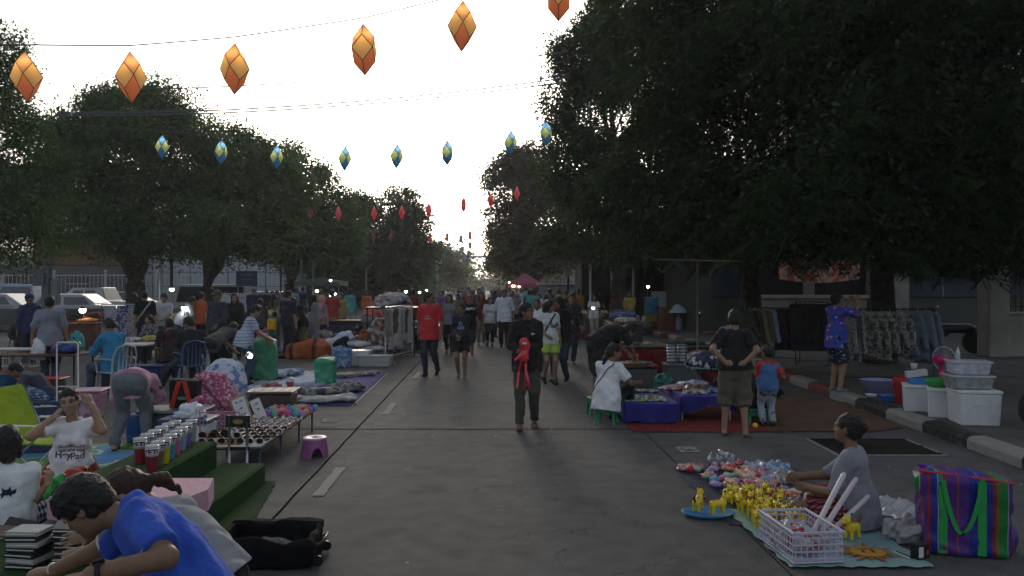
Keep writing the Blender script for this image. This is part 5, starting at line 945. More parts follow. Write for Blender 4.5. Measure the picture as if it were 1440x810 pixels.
# open suitcase
t = thing('suitcase', 'open black soft suitcase lying on the road behind the boy in blue', 'suitcase', (-1.62, 5.34, 0), R(3)); mb = mat('black_nylon', (.009, .009, .011), rough=.9, var=.25, bump=.3, bs=60, spec=.1)
blob('shell', [bx((0, 0, .10), (.32, .21, .10), rd=.05), bx((0, .0, .19), (.28, .17, .10), rd=.03, sub=True, k=.02)], .009, mb, t, noise=(.008, 17, 3), planes=[((0, 0, .003), (0, 0, -1))]); blob('flap', [bx((.0, .24, .17), (.31, .05, .03), rd=.02), bx((-.05, .30, .13), (.28, .06, .04), rd=.03, k=.04)], .009, mb, t, noise=(.008, 19, 6))
mm = M()
for y in (-.15, .15): mm.x = Matrix.Identity(4); mm.tube([(.345, y-.012, .045), (.345, y+.012, .045)], .035, 12)
mm.build('wheels', m_blackp, t); M().tube([(.33, -.1, .13), (.365, -.1, .15), (.365, .1, .15), (.33, .1, .13)], .009).build('handle', m_blackp, t)
heap('folded_cloth', 'crumpled dark cloth lying inside the open suitcase', 'cloth', (-1.62, 5.32, .042), (.48, .28, .12), dgrey, 0, 9)
# ---- sunglasses table
tb = thing('low_display_table', 'long low table covered in white card carrying sunglasses and rows of small coloured pouches', 'table', (-2.78, 8.9, 0), R(1.4))
M().box((0, 0, .262), (.66, 2.45, .016), .003).build('top', pl('black_board', (.025, .02, .02), .6), tb); M().box((.0, -.75, .274), (.62, .85, .006), .002).build('white_card', mat('white_card', (.62, .61, .58), var=.06), tb); M().box((.02, .1, .274), (.62, .8, .006), .002).build('orange_cloth', cl('orange_cloth', (.40, .12, .03)), tb)
for sx in (-1, 1):
    for y in (-1.15, -.35, .45, 1.12): M().tube([(sx*.29, y, 0), (sx*.29, y, .256)], .014, 8).build('leg', pl('blue_grey_paint', (.08, .13, .18), .5), tb)
def sunglasses(m, lens):
    o = thing('sunglasses', 'x', 'sunglasses', (0, 0, 0), 0, 'sunglasses laid out on the white card'); fr = M(); ln = M()
    for s in (-1, 1):
        c = [(s*.034+.026*math.cos(a), 0, .024+.021*math.sin(a)) for a in np.linspace(0, 2*PI, 13)]; fr.tube(c, .0028, 5, caps=False); ln.add([(x, -.0005, z) for x, _, z in c[:-1]], [tuple(range(12))])
        fr2 = M()
    fr.tube([(-.01, 0, .032), (0, -.001, .035), (.01, 0, .032)], .0025, 5); fr.build('frame', m, o); ln.build('lenses', lens, o)
    for s in (-1, 1): M().tube([(s*.062, 0, .034), (s*.063, .06, .032), (s*.060, .12, .018)], .0022, 5).build('temple', m, o)
    return o
lens = pl('dark_lens', (.03, .02, .015), .08, spec=.8); sg = sunglasses(m_wplast, lens); it = []
for r in range(5):
    for c in range(6): it.append((-3.0+c*.095+r*.012, 7.82+r*.17, .279, random.uniform(-.08, .08), 1.4))
for k, o in enumerate(spread(sg, it)):
    r_, c_ = divmod(k, 6); nm, mm_ = [('white', m_wplast), ('brown', pl('tortoise', (.12, .05, .02), .3)), ('black', m_blackp), ('clear', pl('clear_frame', (.4, .4, .38), .2))][(k*7+r_) % 4]
    recolor(o, 'frame', mm_); recolor(o, 'temple', mm_); o['label'] = '%s-framed sunglasses, %s from the left in the %s row of the white card' % (nm, ORD[c_], ORD[r_])
# wallets and trinkets (mid part), coloured pouches (rear part)
tk = thing('trinket', 'silvery wrapped trinket lying among the others in the middle of the low table', 'trinket', (0, 0, 0), 0, 'silvery trinkets in the middle of the low table'); blob('wrapping', [ell((0, 0, .012), (.03, .02, .014))], .006, pl('silver_film', (.45, .46, .48), .2, rgb2=(.08, .07, .07), fac=(.45, .55), ns=60, metal=.3), tk, noise=(.006, 90, 4)); M().box((0, 0, .026), (.02, .012, .006), .002).build('tag', lea[1], tk)
spread(tk, labels=['silvery trinket, %s from the left in the %s row of trinkets on the low table' % (ORD[i], ORD[j]) for j in range(8) for i in range(8)], items=[(-3.02+i*.075+random.uniform(-.015, .015)+j*.006, 8.72+j*.085+random.uniform(-.015, .015), .278, random.uniform(0, 3), random.uniform(.9, 1.3)) for j in range(8) for i in range(8)])
pc = [('yellow', (.55, .42, .08)), ('coral', (.55, .14, .13)), ('pink', (.55, .10, .28)), ('violet', (.25, .13, .42)), ('blue', (.05, .2, .5)), ('aqua', (.08, .4, .45)), ('mint', (.15, .45, .25)), ('orange', (.6, .26, .05)), ('lilac', (.38, .26, .5)), ('crimson', (.4, .03, .12))]
pu = thing('pouch', 'x', 'pouch', (0, 0, 0), 0, 'small round coloured pouches at the rear of the low table'); blob('shell', [ell((0, 0, .042), (.040, .034, .044))], .006, cl('pouch_yellow', pc[0][1]), pu); M().lathe([(.041, .0), (.0415, .006), (.041, .012)], 16, (0, 0, .032), 1, .75).build('zip', m_wplast, pu); M().ball((0, .012, .062), .014, 8, (1.4, .8, .6)).build('bow', m_blackp, pu)
it = [(-2.98+i*.083+j*.008, 9.46+j*.115, .27, random.uniform(-.3, .3)) for j in range(5) for i in range(7)]
for k, o in enumerate(spread(pu, it)):
    n_, c_ = pc[(k*3+k//7) % 10]; recolor(o, 'shell', cl('pouch_'+n_, c_)); o['label'] = '%s round pouch, %s from the left in the %s row of pouches' % (n_, ORD[k % 7], ORD[k//7])
# wire rack and stand with glasses at the left front of the table
t = thing('wire_rack', 'white wire mesh rack with a pink frame on the sunglasses table', 'rack', (-3.08, 7.86, .27)); mm = M()
for k in range(12): mm.tube([(-.0+k*.035, 0, .02), (k*.035, 0, .31)], .0016, 4)
for k in range(9): mm.tube([(0, 0, .03+k*.034), (.385, 0, .03+k*.034)], .0016, 4)
mm.build('mesh', m_wplast, t); M().tube([(0, 0, 0), (0, 0, .32), (.39, 0, .32), (.39, 0, 0)], .009, 8).build('frame', pl('pink_enamel', (.42, .10, .2), .4), t); M().box((.19, .03, .006), (.44, .16, .012), .004).build('base', cl('orange_cloth', (.40, .12, .03)), t)
for k in range(3):
    o = copy_tree(sg); o.location = (-3.0+k*.12, 7.845, .33+.02*(k % 2)); o['label'] = ['brown', 'black', 'white'][k]+' sunglasses hanging on the wire rack'; o['group'] = 'sunglasses hanging on the wire rack'; recolor(o, 'frame', [MATS['tortoise'], m_blackp, m_wplast][k]); recolor(o, 'temple', [MATS['tortoise'], m_blackp, m_wplast][k]); o.scale = (1.5,)*3
t = thing('display_stand', 'upright sunglasses stand with two grey bars and a black header card', 'display stand', (-2.62, 7.62, 0)); M().tube([(-.085, 0, 0), (-.085, 0, .6)], .014).build('post', m_steel, t); M().tube([(.085, 0, 0), (.085, 0, .6)], .014).build('post', m_steel, t)
h = M().box((0, -.005, .54), (.23, .012, .11), .004).build('header_card', m_blackp, t); M().lathe([(.001, 0), (.05, .0)], 16, (0, 0, 0), 1, .5).build('emblem', mat('olive_gold', (.25, .23, .08)), h); h.children[0].rotation_euler = (PI/2, 0, 0); h.children[0].location = (0, -.0125, .54)
M().box((0, -.005, .28), (.22, .012, .035), .004).build('lower_card', m_blackp, t); M().box((0, .04, .008), (.3, .26, .016), .004).build('base', m_dmetal, t)
# framed price signs leaning
for lb, px, py, w_, h_, rz, fm, tx in (('gold-framed card sign with blue and black writing leaning on the brown box', 345, 592, .19, .30, .12, mat('gilt_wood', (.32, .24, .12), rough=.5), ['=-=', '-=', '=-=']), ('narrow white card sign with violet writing beside the gold-framed one', 369, 590, .12, .25, .35, mat('white_card', (.62, .61, .58), var=.06), ['-=', '='])):
    p = G(px, py, .27); t = thing('card_sign', lb, 'sign', p+V3(0, 0, .005), rz); t.rotation_euler = (R(-14), R(-22), rz)
    M().box((0, 0, h_/2), (w_, .012, h_), .003).build('frame', fm, t); M().box((0, -.0075, h_/2), (w_*.78, .004, h_*.84), .001).build('card', mat('sign_white', (.62, .64, .68), var=.03), t)
    for i, s in enumerate(tx): lettering('lettering', s, .062 if i == 0 else .05, pl('ink_blue' if (i == 0) else 'ink_dark', (.08, .09, .3) if i == 0 else (.03, .03, .05)), t, (0, -.0105, h_*(.76-.26*i)), (1, 0, 0), (0, 0, 1), .002)
# brown storage box with slotted lid
t = thing('storage_box', 'large brown plastic storage box with a slotted pale-rimmed lid behind the sunglasses table', 'storage box', (-3.22, 10.75, 0), R(3)); M().box((0, 0, .2), (.56, .46, .4), .03, taper=.9).build('tub', pl('brown_plastic', (.075, .055, .052), .45), t); l_ = M().box((0, 0, .415), (.60, .50, .03), .012).build('lid', pl('brown_lid', (.11, .07, .065), .35), t)
mm = M()
for k in range(4): mm.box((-.2+k*.13, 0, .4325), (.03, .34, .004), .001)
mm.tube([(-.29, -.24, .43), (.29, -.24, .43), (.29, .24, .43), (-.29, .24, .43), (-.29, -.24, .43)], .006, 6); mm.build('ribs', pl('pale_rib', (.42, .38, .36), .4), l_)
# clip lamp
t = thing('clip_lamp', 'black gooseneck lamp with a bright white bulb above the brown storage box', 'lamp', (-3.46, 10.2, 0)); M().tube([(0, 0, 0), (0, 0, .5), (-.01, 0, .86), (-.03, 0, 1.0), (-.02, -.02, 1.05), (.04, -.03, 1.03), (.09, -.04, .99)], .007).build('neck', m_blackp, t); M().lathe([(.03, 0), (.05, -.05), (.052, -.055)], 14, (0, 0, 0)).build('lamp_shade', m_steel, t).location = (.11, -.05, .985); t.children[-1].rotation_euler = (R(15), R(-35), 0)
M().ball((.125, -.06, .94), .034, 10).build('bulb', emis('lamp_white', (1, .97, .9), 9), t)
# cool box, tote, bags
t = thing('cool_box', 'white cool box with a navy blue lid behind the wire rack', 'cool box', (-3.2, 8.95, 0) if False else (-3.55, 8.75, 0)); M().box((0, 0, .17), (.5, .34, .34), .02, taper=.94).build('body', m_wplast, t); M().box((0, 0, .365), (.54, .38, .06), .02).build('lid', pl('navy_plastic', (.02, .05, .16), .4), t)
heap('plastic_bag', 'crumpled white plastic bag on top of the navy cool box lid', 'bag', (-3.5, 8.72, .396), (.34, .22, .16), pl('white_film', (.62, .66, .72), .3), .2, 12, amp=.55, fr=40)
t = thing('bottle', 'pink insulated bottle sling lying against the flowered bag', 'bottle', (-3.72, 8.95, .40), 0); t.rotation_euler = (0, R(52), .2); M().lathe([(.001, 0), (.04, 0), (.045, .02), (.045, .24), (.03, .28), (.001, .285)], 16).build('body', pl('magenta_plastic', (.36, .06, .17), .45), t); M().tube([(.05, 0, .02), (.075, 0, .12), (.05, 0, .24)], .008, 6).build('strap', m_dmetal, t)
t = thing('tote_box', 'grey-green lidded storage tub supporting the black and red bag', 'storage tub', (-3.98, 9.45, 0), R(2)); M().box((0, 0, .18), (.72, .46, .36), .03, taper=.88).build('tub', pl('grey_green_plastic', (.045, .085, .075), .5), t); M().box((0, 0, .37), (.76, .5, .03), .012).build('lid', pl('pale_grey_lid', (.16, .19, .2), .5), t)
t = thing('shopping_bag', 'black bag with two crossing red straps standing on the grey-green tub', 'bag', (-3.86, 9.42, .386), R(-6)); blob('body', [bx((0, 0, .17), (.17, .075, .17), rd=.02)], .009, cl('black_canvas', (.015, .014, .015)), t, noise=(.006, 20, 3))
for s in (-1, 1): M().grid(lambda u, v, s=s: V3(s*(.03+.10*v)+(u-.5)*.06, -.087-.012*math.sin(PI*v), .33-.32*v), 2, 8).build('strap', cl('red_webbing', (.55, .05, .03)), t)
M().box((0, -.086, .13), (.1, .004, .035), .001).build('label_patch', mat('patch_green', (.1, .22, .18)), t)
heap('fabric_bag', 'bulging pink flowered fabric bag beside the black and red bag', 'bag', (-3.9, 10.35, 0), (.62, .5, .85), blotch('pink_flowers', [(0, (.35, .08, .18)), (.4, (.5, .28, .38)), (.6, (.30, .06, .15)), (.88, (.5, .42, .46))], 34, kind='cells'), .2, 31, vox=.014, amp=.12)
heap('fabric_bag', 'white and blue patterned sack behind the pink flowered bag', 'bag', (-3.95, 10.95, 0), (.72, .4, .92), blotch('white_blue_sack', [(0, (.5, .56, .66)), (.62, (.14, .22, .44)), (.8, (.45, .5, .6))], 16, kind='cells'), -.3, 33, vox=.016, amp=.1)
heap('plastic_bag', 'dull pink bag leaning by the brown storage box', 'bag', (-3.45, 11.5, 0), (.36, .25, .5), cl('dull_pink', (.30, .13, .14)), .1, 35, vox=.012)
t = thing('water_drum', 'squat blue plastic drum behind the tumblers', 'drum', (-4.35, 9.35, 0)); M().lathe([(.001, 0), (.14, 0), (.16, .02), (.165, .1), (.16, .11), (.165, .12), (.165, .3), (.15, .33), (.001, .335)], 22).build('body', pl('blue_drum', (.02, .09, .30), .45), t); M().lathe([(.05, 0), (.05, .03), (.001, .032)], 14, (.0, 0, .335)).build('cap', pl('blue_drum', (.02, .09, .30), .45), t)
# pink stool
t = thing('stool', 'round purple-pink plastic stool with a pale top standing alone on the road', 'stool', G(439, 645)+V3(0, .1, 0)); mm = M(); n = 30
def wall(u, v):
    a = 2*PI*u; z = .20*v; k = max(0, 1-((a-PI*1.42+PI) % (2*PI)-PI)**2/.13) if False else 0
    return V3(0, 0, 0)
prof = [(.155, 0), (.15, .02), (.125, .19), (.12, .20)]
def arch(a): 
    d = min(abs((a-c+PI) % (2*PI)-PI) for c in (R(295), R(25), R(160))); return .115*math.sqrt(max(0, 1-(d/.42)**2))
for i in range(60):
    a0, a1 = 2*PI*i/60, 2*PI*(i+1)/60; z0, z1 = arch(a0), arch(a1); mm.grid(lambda u, v: (lambda a, z: V3(math.cos(a)*(.152-.15*z), math.sin(a)*(.152-.15*z), z))(a0+(a1-a0)*u, (z0+(z1-z0)*u)+(.2-(z0+(z1-z0)*u))*v), 1, 5)
mm.build('body', pl('purple_plastic', (.30, .09, .26), .4), t); M().lathe([(.125, .195), (.126, .205), (.118, .212), (.03, .208), (.03, .19)], 26).build('seat', pl('pale_pink_plastic', (.55, .36, .46), .35), t)
# ---- folding lime chair
t = thing('folding_chair', 'lime green folding chair with white armrests at the left edge', 'chair', (-4.56, 7.65, 0), R(-8)); t.scale = (1, 1, .86); lime = cl('lime_canvas', (.30, .42, .02)); wf = m_wplast
M().add([(-.12, -.22, .44), (-.12, .22, .44), (-.34, .22, 1.0), (-.34, -.22, 1.0), (-.14, -.22, .43), (-.14, .22, .43), (-.36, .22, 1.0), (-.36, -.22, 1.0)], [(0, 1, 2, 3), (7, 6, 5, 4), (0, 4, 5, 1), (2, 6, 7, 3), (1, 5, 6, 2), (3, 7, 4, 0)]).build('backrest', lime, t)
M().box((.1, 0, .42), (.44, .44, .02), .008).build('seat', lime, t)
for s in (-1, 1):
    M().box((.06, s*.25, .62), (.46, .04, .02), .008).build('armrest', wf, t); M().tube([(-.34, s*.23, .98), (-.12, s*.24, .44), (.3, s*.24, 0)], .012).build('leg', m_steel, t); M().tube([(.28, s*.24, .61), (-.25, s*.24, 0)], .012).build('leg', m_steel, t)
# ---- crates and tubs behind
t = thing('storage_crate', 'navy crate full of pale goods with white lettering on its side, behind the lime chair', 'crate', (-5.25, 8.9, 0), R(14)); mm = M()
mm.box((0, 0, .02), (.62, .46, .04), .01)
for sx in (-1, 1): mm.box((sx*.30, 0, .26), (.025, .46, .50), .008)
for sy in (-1, 1): mm.box((0, sy*.22, .26), (.58, .025, .50), .008)
mm.build('tub', pl('navy_tub', (.02, .035, .09), .5), t); lettering('lettering', 'CT', .15, m_wplast, t, (.1, -.2335, .36), (1, 0, 0), (0, 0, 1), .006)
heap('garments', 'pale folded goods filling the navy crate', 'clothes', (-5.25, 8.9, .3), (.54, .38, .22), cl('pale_goods', (.3, .3, .32), rgb2=(.5, .5, .55)), .24, 41)
t = thing('laundry_basket', 'pink and white plastic laundry basket behind the smiling girl\'s head', 'basket', (-5.85, 10.9, 0), R(10)); M().box((0, 0, .2), (.5, .38, .4), .04, taper=.85).build('tub', blotch('pink_white_plastic', [(0, (.42, .22, .3)), (.5, (.5, .38, .45)), (.6, (.38, .12, .2))], 5, rough=.4), t); M().box((0, 0, .405), (.54, .42, .025), .01).build('rim', pl('rose_rim', (.45, .25, .33), .4), t)
t = thing('rail_frame', 'thin white tubular frame standing in front of the turquoise-shirted man', 'frame', (-6.75, 12.1, 0), R(3)); mm = M().tube([(-.16, 0, 0), (-.16, 0, .94), (-.15, 0, .97), (.13, 0, .97), (.15, 0, .95), (.16, 0, 0)], .012, 8); mm.build('hoop', m_wplast, t); M().tube([(-.16, 0, .3), (.16, 0, .3)], .01, 6).build('crossbar', m_wplast, t)
def plastic_chair(label, loc, rz, m, arms=True):
    t = thing('plastic_chair', label, 'chair', loc, rz); M().box((0, .0, .435), (.42, .42, .02), .01).build('seat', m, t)
    bm_ = M(); bm_.tube([(-.19, -.2, .42), (-.2, -.26, .70), (-.15, -.29, .84), (0, -.30, .88), (.15, -.29, .84), (.2, -.26, .70), (.19, -.2, .42)], .018, 8, flat=.7)
    for x in (-.09, -.03, .03, .09): bm_.tube([(x, -.215, .44), (x*1.1, -.265, .66), (x, -.295, .86-abs(x)*.2)], .014, 6, flat=.5)
    bm_.build('backrest', m, t)
    for sx in (-1, 1):
        for sy in (-1, 1): M().tube([(sx*.18, sy*.18, .43), (sx*.23, sy*.23, 0)], [.022, .016], 6, flat=.8).build('leg', m, t)
        if arms: M().tube([(sx*.19, -.25, .64), (sx*.25, -.1, .66), (sx*.25, .15, .65), (sx*.22, .19, .6), (sx*.2, .18, .43)], .016, 6, flat=1).build('armrest', m, t)
    return t
plastic_chair('pale grey plastic armchair under the man in the turquoise shirt', G(160, 560)+V3(0.04, -.02, 0), R(58), pl('pale_grey_plastic', (.34, .37, .38), .45)); plastic_chair('blue plastic chair under the young man in black', G(268, 548), R(35), pl('blue_chair_plastic', (.02, .07, .20), .45))
def simple_table(label, loc, size, rz=0, top=m_wood, legm=None, name='stall_table', h=.7, skirt=None, group=None):
    t = thing(name, label, 'table', loc, rz, group); sx, sy = size; M().box((0, 0, h-.02), (sx, sy, .035), .008).build('top', top, t)
    if skirt: M().box((0, 0, h/2-.03), (sx*.97, sy*.97, h-.08), .02).build('drape', skirt, t)
    else:
        for a in (-1, 1):
            for b in (-1, 1): M().tube([(a*(sx/2-.05), b*(sy/2-.05), 0), (a*(sx/2-.05), b*(sy/2-.05), h-.035)], .016, 6).build('leg', legm or m_dmetal, t)
    return t
simple_table('brown stall table with bright toys left of the turquoise shirt', (-8.1, 13.9, 0), (1.3, .8), R(4), h=.66)
heap('plastic_bag', 'bright green bag on the brown stall table', 'bag', at(100, 494, 13.9), (.34, .3, .2), pl('green_film', (.03, .32, .06), .35), 0, 51, amp=.4)
heap('goods_pile', 'jumble of blue and purple wrapped goods on the brown stall table', 'goods', (-7.75, 13.8, .66), (.5, .4, .2), blotch('mixed_goods', [(0, (.05, .08, .3)), (.42, (.2, .1, .35)), (.5, (.4, .4, .42)), (.56, (.35, .1, .1)), (.62, (.03, .04, .1))], 14, kind='cells'), .3, 52, vox=.015)
t = thing('tray', 'long red plastic tray on the road behind the boy in blue checks', 'tray', (-7.6, 12.9, .3), R(3)); M().box((0, 0, .02), (.7, .36, .05), .02, taper=.85).build('body', pl('red_tray', (.42, .03, .03), .4), t); M().box((0, 0, -.14), (.6, .3, .26), .01).build('stand', m_wood, t)
t = thing('wire_basket', 'white wire basket with a lid on a low stand at the left', 'basket', (-8.9, 14.2, 0), R(2)); mm = M()
for k in range(17): mm.tube([(-.4+k*.05, -.2, .42), (-.4+k*.05, -.2, .68)], .004, 4); mm.tube([(-.4+k*.05, .2, .42), (-.4+k*.05, .2, .68)], .004, 4)
for z in (.42, .55, .68): mm.tube([(-.4, -.2, z), (.4, -.2, z), (.4, .2, z), (-.4, .2, z), (-.4, -.2, z)], .006, 4)
mm.build('mesh', m_wplast, t); M().box((0, 0, .70), (.86, .44, .02), .006).build('lid', pl('cloudy_lid', (.4, .42, .42), .5), t); M().box((0, 0, .2), (.8, .4, .4), .01).build('stand', pl('grey_tub', (.2, .2, .22), .5), t)
t = thing('tub', 'tall light blue plastic tub beside the boy in the grey t-shirt', 'tub', (-8.35, 13.1, 0)); M().lathe([(.001, .01), (.14, .01), (.19, .38), (.205, .385), (.2, .4), (.185, .39), (.14, .04), (.001, .04)], 22).build('tub', pl('light_blue_plastic', (.07, .25, .50), .45), t); heap('goods_pile', 'reddish goods heaped in the light blue tub', 'goods', (-8.35, 13.1, .3), (.3, .3, .16), cl('rust_goods', (.25, .06, .03)), 0, 55)
t = simple_table('long goods table with a green edge where the seated people gather', G(222, 524)+V3(0, .4, 0), (1.9, .9), R(6), top=pl('green_top', (.03, .14, .08), .6), h=.60); cols = [('pale wrapped', (.5, .45, .45)), ('yellow checked', (.45, .33, .08)), ('light blue', (.14, .3, .45)), ('dusty pink', (.4, .18, .24)), ('violet', (.2, .14, .3))]
o_ = G(222, 524)+V3(0, .4, 0)
for k, (n_, c_) in enumerate(cols): heap('goods_pile', n_+' goods on the long green-edged table', 'goods', o_+V3(-.75+k*.36, .1*math.sin(k*2), .6), (.4, .5, .14+.03*(k % 2)), blotch('goods_%d' % k, [(0, c_), (.5, tuple(q*.4 for q in c_)), (.6, c_)], 16), .4*k, 60+k, vox=.016)
t = thing('tub', 'navy plastic tub beneath the green-edged table', 'tub', G(205, 543), R(3)); M().box((0, 0, .19), (.62, .42, .38), .03, taper=.88).build('tub', pl('navy_plastic', (.02, .05, .16), .4), t); M().box((0, 0, .38), (.66, .46, .02), .008).build('rim', pl('navy_plastic', (.02, .05, .16), .4), t)
simple_table('reddish wooden display box with fruit-coloured goods behind the turquoise shirt', G(120, 494), (.9, .6), 0, h=.8, skirt=cl('brick_cloth', (.12, .045, .035))); p = G(120, 494); heap('goods_pile', 'orange goods on the reddish display box', 'goods', p+V3(.05, 0, .8), (.5, .4, .14), cl('orange_goods', (.4, .16, .05)), 0, 71)
simple_table('low table spread with pale papers beside the turquoise shirt', (-7.35, 15.3, 0), (.9, .6), 0, h=.72, top=pl('white_papers', (.4, .4, .4), .7)); 
# stroller
t = thing('stroller', 'black folded baby stroller and bags at the left behind the wire basket', 'stroller', G(28, 510), R(20)); blob('hood', [ell((0, 0, .75), (.24, .28, .26)), ell((.12, -.1, .45), (.22, .25, .22))], .02, cl('black_canvas', (.015, .014, .015)), t, noise=(.015, 9, 4)); fr = M().tube([(-.2, .35, .95), (-.2, -.3, .15)], .014); fr.tube([(.25, .35, .95), (.25, -.3, .15)], .014); fr.tube([(-.2, .35, .95), (.25, .35, .95)], .014); fr.build('frame', m_dmetal, t)
for x, y in ((-.2, -.35), (.25, -.35), (-.2, .25), (.25, .25)): w_ = M().tube([(x-.02, y, .11), (x+.02, y, .11)], .11, 16); w_.build('wheel', m_blackp, t)
p = G(52, 536); heap('plastic_bag', 'white carrier bag hanging by the walking man\'s leg', 'bag', at(55, 490, 13.8)-V3(0, 0, .2), (.22, .12, .42), pl('white_film', (.62, .66, .72), .3), 0, 77, vox=.012)
# green mesh bag and neighbours
m_greenf = pl('green_mesh', (.04, .24, .13), .45, bump=.3)
def carrier(name, label, loc, w, d, h, m, rz=0, seed=1, handles=True):
    t = thing(name, label, 'bag', loc, rz); V, Fc = sdf([bx((0, 0, h*.5), (w*.5, d*.5, h*.5), rd=min(w, d)*.18, k=.03), ell((0, 0, h*.9), (w*.42, d*.4, h*.16), k=.05)], max(.01, w*.04), planes=[((0, 0, 0), (0, 0, -1))], noise=(w*.03, 9/w*.8, seed)); mesh_obj('body', V, Fc, m, t, smooth=True)
    if handles:
        for s in (-1, 1): M().tube([(-w*.2, s*d*.25, h*.98), (-w*.15, s*d*.25, h*1.1), (w*.1, s*d*.22, h*1.14), (w*.2, s*d*.25, h*.98)], w*.03, 6, flat=.4).build('handle', m, t)
    return t
carrier('laundry_bag', 'tall green mesh laundry bag beside the woman in the striped t-shirt', G(372, 535), .44, .36, .8, m_greenf, R(5), 3, False)
carrier('plastic_bag', 'full green plastic bag with handles standing on the purple sheet', G(458, 540), .36, .3, .47, pl('green_carrier', (.05, .30, .17), .4), R(5), 5)
carrier('patterned_bag', 'blue and white patterned shopping bag behind the green plastic bag', G(481, 517), .40, .26, .42, blotch('blue_leaf_print', [(0, (.10, .2, .4)), (.4, (.34, .42, .5)), (.6, (.06, .14, .32)), (.85, (.3, .4, .5))], 26, kind='cells'), R(-5), 7)
# the two sheets with clothes
m_lb = mat('pale_blue_sheet', (.34, .40, .50), rough=.8, var=.25, ns=3, bump=.4, bs=8); m_pu = mat('purple_sheet', (.07, .065, .22), rough=.85, var=.15, ns=3, bump=.3, bs=12)
c4 = lambda *ps: [G(x, y)[:2] for x, y in ps]
cloth('ground_sheet', 'pale blue crumpled sheet spread on the road with garments on it', 'ground sheet', c4((338, 574), (432, 574), (470, 524), (360, 522)), m_lb, .006, .03, fold=9)
cloth('ground_sheet', 'deep purple sheet with a white edge spread on the road under garments', 'ground sheet', c4((425, 571), (493, 571), (543, 525), (462, 525)), m_pu, .012, .008)
pl('pale_board2', (.3, .3, .34), .7); mm = M(); a, b = G(494, 572), G(545, 525); s = V3(.035, .01, 0); mm.quad(a+V3(0, 0, .012), a+s*.6+V3(0, 0, .012), b+s*.6+V3(0, 0, .012), b+V3(0, 0, .012)); mm.build('hem', MATS['pale_board2'], bpy.data.objects[[o.name for o in COL.objects if o.name.startswith('ground_sheet')][-1]])
gar = [('bluish crumpled garments at the far left of the pale blue sheet', 372, 530, (1.1, .7, .13), (.16, .22, .36), (.4, .45, .55)), ('blue garment spread at the back of the pale blue sheet', 395, 528, (.9, .4, .12), (.10, .16, .32), (.3, .36, .5)), ('off-white garments in the middle of the pale blue sheet', 388, 548, (.8, .5, .07), (.42, .46, .52), (.55, .58, .62)), ('pale grey garments at the front of the pale blue sheet', 372, 562, (1.2, .55, .08), (.36, .40, .42), (.08, .09, .1)), ('white and olive garments at the front edge', 400, 566, (.9, .4, .09), (.45, .48, .46), (.15, .14, .10)), ('crumpled grey shirts on the purple sheet', 440, 556, (1.0, .6, .15), (.34, .34, .32), (.06, .06, .07)), ('crumpled white shirts spread at the near edge of the purple sheet', 455, 565, (1.1, .5, .09), (.5, .52, .54), (.28, .28, .26)), ('heap of grey striped garments at the right of the purple sheet', 486, 550, (.7, .6, .16), (.36, .35, .33), (.08, .08, .08)), ('small cream garments at the back of the purple sheet', 476, 530, (.7, .25, .08), (.5, .46, .38), (.3, .26, .2)), ('white bundle at the back right of the purple sheet', 514, 528, (.5, .3, .09), (.5, .5, .55), (.2, .12, .14)), ('dark blue garment in the middle of the purple sheet', 432, 545, (.8, .5, .08), (.05, .07, .2), (.2, .24, .4))]
for k, (lb, px, py, sz, c1, c2) in enumerate(gar): heap('garments', lb, 'clothes', G(px, py, .02)+V3(0, 0, .015), sz, blotch('garment_%d' % k, [(0, c1), (.5, c2), (.56, c1), (.66, c2)], 5, interp='LINEAR'), .3*math.sin(k*2.3), 80+k, vox=.016, amp=.5, fr=13, lumps=11, group='garments spread on the sheets')
t = thing('drink_cup', 'clear plastic cup of red drink standing on the pale blue sheet', 'cup', G(408, 549, .02)); t.scale = (1.5,)*3; M().lathe([(.001, 0), (.03, 0), (.042, .1), (.042, .10)], 16).build('cup', pl('red_drink', (.30, .01, .02), .15), t); M().lathe([(.043, .1), (.04, .13), (.02, .15), (.001, .15)], 16).build('lid', MATS['clear_lid'], t); M().tube([(0, 0, .14), (.015, 0, .2)], .003, 5).build('straw', m_wplast, t)
# orange bag and things around
t = thing('blanket_bundle', 'big orange and brown striped bag lying among the boxes', 'bag', G(434, 505)); V, Fc = sdf([bx((0, 0, .2), (.5, .28, .2), rd=.1), ell((.15, 0, .3), (.34, .22, .2), k=.1), ell((-.3, 0, .15), (.25, .24, .15), k=.1)], .022, planes=[((0, 0, .01), (0, 0, -1))], noise=(.02, 9, 2)); mesh_obj('body', V, Fc, stripes('orange_brown_stripe', 0, .55, [(0, (.32, .08, .02)), (.35, (.07, .025, .025)), (.5, (.34, .09, .025)), (.62, (.28, .16, .10)), (.66, (.34, .09, .025))], noise=.15), t, smooth=True)
heap('pouch', 'small shiny black pouch at the foot of the orange bag', 'bag', G(397, 504), (.36, .26, .16), pl('shiny_black', (.02, .022, .026), .2), 0, 101, vox=.014, lumps=2)
t = thing('cardboard', 'flattened pale cardboard strip under the orange bag', 'cardboard', G(440, 506)); M().box((0, 0, .008), (1.4, .3, .012), .002).build('sheet', m_card, t)
carrier('plastic_bag', 'large translucent white sack right of the orange bag', G(470, 500), .5, .4, .42, pl('cloudy_film', (.42, .45, .50), .35), 0, 9, False)
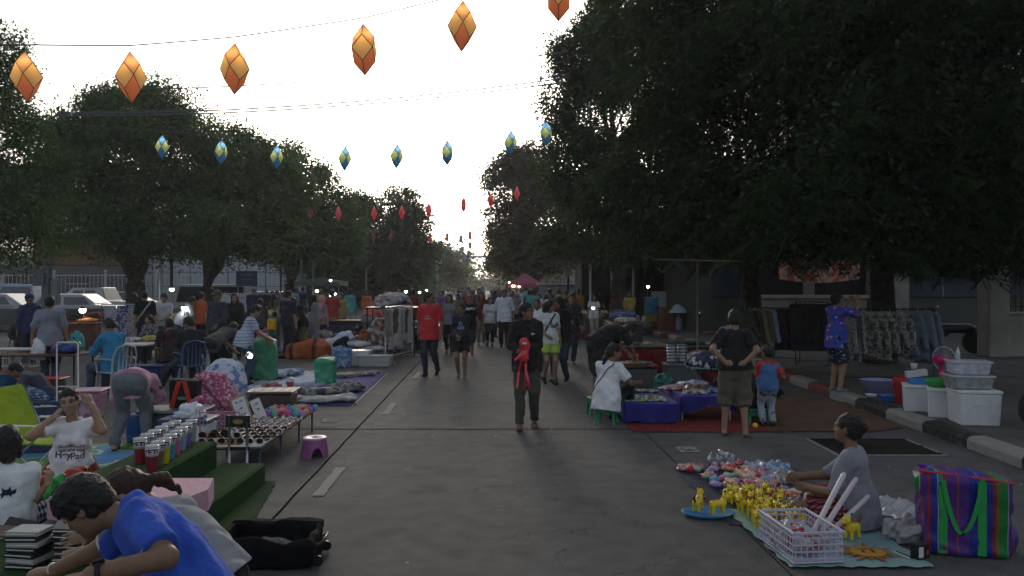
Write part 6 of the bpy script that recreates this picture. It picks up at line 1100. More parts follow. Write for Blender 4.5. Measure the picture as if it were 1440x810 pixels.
bgl = [('heap of cream clothes on top of the orange bag', 456, 496, .42, (.5, .4, .22), (.36, .33, .27)), ('bright blue cloth beside the cream clothes', 478, 494, .40, (.4, .3, .12), (.06, .22, .42)), ('blue and white plastic bags left of the black pouch', 380, 497, 0, (.9, .5, .22), (.15, .24, .4)), ('grey bundle behind the black pouch', 398, 492, 0, (.7, .4, .25), (.3, .28, .3)), ('yellow carrier bag held low beside the green patch', 424, 500, .42, (.25, .15, .34), (.45, .34, .05)), ('yellow inflated bag on the stall left of the coral shirt', 448, 478, .60, (.34, .3, .3), (.60, .34, .02)), ('white clothes spilling over the boxes by the rack', 504, 508, .36, (.7, .4, .16), (.52, .54, .58)), ('white towel pile nearest the rack', 528, 509, .28, (.6, .4, .12), (.46, .48, .5)), ('striped linens rolled on the rear stall', 469, 478, .80, (.7, .4, .2), (.45, .42, .38))]
for k, (lb, px, py, z, sz, c) in enumerate(bgl): p = G(px, py); heap('soft_goods', lb, 'soft goods', V3(p.x, p.y, z), sz, blotch('soft_%d' % k, [(0, c), (.5, tuple(q*.55 for q in c)), (.58, c)], 7, interp='LINEAR'), .5*math.sin(k*1.7), 110+k, vox=.02, amp=.35)
for lb, px, py, sx, sy, h, m in (('white plastic box on the road under the white clothes', 500, 514, .7, .45, .34, m_wplast), ('clear shallow box at the foot of the garment rack', 528, 515, .75, .4, .24, pl('cloudy_plastic', (.40, .42, .42), .4)), ('brown cardboard box behind the yellow bag', 458, 486, .6, .5, .6, m_card), ('brown carton on the rear stall', 468, 484, .5, .4, .82, m_card), ('grey bin beside the boy in white', 495, 494, .8, .5, .42, pl('grey_bin', (.12, .13, .13), .6))):
    t = thing('box', lb, 'box', G(px, py)); M().box((0, 0, h/2), (sx, sy, h), .02, taper=.93).build('body', m, t); M().box((0, 0, h+.001), (sx+.02, sy+.02, .025), .008).build('rim', m, t)
simple_table('dark stall table under the navy cloth at the back', G(470, 486), (2.2, .8), 0, h=.78, skirt=cl('blue_black_cloth', (.03, .035, .06)))
# garment rack with hanging trousers, shoe tables
def garment(label, loc, rz, w, h, m, sleeves=True, seed=0, group=None, hanger=True, wide=.13):
    t = thing('hanging_shirt' if sleeves else 'hanging_trousers', label, 'shirt' if sleeves else 'trousers', loc, rz, group)
    pr = [cap((0, -w*.34, -.10), (0, w*.34, -.10), .045, flat=.8, n=(1, 0, 0), k=.03), bx((0, 0, -.05-h*.5), (.03, w*(.36 if sleeves else .42), h*.5), rd=.025, k=.04)]
    if sleeves: pr += [cap((0, s*w*.38, -.12), (.03*s, s*w*.58, -.12-h*.70), .05, .048, flat=.6, n=(1, 0, 0), k=.03) for s in (-1, 1)]+[cap((0, -.05, -.055), (0, .05, -.055), .03, k=.02)]
    V, Fc = sdf(pr, .014, planes=[((0, 0, -.05-h), (0, 0, -1))], noise=(.009, 16, seed)); mesh_obj('cloth', V, Fc, m, t, smooth=True)
    if hanger: M().tube([(0, 0, -.06), (0, 0, .0), (.02, 0, .02), (.035, 0, .0)], .004, 5).build('hanger', m_steel, t)
    return t
def rack(label, loc, rz, L, H, m, name='garment_rack', low=True):
    t = thing(name, label, 'clothes rack', loc, rz); M().tube([(0, -L/2, H), (0, L/2, H)], .014).build('rail', m, t)
    for s in (-1, 1): M().tube([(0, s*L/2, .06), (0, s*L/2, H)], .013).build('upright', m, t); M().tube([(-.25, s*L/2, .02), (-.2, s*L/2, .06), (.2, s*L/2, .06), (.25, s*L/2, .02)], .012, 6).build('foot', m, t)
    if low: M().tube([(0, -L/2, .16), (0, L/2, .16)], .01).build('lower_bar', m, t)
    return t
p = G(548, 512); rack('chrome garment rack with pale trousers and scarves, left of the red football shirt', p+V3(.1, .9, 0), R(-12), 1.9, 1.32, m_steel)
gs = ((.28, .26, .22), (.40, .38, .34), (.10, .09, .08), (.45, .44, .42), (.3, .3, .32), (.36, .34, .30), (.06, .05, .05), (.42, .40, .36)); d_ = V3(math.sin(R(12)), math.cos(R(12)), 0)
nm = ['beige', 'cream', 'dark brown', 'white', 'grey', 'sand', 'black', 'ivory']
for k in range(8): garment('%s trousers hanging on the chrome rack' % nm[k], p+V3(.1, .9, 1.32)+d_*(-.78+k*.21), R(-12+random.uniform(-8, 8)), .36, (.75, .95, .6, .9, 1.0, .8, .6, .9)[k], cl('hang_%d' % k, gs[k]), False, 120+k)
heap('clothes_pile', 'great pile of patterned clothes heaped on top of the chrome rack', 'clothes', V3(p.x-.25, p.y+2.2, 1.28), (.95, .8, .42), blotch('mixed_clothes', [(0, (.36, .32, .30)), (.3, (.22, .16, .15)), (.45, (.38, .3, .26)), (.65, (.1, .16, .3)), (.72, (.45, .45, .48)), (.9, (.2, .12, .1))], 9, kind='cells'), 0, 131, vox=.026, lumps=12)
simple_table('raised stand under the pile of patterned clothes', V3(p.x-.25, p.y+2.2, 0), (1.3, .9), 0, h=1.27, top=m_dmetal)
heap('clothes_pile', 'multicoloured bags and belts hanging below the pile of clothes', 'clothes', V3(p.x-.35, p.y+1.2, .1), (.7, .6, 1.0), blotch('dark_bags', [(0, (.12, .08, .06)), (.42, (.25, .2, .17)), (.5, (.05, .04, .04)), (.58, (.3, .12, .08)), (.64, (.3, .3, .3))], 10, kind='cells'), 0, 132, vox=.022, lumps=12)
sho = thing('shoe_pair', 'x', 'shoes', (0, 0, 0), 0, 'pairs of shoes on the tables left of the street')
for s in (-1, 1): blob('shoe', [cap((s*.05, -.09, .035), (s*.05, .09, .03), .035, .03, flat=.8, n=(0, 0, 1)), cap((s*.05, -.08, .03), (s*.05, -.07, .08), .034, .03)], .009, pl('shoe_brown', (.10, .05, .035), .45), sho, planes=[((0, 0, 0), (0, 0, -1))])
its = []
for i in range(7):
    for j in range(6): q = G(577, 497); its.append((q.x-.72+i*.21, q.y+.1+j*.32, .71+.0*j, random.uniform(-.2, .2)))
for k, o in enumerate(spread(sho, its)): n_, c_ = [('brown', (.10, .05, .035)), ('black', (.02, .02, .02)), ('white', (.5, .5, .5)), ('maroon', (.14, .03, .03))][(k*5+k//7) % 4]; recolor(o, 'shoe', pl('shoe_'+n_, c_, .45)); o['label'] = '%s pair of shoes, %s from the left in the %s row of the shoe table' % (n_, ORD[k % 7], ORD[k//7])
simple_table('shoe table with thin metal legs beside the red football shirt', G(577, 497)+V3(-.1, .9, 0), (1.6, 2.0), 0, h=.70, top=m_dmetal, legm=m_steel)
heap('clothes_pile', 'black bags slumped on the road under the shoe table', 'bag', G(592, 492)+V3(.1, .6, 0), (.6, .8, .5), cl('black_canvas', (.015, .014, .015)), 0, 140, vox=.025)
# ================================================================ OBJECTS, RIGHT
cloth('ground_sheet', 'navy cloth spread on the road under the heap of wrapped toys', 'ground sheet', [(1.66, 6.1), (2.80, 6.1), (2.86, 8.15), (1.62, 8.0)], cl('navy_sheet', (.012, .018, .04)), .006, .006)
sh_ = cloth('ground_sheet', 'pale blue vinyl mat printed with an orange sun, under the white basket', 'ground sheet', [(1.80, 5.17), (2.74, 5.17), (2.70, 6.55), (1.74, 6.5)], pl('aqua_vinyl', (.20, .34, .40), .45, rgb2=(.26, .42, .36), ns=2), .016, .004)
mm = M(); c = V3(2.42, 5.42, .030)
for k in range(14): a = 2*PI*k/14; b = .1; r_ = .21 if k % 2 else .16; mm.mi(0).add([c+V3(math.cos(a)*r_*1.15, math.sin(a)*r_, 0), c+V3(math.cos(a+.26)*b, math.sin(a+.26)*b, 0), c, c+V3(math.cos(a-.26)*b, math.sin(a-.26)*b, 0)], [(3, 0, 1, 2)])
mm.mi(1).add([c+V3(math.cos(2*PI*k/20)*.115, math.sin(2*PI*k/20)*.1, .003) for k in range(20)], [tuple(range(20))])
for s in (-1, 1): mm.mi(2).add([c+V3(s*.035-.012, -.02, .006), c+V3(s*.035+.012, -.03, .006), c+V3(s*.03+.012, .03, .006), c+V3(s*.03-.002, .03, .006)], [(0, 1, 2, 3)])
mm.mi(2).add([c+V3(-.07, .045, .006), c+V3(.07, .045, .006), c+V3(.06, .055, .006), c+V3(-.06, .055, .006)], [(0, 1, 2, 3)])
mm.build('printed_sun', [pl('print_orange', (.38, .12, .02), .45), pl('print_yellow', (.5, .27, .03), .45), pl('print_brown', (.10, .03, .01), .45)], sh_)
# white basket
t = thing('basket', 'white plastic lattice basket holding glow sticks on the blue mat', 'basket', (1.98, 5.48, .025), R(6)); mm = M()
for sy in (-1, 1):
    for k in range(9): mm.box((-.16+k*.04, sy*.27, .1), (.007, .006, .19), .001)
    for z in (.03, .075, .12, .165): mm.box((0, sy*.27, z), (.34, .008, .009), .001)
    mm.box((0, sy*.27, .198), (.37, .016, .018), .003)
for sx in (-1, 1):
    for k in range(13): mm.box((sx*.17, -.25+k*.042, .1), (.006, .007, .19), .001)
    for z in (.03, .075, .12, .165): mm.box((sx*.17, 0, z), (.008, .53, .009), .001)
    mm.box((sx*.172, 0, .198), (.016, .52, .018), .003)
mm.box((0, 0, .006), (.35, .55, .01), .002); mm.build('lattice', pl('basket_white', (.50, .49, .60), .35), t)
gl = pl('glow_tube', (.62, .52, .58), .2, spec=.6, rgb2=(.5, .66, .62), ns=3)
for lb, p0, p1 in (('longest pale pink glow stick, on the left of the bundle', (1126, 782, 5.45), (1188, 665, 5.75)), ('glow stick with a greenish sheen, in the middle of the bundle', (1136, 778, 5.5), (1205, 672, 5.8)), ('short glow stick leaning lowest to the right', (1150, 766, 5.55), (1222, 697, 5.85))):
    a, b = at(*p0), at(*p1); d = (b-a); t = thing('glow_stick', lb, 'glow stick', a); M().tube([(0, 0, 0), d*.97, d*.985, d], [.019, .019, .016, .008], 12).build('tube', gl, t); M().tube([-d*.10, -d*.02, d*.02, d*.06], [.022, .026, .022, .020], 12).build('grip', pl('silver_grip', (.42, .43, .46), .3, metal=.4), t)
heap('wrapped_toys', 'silvery wrapped toys lying in the white basket', 'toys', (1.98, 5.5, .04), (.30, .46, .17), pl('crinkled_silver', (.42, .42, .45), .2, rgb2=(.35, .05, .06), fac=(.55, .6), ns=14), 0, 201, vox=.009, amp=.5, fr=40)
# yellow toy animals
yel = pl('toy_yellow', (.78, .58, .02), .4, spec=.5); tb_ = thing('toy_animal', 'x', 'toy', (0, 0, 0), 0, 'yellow toy animals')
blob('body', [cap((0, -.05, .075), (0, .035, .08), .030, .032, k=.01), cap((0, .04, .09), (0, .058, .125), .022, .022, k=.015), ell((0, .068, .135), (.027, .034, .024), k=.012), ell((0, .1, .127), (.014, .014, .011), k=.01)]+[cap((sx*.018, y, .06), (sx*.022, y*1.05, .008), .013, .011, k=.01) for sx in (-1, 1) for y in (-.05, .035)]+[cap((sx*.014, .055, .15), (sx*.026, .045, .178), .009, .006, k=.006) for sx in (-1, 1)], .0055, yel, tb_)
for sx in (-1, 1): M().tube([(sx*.0245, .0462, .174), (sx*.029, .0437, .19)], [.0075, .003], 8).build('ear_tip', m_blackp, tb_); M().ball((sx*.017, .094, .145), .0045, 6).build('eye', m_blackp, tb_)
M().tube([(0, -.08, .085), (0, -.115, .12), (0, -.12, .14)], [.008, .012, .004], 8).build('tail', pl('toy_rust', (.25, .05, .02), .5), tb_)
mm = M()
for y in (-.045, -.018, .01): mm.tube([(.024*math.cos(a), y, .079+.0325*math.sin(a)) for a in np.linspace(.2, PI-.2, 7)], .003, 5, flat=.6)
mm.build('back_stripes', pl('toy_brown', (.12, .06, .02), .5), tb_); M().box((0, .085, .103), (.016, .006, .012), .002).build('bib', pl('toy_red', (.5, .03, .03), .4), tb_)
it = [(1.50, 6.42, .03, -.5, 1.0), (1.64, 6.33, .03, -1.35, 1.0), (2.44, 5.72, .026, 2.2, 1.05)]; lb = ['yellow toy animal standing on the left of the blue tray', 'yellow toy animal seen from the side on the right of the blue tray', 'yellow toy animal standing alone on the blue mat by the seated woman']
rr = random.Random(4)
for j in range(7):
    for i in range(4):
        it.append((1.86+i*.105+rr.uniform(-.02, .02), 5.98+j*.13+rr.uniform(-.02, .02), .028, PI*.85+rr.uniform(-.5, .5), rr.uniform(.82, 1.0))); lb.append('yellow toy animal in %s row, %s file of the yellow herd' % (['the front', 'the second', 'the third', 'the fourth', 'the fifth', 'the sixth', 'the rear'][j], ['left outer', 'left inner', 'right inner', 'right outer'][i]))
for o, l_ in zip(spread(tb_, it), lb): o['label'] = l_
t = thing('tray', 'oval blue plastic tray on the road carrying two yellow toy animals', 'tray', (1.57, 6.38, 0)); M().lathe([(.001, .012), (.14, .012), (.185, .034), (.19, .032), (.15, .004), (.001, .004)], 28, (0, 0, 0), 1.12, .85).build('body', pl('sky_blue_plastic', (.02, .17, .42), .45), t)
# wrapped toys: several kinds, individually scattered
tw_ = thing('wrapped_toy', 'x', 'toy', (0, 0, 0), 0, 'small toys wrapped in clear film, heaped on the navy cloth')
blob('figure', [ell((-.02, 0, .028), (.026, .022, .022)), ell((.018, .0, .03), (.022, .019, .02)), ell((.0, .02, .04), (.012, .012, .012))], .006, pl('toy_orange', (.7, .28, .1), .35), tw_)
mm = M(); rr = random.Random(8)
for k in range(10): a = rr.uniform(0, 6.28); r_ = rr.uniform(.03, .05); x, y, z = math.cos(a)*r_, math.sin(a)*r_*.8, rr.uniform(.01, .055); mm.add([(x, y, z), (x+rr.uniform(-.02, .02), y+rr.uniform(-.02, .02), z+rr.uniform(.0, .02)), (x*.6, y*.6, z+.02), (x*.5+rr.uniform(-.02, .02), y*.7, z+.005)], [(0, 1, 2, 3)])
mm.build('clear_wrap', pl('clear_film_wrap', (.6, .6, .64), .08, spec=1.0, alpha=.55), tw_)
tcs = [('orange', (.72, .27, .10)), ('pink', (.70, .22, .36)), ('peach', (.75, .42, .26)), ('cream', (.65, .58, .42)), ('sky blue', (.10, .35, .62)), ('lilac', (.42, .28, .55)), ('mint', (.3, .55, .4)), ('red', (.6, .06, .07))]
it = []; ks = []
while len(it) < 118:
    x, y = rr.uniform(1.78, 2.62), rr.uniform(6.72, 7.85)
    if x > 2.35+.2*(y-6.7) or x < 1.70+.10*(7.3-y): continue
    it.append((x, y, .012+.05*max(0, 1-abs(x-2.1)*2.6)*rr.random()*1.8, rr.uniform(0, 6.28), rr.uniform(.8, 1.35))); ks.append(rr.choice([0, 0, 1, 1, 2, 3, 4, 5, 6, 7, 2]))
it[-1] = (1.75, 7.72, .02, .4, 1.5)
for o, k in zip(spread(tw_, it), ks):
    n_, c_ = tcs[k]; recolor(o, 'figure', pl('toy_'+n_.replace(' ', '_'), c_, .35)); x, y = o.location.x, o.location.y; o['label'] = '%s toy in clear wrap, about %s row and %s file of the toy heap' % (n_, ORD[int(max(0, y-6.72)/.1)], ORD[int(max(0, x-1.72)/.07)])
for lb, loc, sz, c1, c2, sd in (('big silver foil bag at the back of the toy heap', (2.12, 8.0, .01), (.34, .22, .16), (.42, .42, .45), (.10, .10, .12), 211), ('blue and grey packed toy bag at the back right of the navy cloth', (2.5, 7.75, .01), (.42, .28, .12), (.10, .22, .42), (.4, .42, .45), 212), ('pink packed toy bag in the middle of the back row', (2.33, 7.55, .01), (.30, .2, .12), (.4, .12, .22), (.3, .3, .36), 213), ('long grey packed toy bag lying behind the seated woman\'s knees', (2.52, 7.42, .01), (.44, .2, .1), (.3, .27, .28), (.14, .13, .15), 214), ('flat pale blue packet on the right of the navy cloth', (2.62, 7.0, .01), (.36, .2, .05), (.25, .38, .48), (.5, .55, .58), 215), ('reddish wrapped toy bag at the far left corner of the navy cloth', (1.76, 7.85, .01), (.30, .14, .09), (.5, .12, .12), (.5, .4, .4), 216), ('dark card box lid lying among the toys', (2.16, 6.72, .05), (.30, .14, .05), (.06, .06, .08), (.3, .32, .38), 217), ('wrapped red and white toys lying on the mat before the woman', (2.33, 5.95, .02), (.42, .18, .09), (.42, .44, .46), (.4, .05, .06), 218), ('grey plastic bag crumpled between the woman\'s knees', (2.25, 6.35, .02), (.34, .26, .14), (.34, .36, .36), (.2, .22, .22), 219), ('group of orange and black little toys right of the yellow herd', (2.30, 6.62, .02), (.30, .24, .11), (.5, .12, .02), (.03, .03, .02), 220), ('green and red topped pens packed beside the basket', (2.22, 6.2, .02), (.18, .16, .12), (.02, .06, .03), (.35, .04, .03), 221)):
    heap('packed_toys', lb, 'toys', loc, sz, pl('packed_%d' % sd, c1, .2, rgb2=c2, ns=16, fac=(.45, .55), spec=.7), 0, sd, vox=.009, amp=.6, fr=38)
# striped bag
st_ = [(0, (.03, .05, .42)), (.14, (.45, .5, .6)), (.15, (.03, .05, .42)), (.27, (.30, .04, .05)), (.31, (.28, .16, .04)), (.345, (.02, .30, .06)), (.44, (.4, .45, .5)), (.45, (.16, .05, .32)), (.53, (.45, .04, .05)), (.56, (.03, .05, .42)), (.64, (.5, .5, .5)), (.65, (.03, .28, .22)), (.70, (.32, .05, .05)), (.75, (.16, .04, .34)), (.86, (.38, .12, .05)), (.88, (.14, .05, .36))]; st_ = [(a, tuple(q*.62 for q in b)) for a, b in st_]
t = thing('striped_bag', 'large woven laundry bag with blue, green, red and purple stripes standing on the road', 'bag', (3.14, 5.55, 0), R(-14))
V, Fc = sdf([bx((0, 0, .27), (.27, .17, .27), rd=.05), bx((-.02, 0, .485), (.29, .14, .045), rd=.03, k=.06), ell((.2, .05, .1), (.14, .16, .12), k=.05)], .011, planes=[((0, 0, .004), (0, 0, -1)), ((0, 0, .555), (.12, .05, 1))], noise=(.012, 15, 5))
mesh_obj('body', V, Fc, stripes('striped_laundry_weave', 0, .54, st_, rough=.45, noise=.035, bump=.3), t, smooth=True)
M().tube([(-.31, -.14, .565), (-.1, -.15, .55), (.12, -.15, .53), (.27, -.145, .51)], .011, 6).build('piping', pl('red_piping', (.5, .03, .04), .5), t); M().tube([(-.26, .12, .555), (0, .13, .53), (.25, .12, .50)], .014, 6).build('piping', pl('purple_piping', (.16, .04, .34), .5), t)
for k, (x0, x1) in enumerate(((-.17, .07),)):
    M().grid(lambda u, v: V3(x0+(x1-x0)*v+(u-.5)*.03, -.19-.01*math.sin(PI*v), .52-.36*math.sin(PI*min(1, v*1.0))**.8+(.02 if v > .5 else 0)), 2, 20).build('handle', pl('green_webbing', (.02, .32, .07), .6), t)
for x0 in (-.17, .07): M().box((x0, -.176, .27), (.055, .012, .50), .002).build('handle_band', pl('green_webbing', (.02, .32, .07), .6), t)
M().grid(lambda u, v: V3(.235+.02*math.sin(PI*v), -.1+.2*v, .51-.12*math.sin(PI*v)+(u-.5)*.02), 2, 12).build('handle', pl('purple_piping', (.16, .04, .34), .5), t)
cloth('plastic_sheet', 'crumpled translucent white plastic sheet on the road beside the striped bag', 'plastic sheet', [(2.9, 6.05), (3.3, 5.98), (3.32, 6.75), (2.85, 6.9)], pl('frosted_film', (.42, .44, .48), .3, alpha=.85), .01, .04, fold=7)
heap('plastic_bag', 'clear plastic bag of snacks between the blue mat and the striped bag', 'bag', (2.86, 5.72, 0), (.30, .26, .17), pl('clear_bag', (.42, .43, .45), .12, spec=.9, alpha=.7, rgb2=(.5, .4, .15), fac=(.6, .66)), .3, 231, vox=.009, amp=.7, fr=34)
heap('sandals', 'dark sandals behind the seated woman', 'shoes', (2.86, 6.2, 0), (.3, .16, .06), m_blackp, .3, 232, vox=.009)
t = thing('small_box', 'small black and white product box standing on the corner of the blue mat', 'box', (2.73, 5.33, .02), R(20)); M().box((0, 0, .05), (.10, .07, .10), .003).build('carton', m_blackp, t); M().box((-.027, -.0355, .05), (.04, .002, .07), .0005).build('label_patch', m_trim, t); M().box((.03, -.0355, .045), (.02, .002, .03), .0005).build('colour_patch', pl('red_piping', (.5, .03, .04), .5), t)
for k in range(2): t = thing('pen', ['white pen lying left of the small product box', 'black pen lying beside the white one'][k], 'pen', (2.62+k*.02, 5.36, .03)); M().tube([(-.02, .07, 0), (.02, -.06, 0), (.025, -.075, 0)], [.005, .005, .001], 6).build('barrel', [m_wplast, m_blackp][k], t)
# ---- stall with blue-draped low tables
cloth('ground_mat', 'red mat under the blue-draped tables', 'mat', [(1.5, 9.95), (3.5, 9.95), (3.5, 12.2), (1.5, 12.2)], mat('red_mat', (.17, .025, .02), rough=.95, var=.2), .008, .004)
blu = cl('ultramarine_cloth', (.025, .025, .20), bump=.5, bs=9)
def draped(label, x0, x1, y0, y1, h, m, drop, seed):
    t = thing('draped_table', label, 'table', ((x0+x1)/2, (y0+y1)/2, 0)); w, d = (x1-x0)/2, (y1-y0)/2; mm = M(); P_ = []
    n = 72
    per = [(-w, -d), (w, -d), (w, d), (-w, d)]; ring = []
    for k in range(n):
        u = k/n*4; i = int(u); a, b = per[i], per[(i+1) % 4]; f = u-i; ring.append((a[0]+(b[0]-a[0])*f, a[1]+(b[1]-a[1])*f))
    vs = [(x*.97, y*.97, h) for x, y in ring]+[(x, y, h-.012) for x, y in ring]
    for lv in (.35, .7, 1): vs += [(x*(1+.04*lv+.035*lv*math.sin(k*.9+seed)), y*(1+.03*lv+.03*lv*math.sin(k*.9+seed)), h-(h-drop*(1+.3*math.sin(k*.35+seed)))*lv) for k, (x, y) in enumerate(ring)]
    fs = [tuple(range(n))]+[(l*n+k, (l+1)*n+k, (l+1)*n+(k+1) % n, l*n+(k+1) % n) for l in range(4) for k in range(n)]; mm.add(vs, fs, True); mm.S[0] = False; mm.build('drape', m, t)
    for a in (-1, 1):
        for b in (-1, 1): M().tube([(a*w*.93, b*d*.93, 0), (a*w*.93, b*d*.93, h-.02)], .012, 6).build('leg', m_steel, t)
    return t
draped('low table draped to the ground in ultramarine cloth beside the woman on the green stool', 1.5, 2.22, 10.55, 12.1, .27, blu, .03, 1); draped('second low table in ultramarine cloth with its legs showing', 2.28, 2.98, 10.75, 12.0, .34, blu, .17, 4)
acc = thing('accessory', 'x', 'accessory', (0, 0, 0), 0, 'small accessories on the ultramarine tables'); M().tube([(.03*math.cos(a), .022*math.sin(a), .008) for a in np.linspace(0, 5.6, 11)], .007, 6).build('loop', m_wplast, acc); M().ball((.03, 0, .012), .013, 8, (1, 1, .7)).build('bow', pl('acc_green', (.06, .2, .06), .4), acc)
ac = [('white', (.5, .5, .52)), ('green', (.08, .22, .06)), ('black', (.03, .03, .03)), ('silver', (.35, .36, .4)), ('yellow', (.4, .34, .05)), ('pale blue', (.2, .3, .42))]; rr = random.Random(9); it = []
for j in range(6):
    for i in range(9): it.append((1.56+i*.062+rr.uniform(-.02, .02), 10.72+j*.085+rr.uniform(-.02, .02), .278, rr.uniform(0, 6), 1.25))
for j in range(3):
    for i in range(8): it.append((1.6+i*.07+rr.uniform(-.02, .02), 11.6+j*.1, .278, rr.uniform(0, 6), 1.4))
for k, o in enumerate(spread(acc, it)): n_, c_ = ac[rr.randint(0, 5)]; recolor(o, 'loop', pl('acc_'+n_.replace(' ', '_'), c_, .4)); o['label'] = '%s hair accessory, %s from the left in the %s row of the near table' % (n_, ORD[k % 9 if k < 54 else (k-54) % 8], ORD[k//9 if k < 54 else 6+(k-54)//8])
for k, (lb, x, y, sz, c1, c2) in enumerate((('white and red printed papers on the second ultramarine table', 2.36, 11.5, (.5, .5, .05), (.42, .42, .46), (.3, .06, .07)), ('pale blue packs at the back of the second table', 2.72, 11.85, (.5, .3, .09), (.12, .22, .42), (.4, .43, .48)), ('brown and orange trinkets in the middle of the second table', 2.62, 11.3, (.36, .36, .10), (.25, .09, .04), (.05, .04, .04)), ('jumble of dark and silver trinkets at the front of the second table', 2.55, 11.02, (.44, .3, .06), (.05, .05, .05), (.4, .4, .42)), ('light blue plastic pack at the right end of the second table', 2.9, 11.15, (.30, .6, .06), (.08, .2, .42), (.05, .12, .3)))): heap('goods_pile', lb, 'goods', (x, y, .342), sz, pl('mixed_%d' % k, c1, .35, rgb2=c2, ns=18, fac=(.44, .54)), .1*k, 240+k, vox=.012, amp=.6, fr=34)
def pstool(label, loc, rz=0, m=None, h=.25):
    t = thing('stool', label, 'stool', loc, rz); M().box((0, 0, h-.015), (.25, .22, .03), .012).build('seat', m, t)
    for a in (-1, 1):
        for b in (-1, 1): M().tube([(a*.10, b*.085, h-.02), (a*.125, b*.105, 0)], [.022, .018], 6).build('leg', m, t)
    mm = M()
    for a in (-1, 1): mm.box((a*.112, 0, h-.06), (.008, .19, .07), .003); mm.box((0, a*.098, h-.06), (.21, .008, .07), .003)
    mm.build('apron', m, t); return t
gs_ = pl('green_plastic', (.01, .24, .09), .4); pstool('green plastic stool under the woman in white', G(853, 596), R(-20), gs_); pstool('green plastic stool standing free behind the woman in white', G(840, 583), R(10), gs_); pstool('green plastic stool under the person crouching in black', G(1062, 597)+V3(.05, .1, 0), 0, gs_, .2)
t = thing('toy_ball', 'small yellow toy at the feet of the small boy', 'toy', G(1062, 604)+V3(0, 0, .02)); M().ball((0, 0, .03), .035, 10).build('ball', yel, t)
simple_table('grey sided table with papers in front of the bending man', G(897, 552)+V3(0, .3, 0), (.72, .5), 0, h=.46, skirt=pl('slate_panel', (.07, .08, .085), .6)); heap('goods_pile', 'white and blue cards spread on the grey table', 'goods', G(897, 552)+V3(0, .3, .46), (.6, .4, .06), pl('cards', (.35, .37, .42), .5, rgb2=(.08, .10, .18), ns=14, fac=(.48, .52)), 0, 251, vox=.013)
t = thing('snack_box', 'small orange-brown printed box on the grey table', 'box', G(893, 552)+V3(.02, .12, .47), R(-20)); M().box((0, 0, .09), (.11, .06, .18), .004).build('carton', pl('amber_card', (.38, .2, .05), .5), t); M().box((.0, -.0305, .1), (.05, .002, .08), .001).build('mark', m_dmetal, t)
t = thing('storage_box', 'grey-green metal box carrying the stacked steel pots', 'box', G(962, 549)+V3(0, .2, 0), R(-4)); M().box((0, 0, .22), (.62, .45, .44), .02).build('body', pl('dull_steel', (.08, .10, .10), .5, metal=.2), t); M().box((0, 0, .447), (.65, .48, .02), .006).build('lid', pl('dull_steel_lid', (.16, .19, .19), .5), t)
for k, dx in enumerate((-.17, .02)):
    t = thing('pot_stack', ['stack of steel pots on the left of the grey box', 'stack of steel pots on the right of the grey box'][k], 'pots', G(962, 549)+V3(dx, .2, .459)); prof = []
    for q in range(6): z = q*.055; prof += [(.085, z), (.092, z+.04), (.098, z+.045), (.092, z+.052)]
    M().lathe([(.001, 0)]+prof+[(.001, .335)], 20).build('pots', pl('pot_steel', (.28, .30, .33), .3, metal=.7), t)
heap('plastic_bag', 'dark green plastic bag between the grey table and the pots', 'bag', G(935, 556), (.36, .3, .44), pl('sea_green_film', (.01, .14, .11), .4), 0, 252, vox=.014)
simple_table('long table draped in dark red cloth behind the blue-draped tables', (2.95, 15.1, 0), (2.3, .8), R(-2), h=.72, skirt=cl('dark_red_cloth', (.15, .010, .014), bump=.4, bs=6), top=mat('dusty_green_top', (.08, .09, .07), var=.4, ns=9))
for k, (lb, x, sz, c) in enumerate((('green and brown herbs at the left of the red table', 2.2, (.5, .4, .06), (.10, .10, .05)), ('cream shells in the middle of the red table', 2.55, (.2, .15, .06), (.4, .4, .25)), ('dark green tray of small things on the red table', 3.25, (.8, .5, .09), (.05, .08, .06)), ('silvery trays at the right end of the red table', 3.75, (.6, .4, .05), (.35, .38, .40)))): heap('goods_pile', lb, 'goods', (x, 15.05, .72), sz, blotch('stallgoods_%d' % k, [(0, c), (.5, tuple(q*.5 for q in c)), (.6, c)], 20), 0, 260+k, vox=.014)
t = thing('folding_table', 'folding table with crossed black legs under the pile of clothes', 'table', (3.08, 12.1, 0)); M().box((0, 0, .60), (.8, .6, .02), .005).build('top', pl('mint_top', (.12, .22, .18), .5), t)
for s in (-1, 1): M().tube([(-.3, s*.25, 0), (.3, s*.25, .59)], .014, 6).build('leg', m_dmetal, t); M().tube([(.3, s*.25, 0), (-.3, s*.25, .59)], .014, 6).build('leg', m_dmetal, t)
heap('clothes_pile', 'white and navy patterned clothes piled on the folding table', 'clothes', (3.05, 12.1, .55), (.95, .7, .34), blotch('white_navy_print', [(0, (.02, .025, .04)), (.35, (.4, .42, .48)), (.5, (.03, .035, .06)), (.75, (.4, .42, .48)), (.85, (.05, .05, .08))], 20, kind='cells'), 0, 270, vox=.016, lumps=12)
t = thing('tarpaulin', 'brown tarpaulin spread on the road and rising over the kerb', 'tarpaulin', (0, 0, 0)); mm = M()
def tarp(u, v):
    x = 3.25+(5.0-.55*v-3.25)*u+.08*v; y = 9.98+2.7*v; r_ = max(0, u-.74)/.26
    return V3(x+.3*r_*v*(1-v), y+.25*r_, .012+.004*abs(math.sin(u*19)*math.sin(v*13))+(.03*r_+.07*r_*math.sin(PI*v)**4)*min(1, v*5)+.03*r_*abs(math.sin(v*16)))
mm.grid(tarp, 40, 30); mm.build('sheet', mat('brown_tarp', (.105, .06, .038), rough=.7, var=.25, ns=2, bump=.3, bs=10), t); mm = M()
for q in (.33, .66): mm.grid(lambda u, v, q=q: tarp(q+(u-.5)*.004, v)+V3(0, 0, .004), 1, 30)
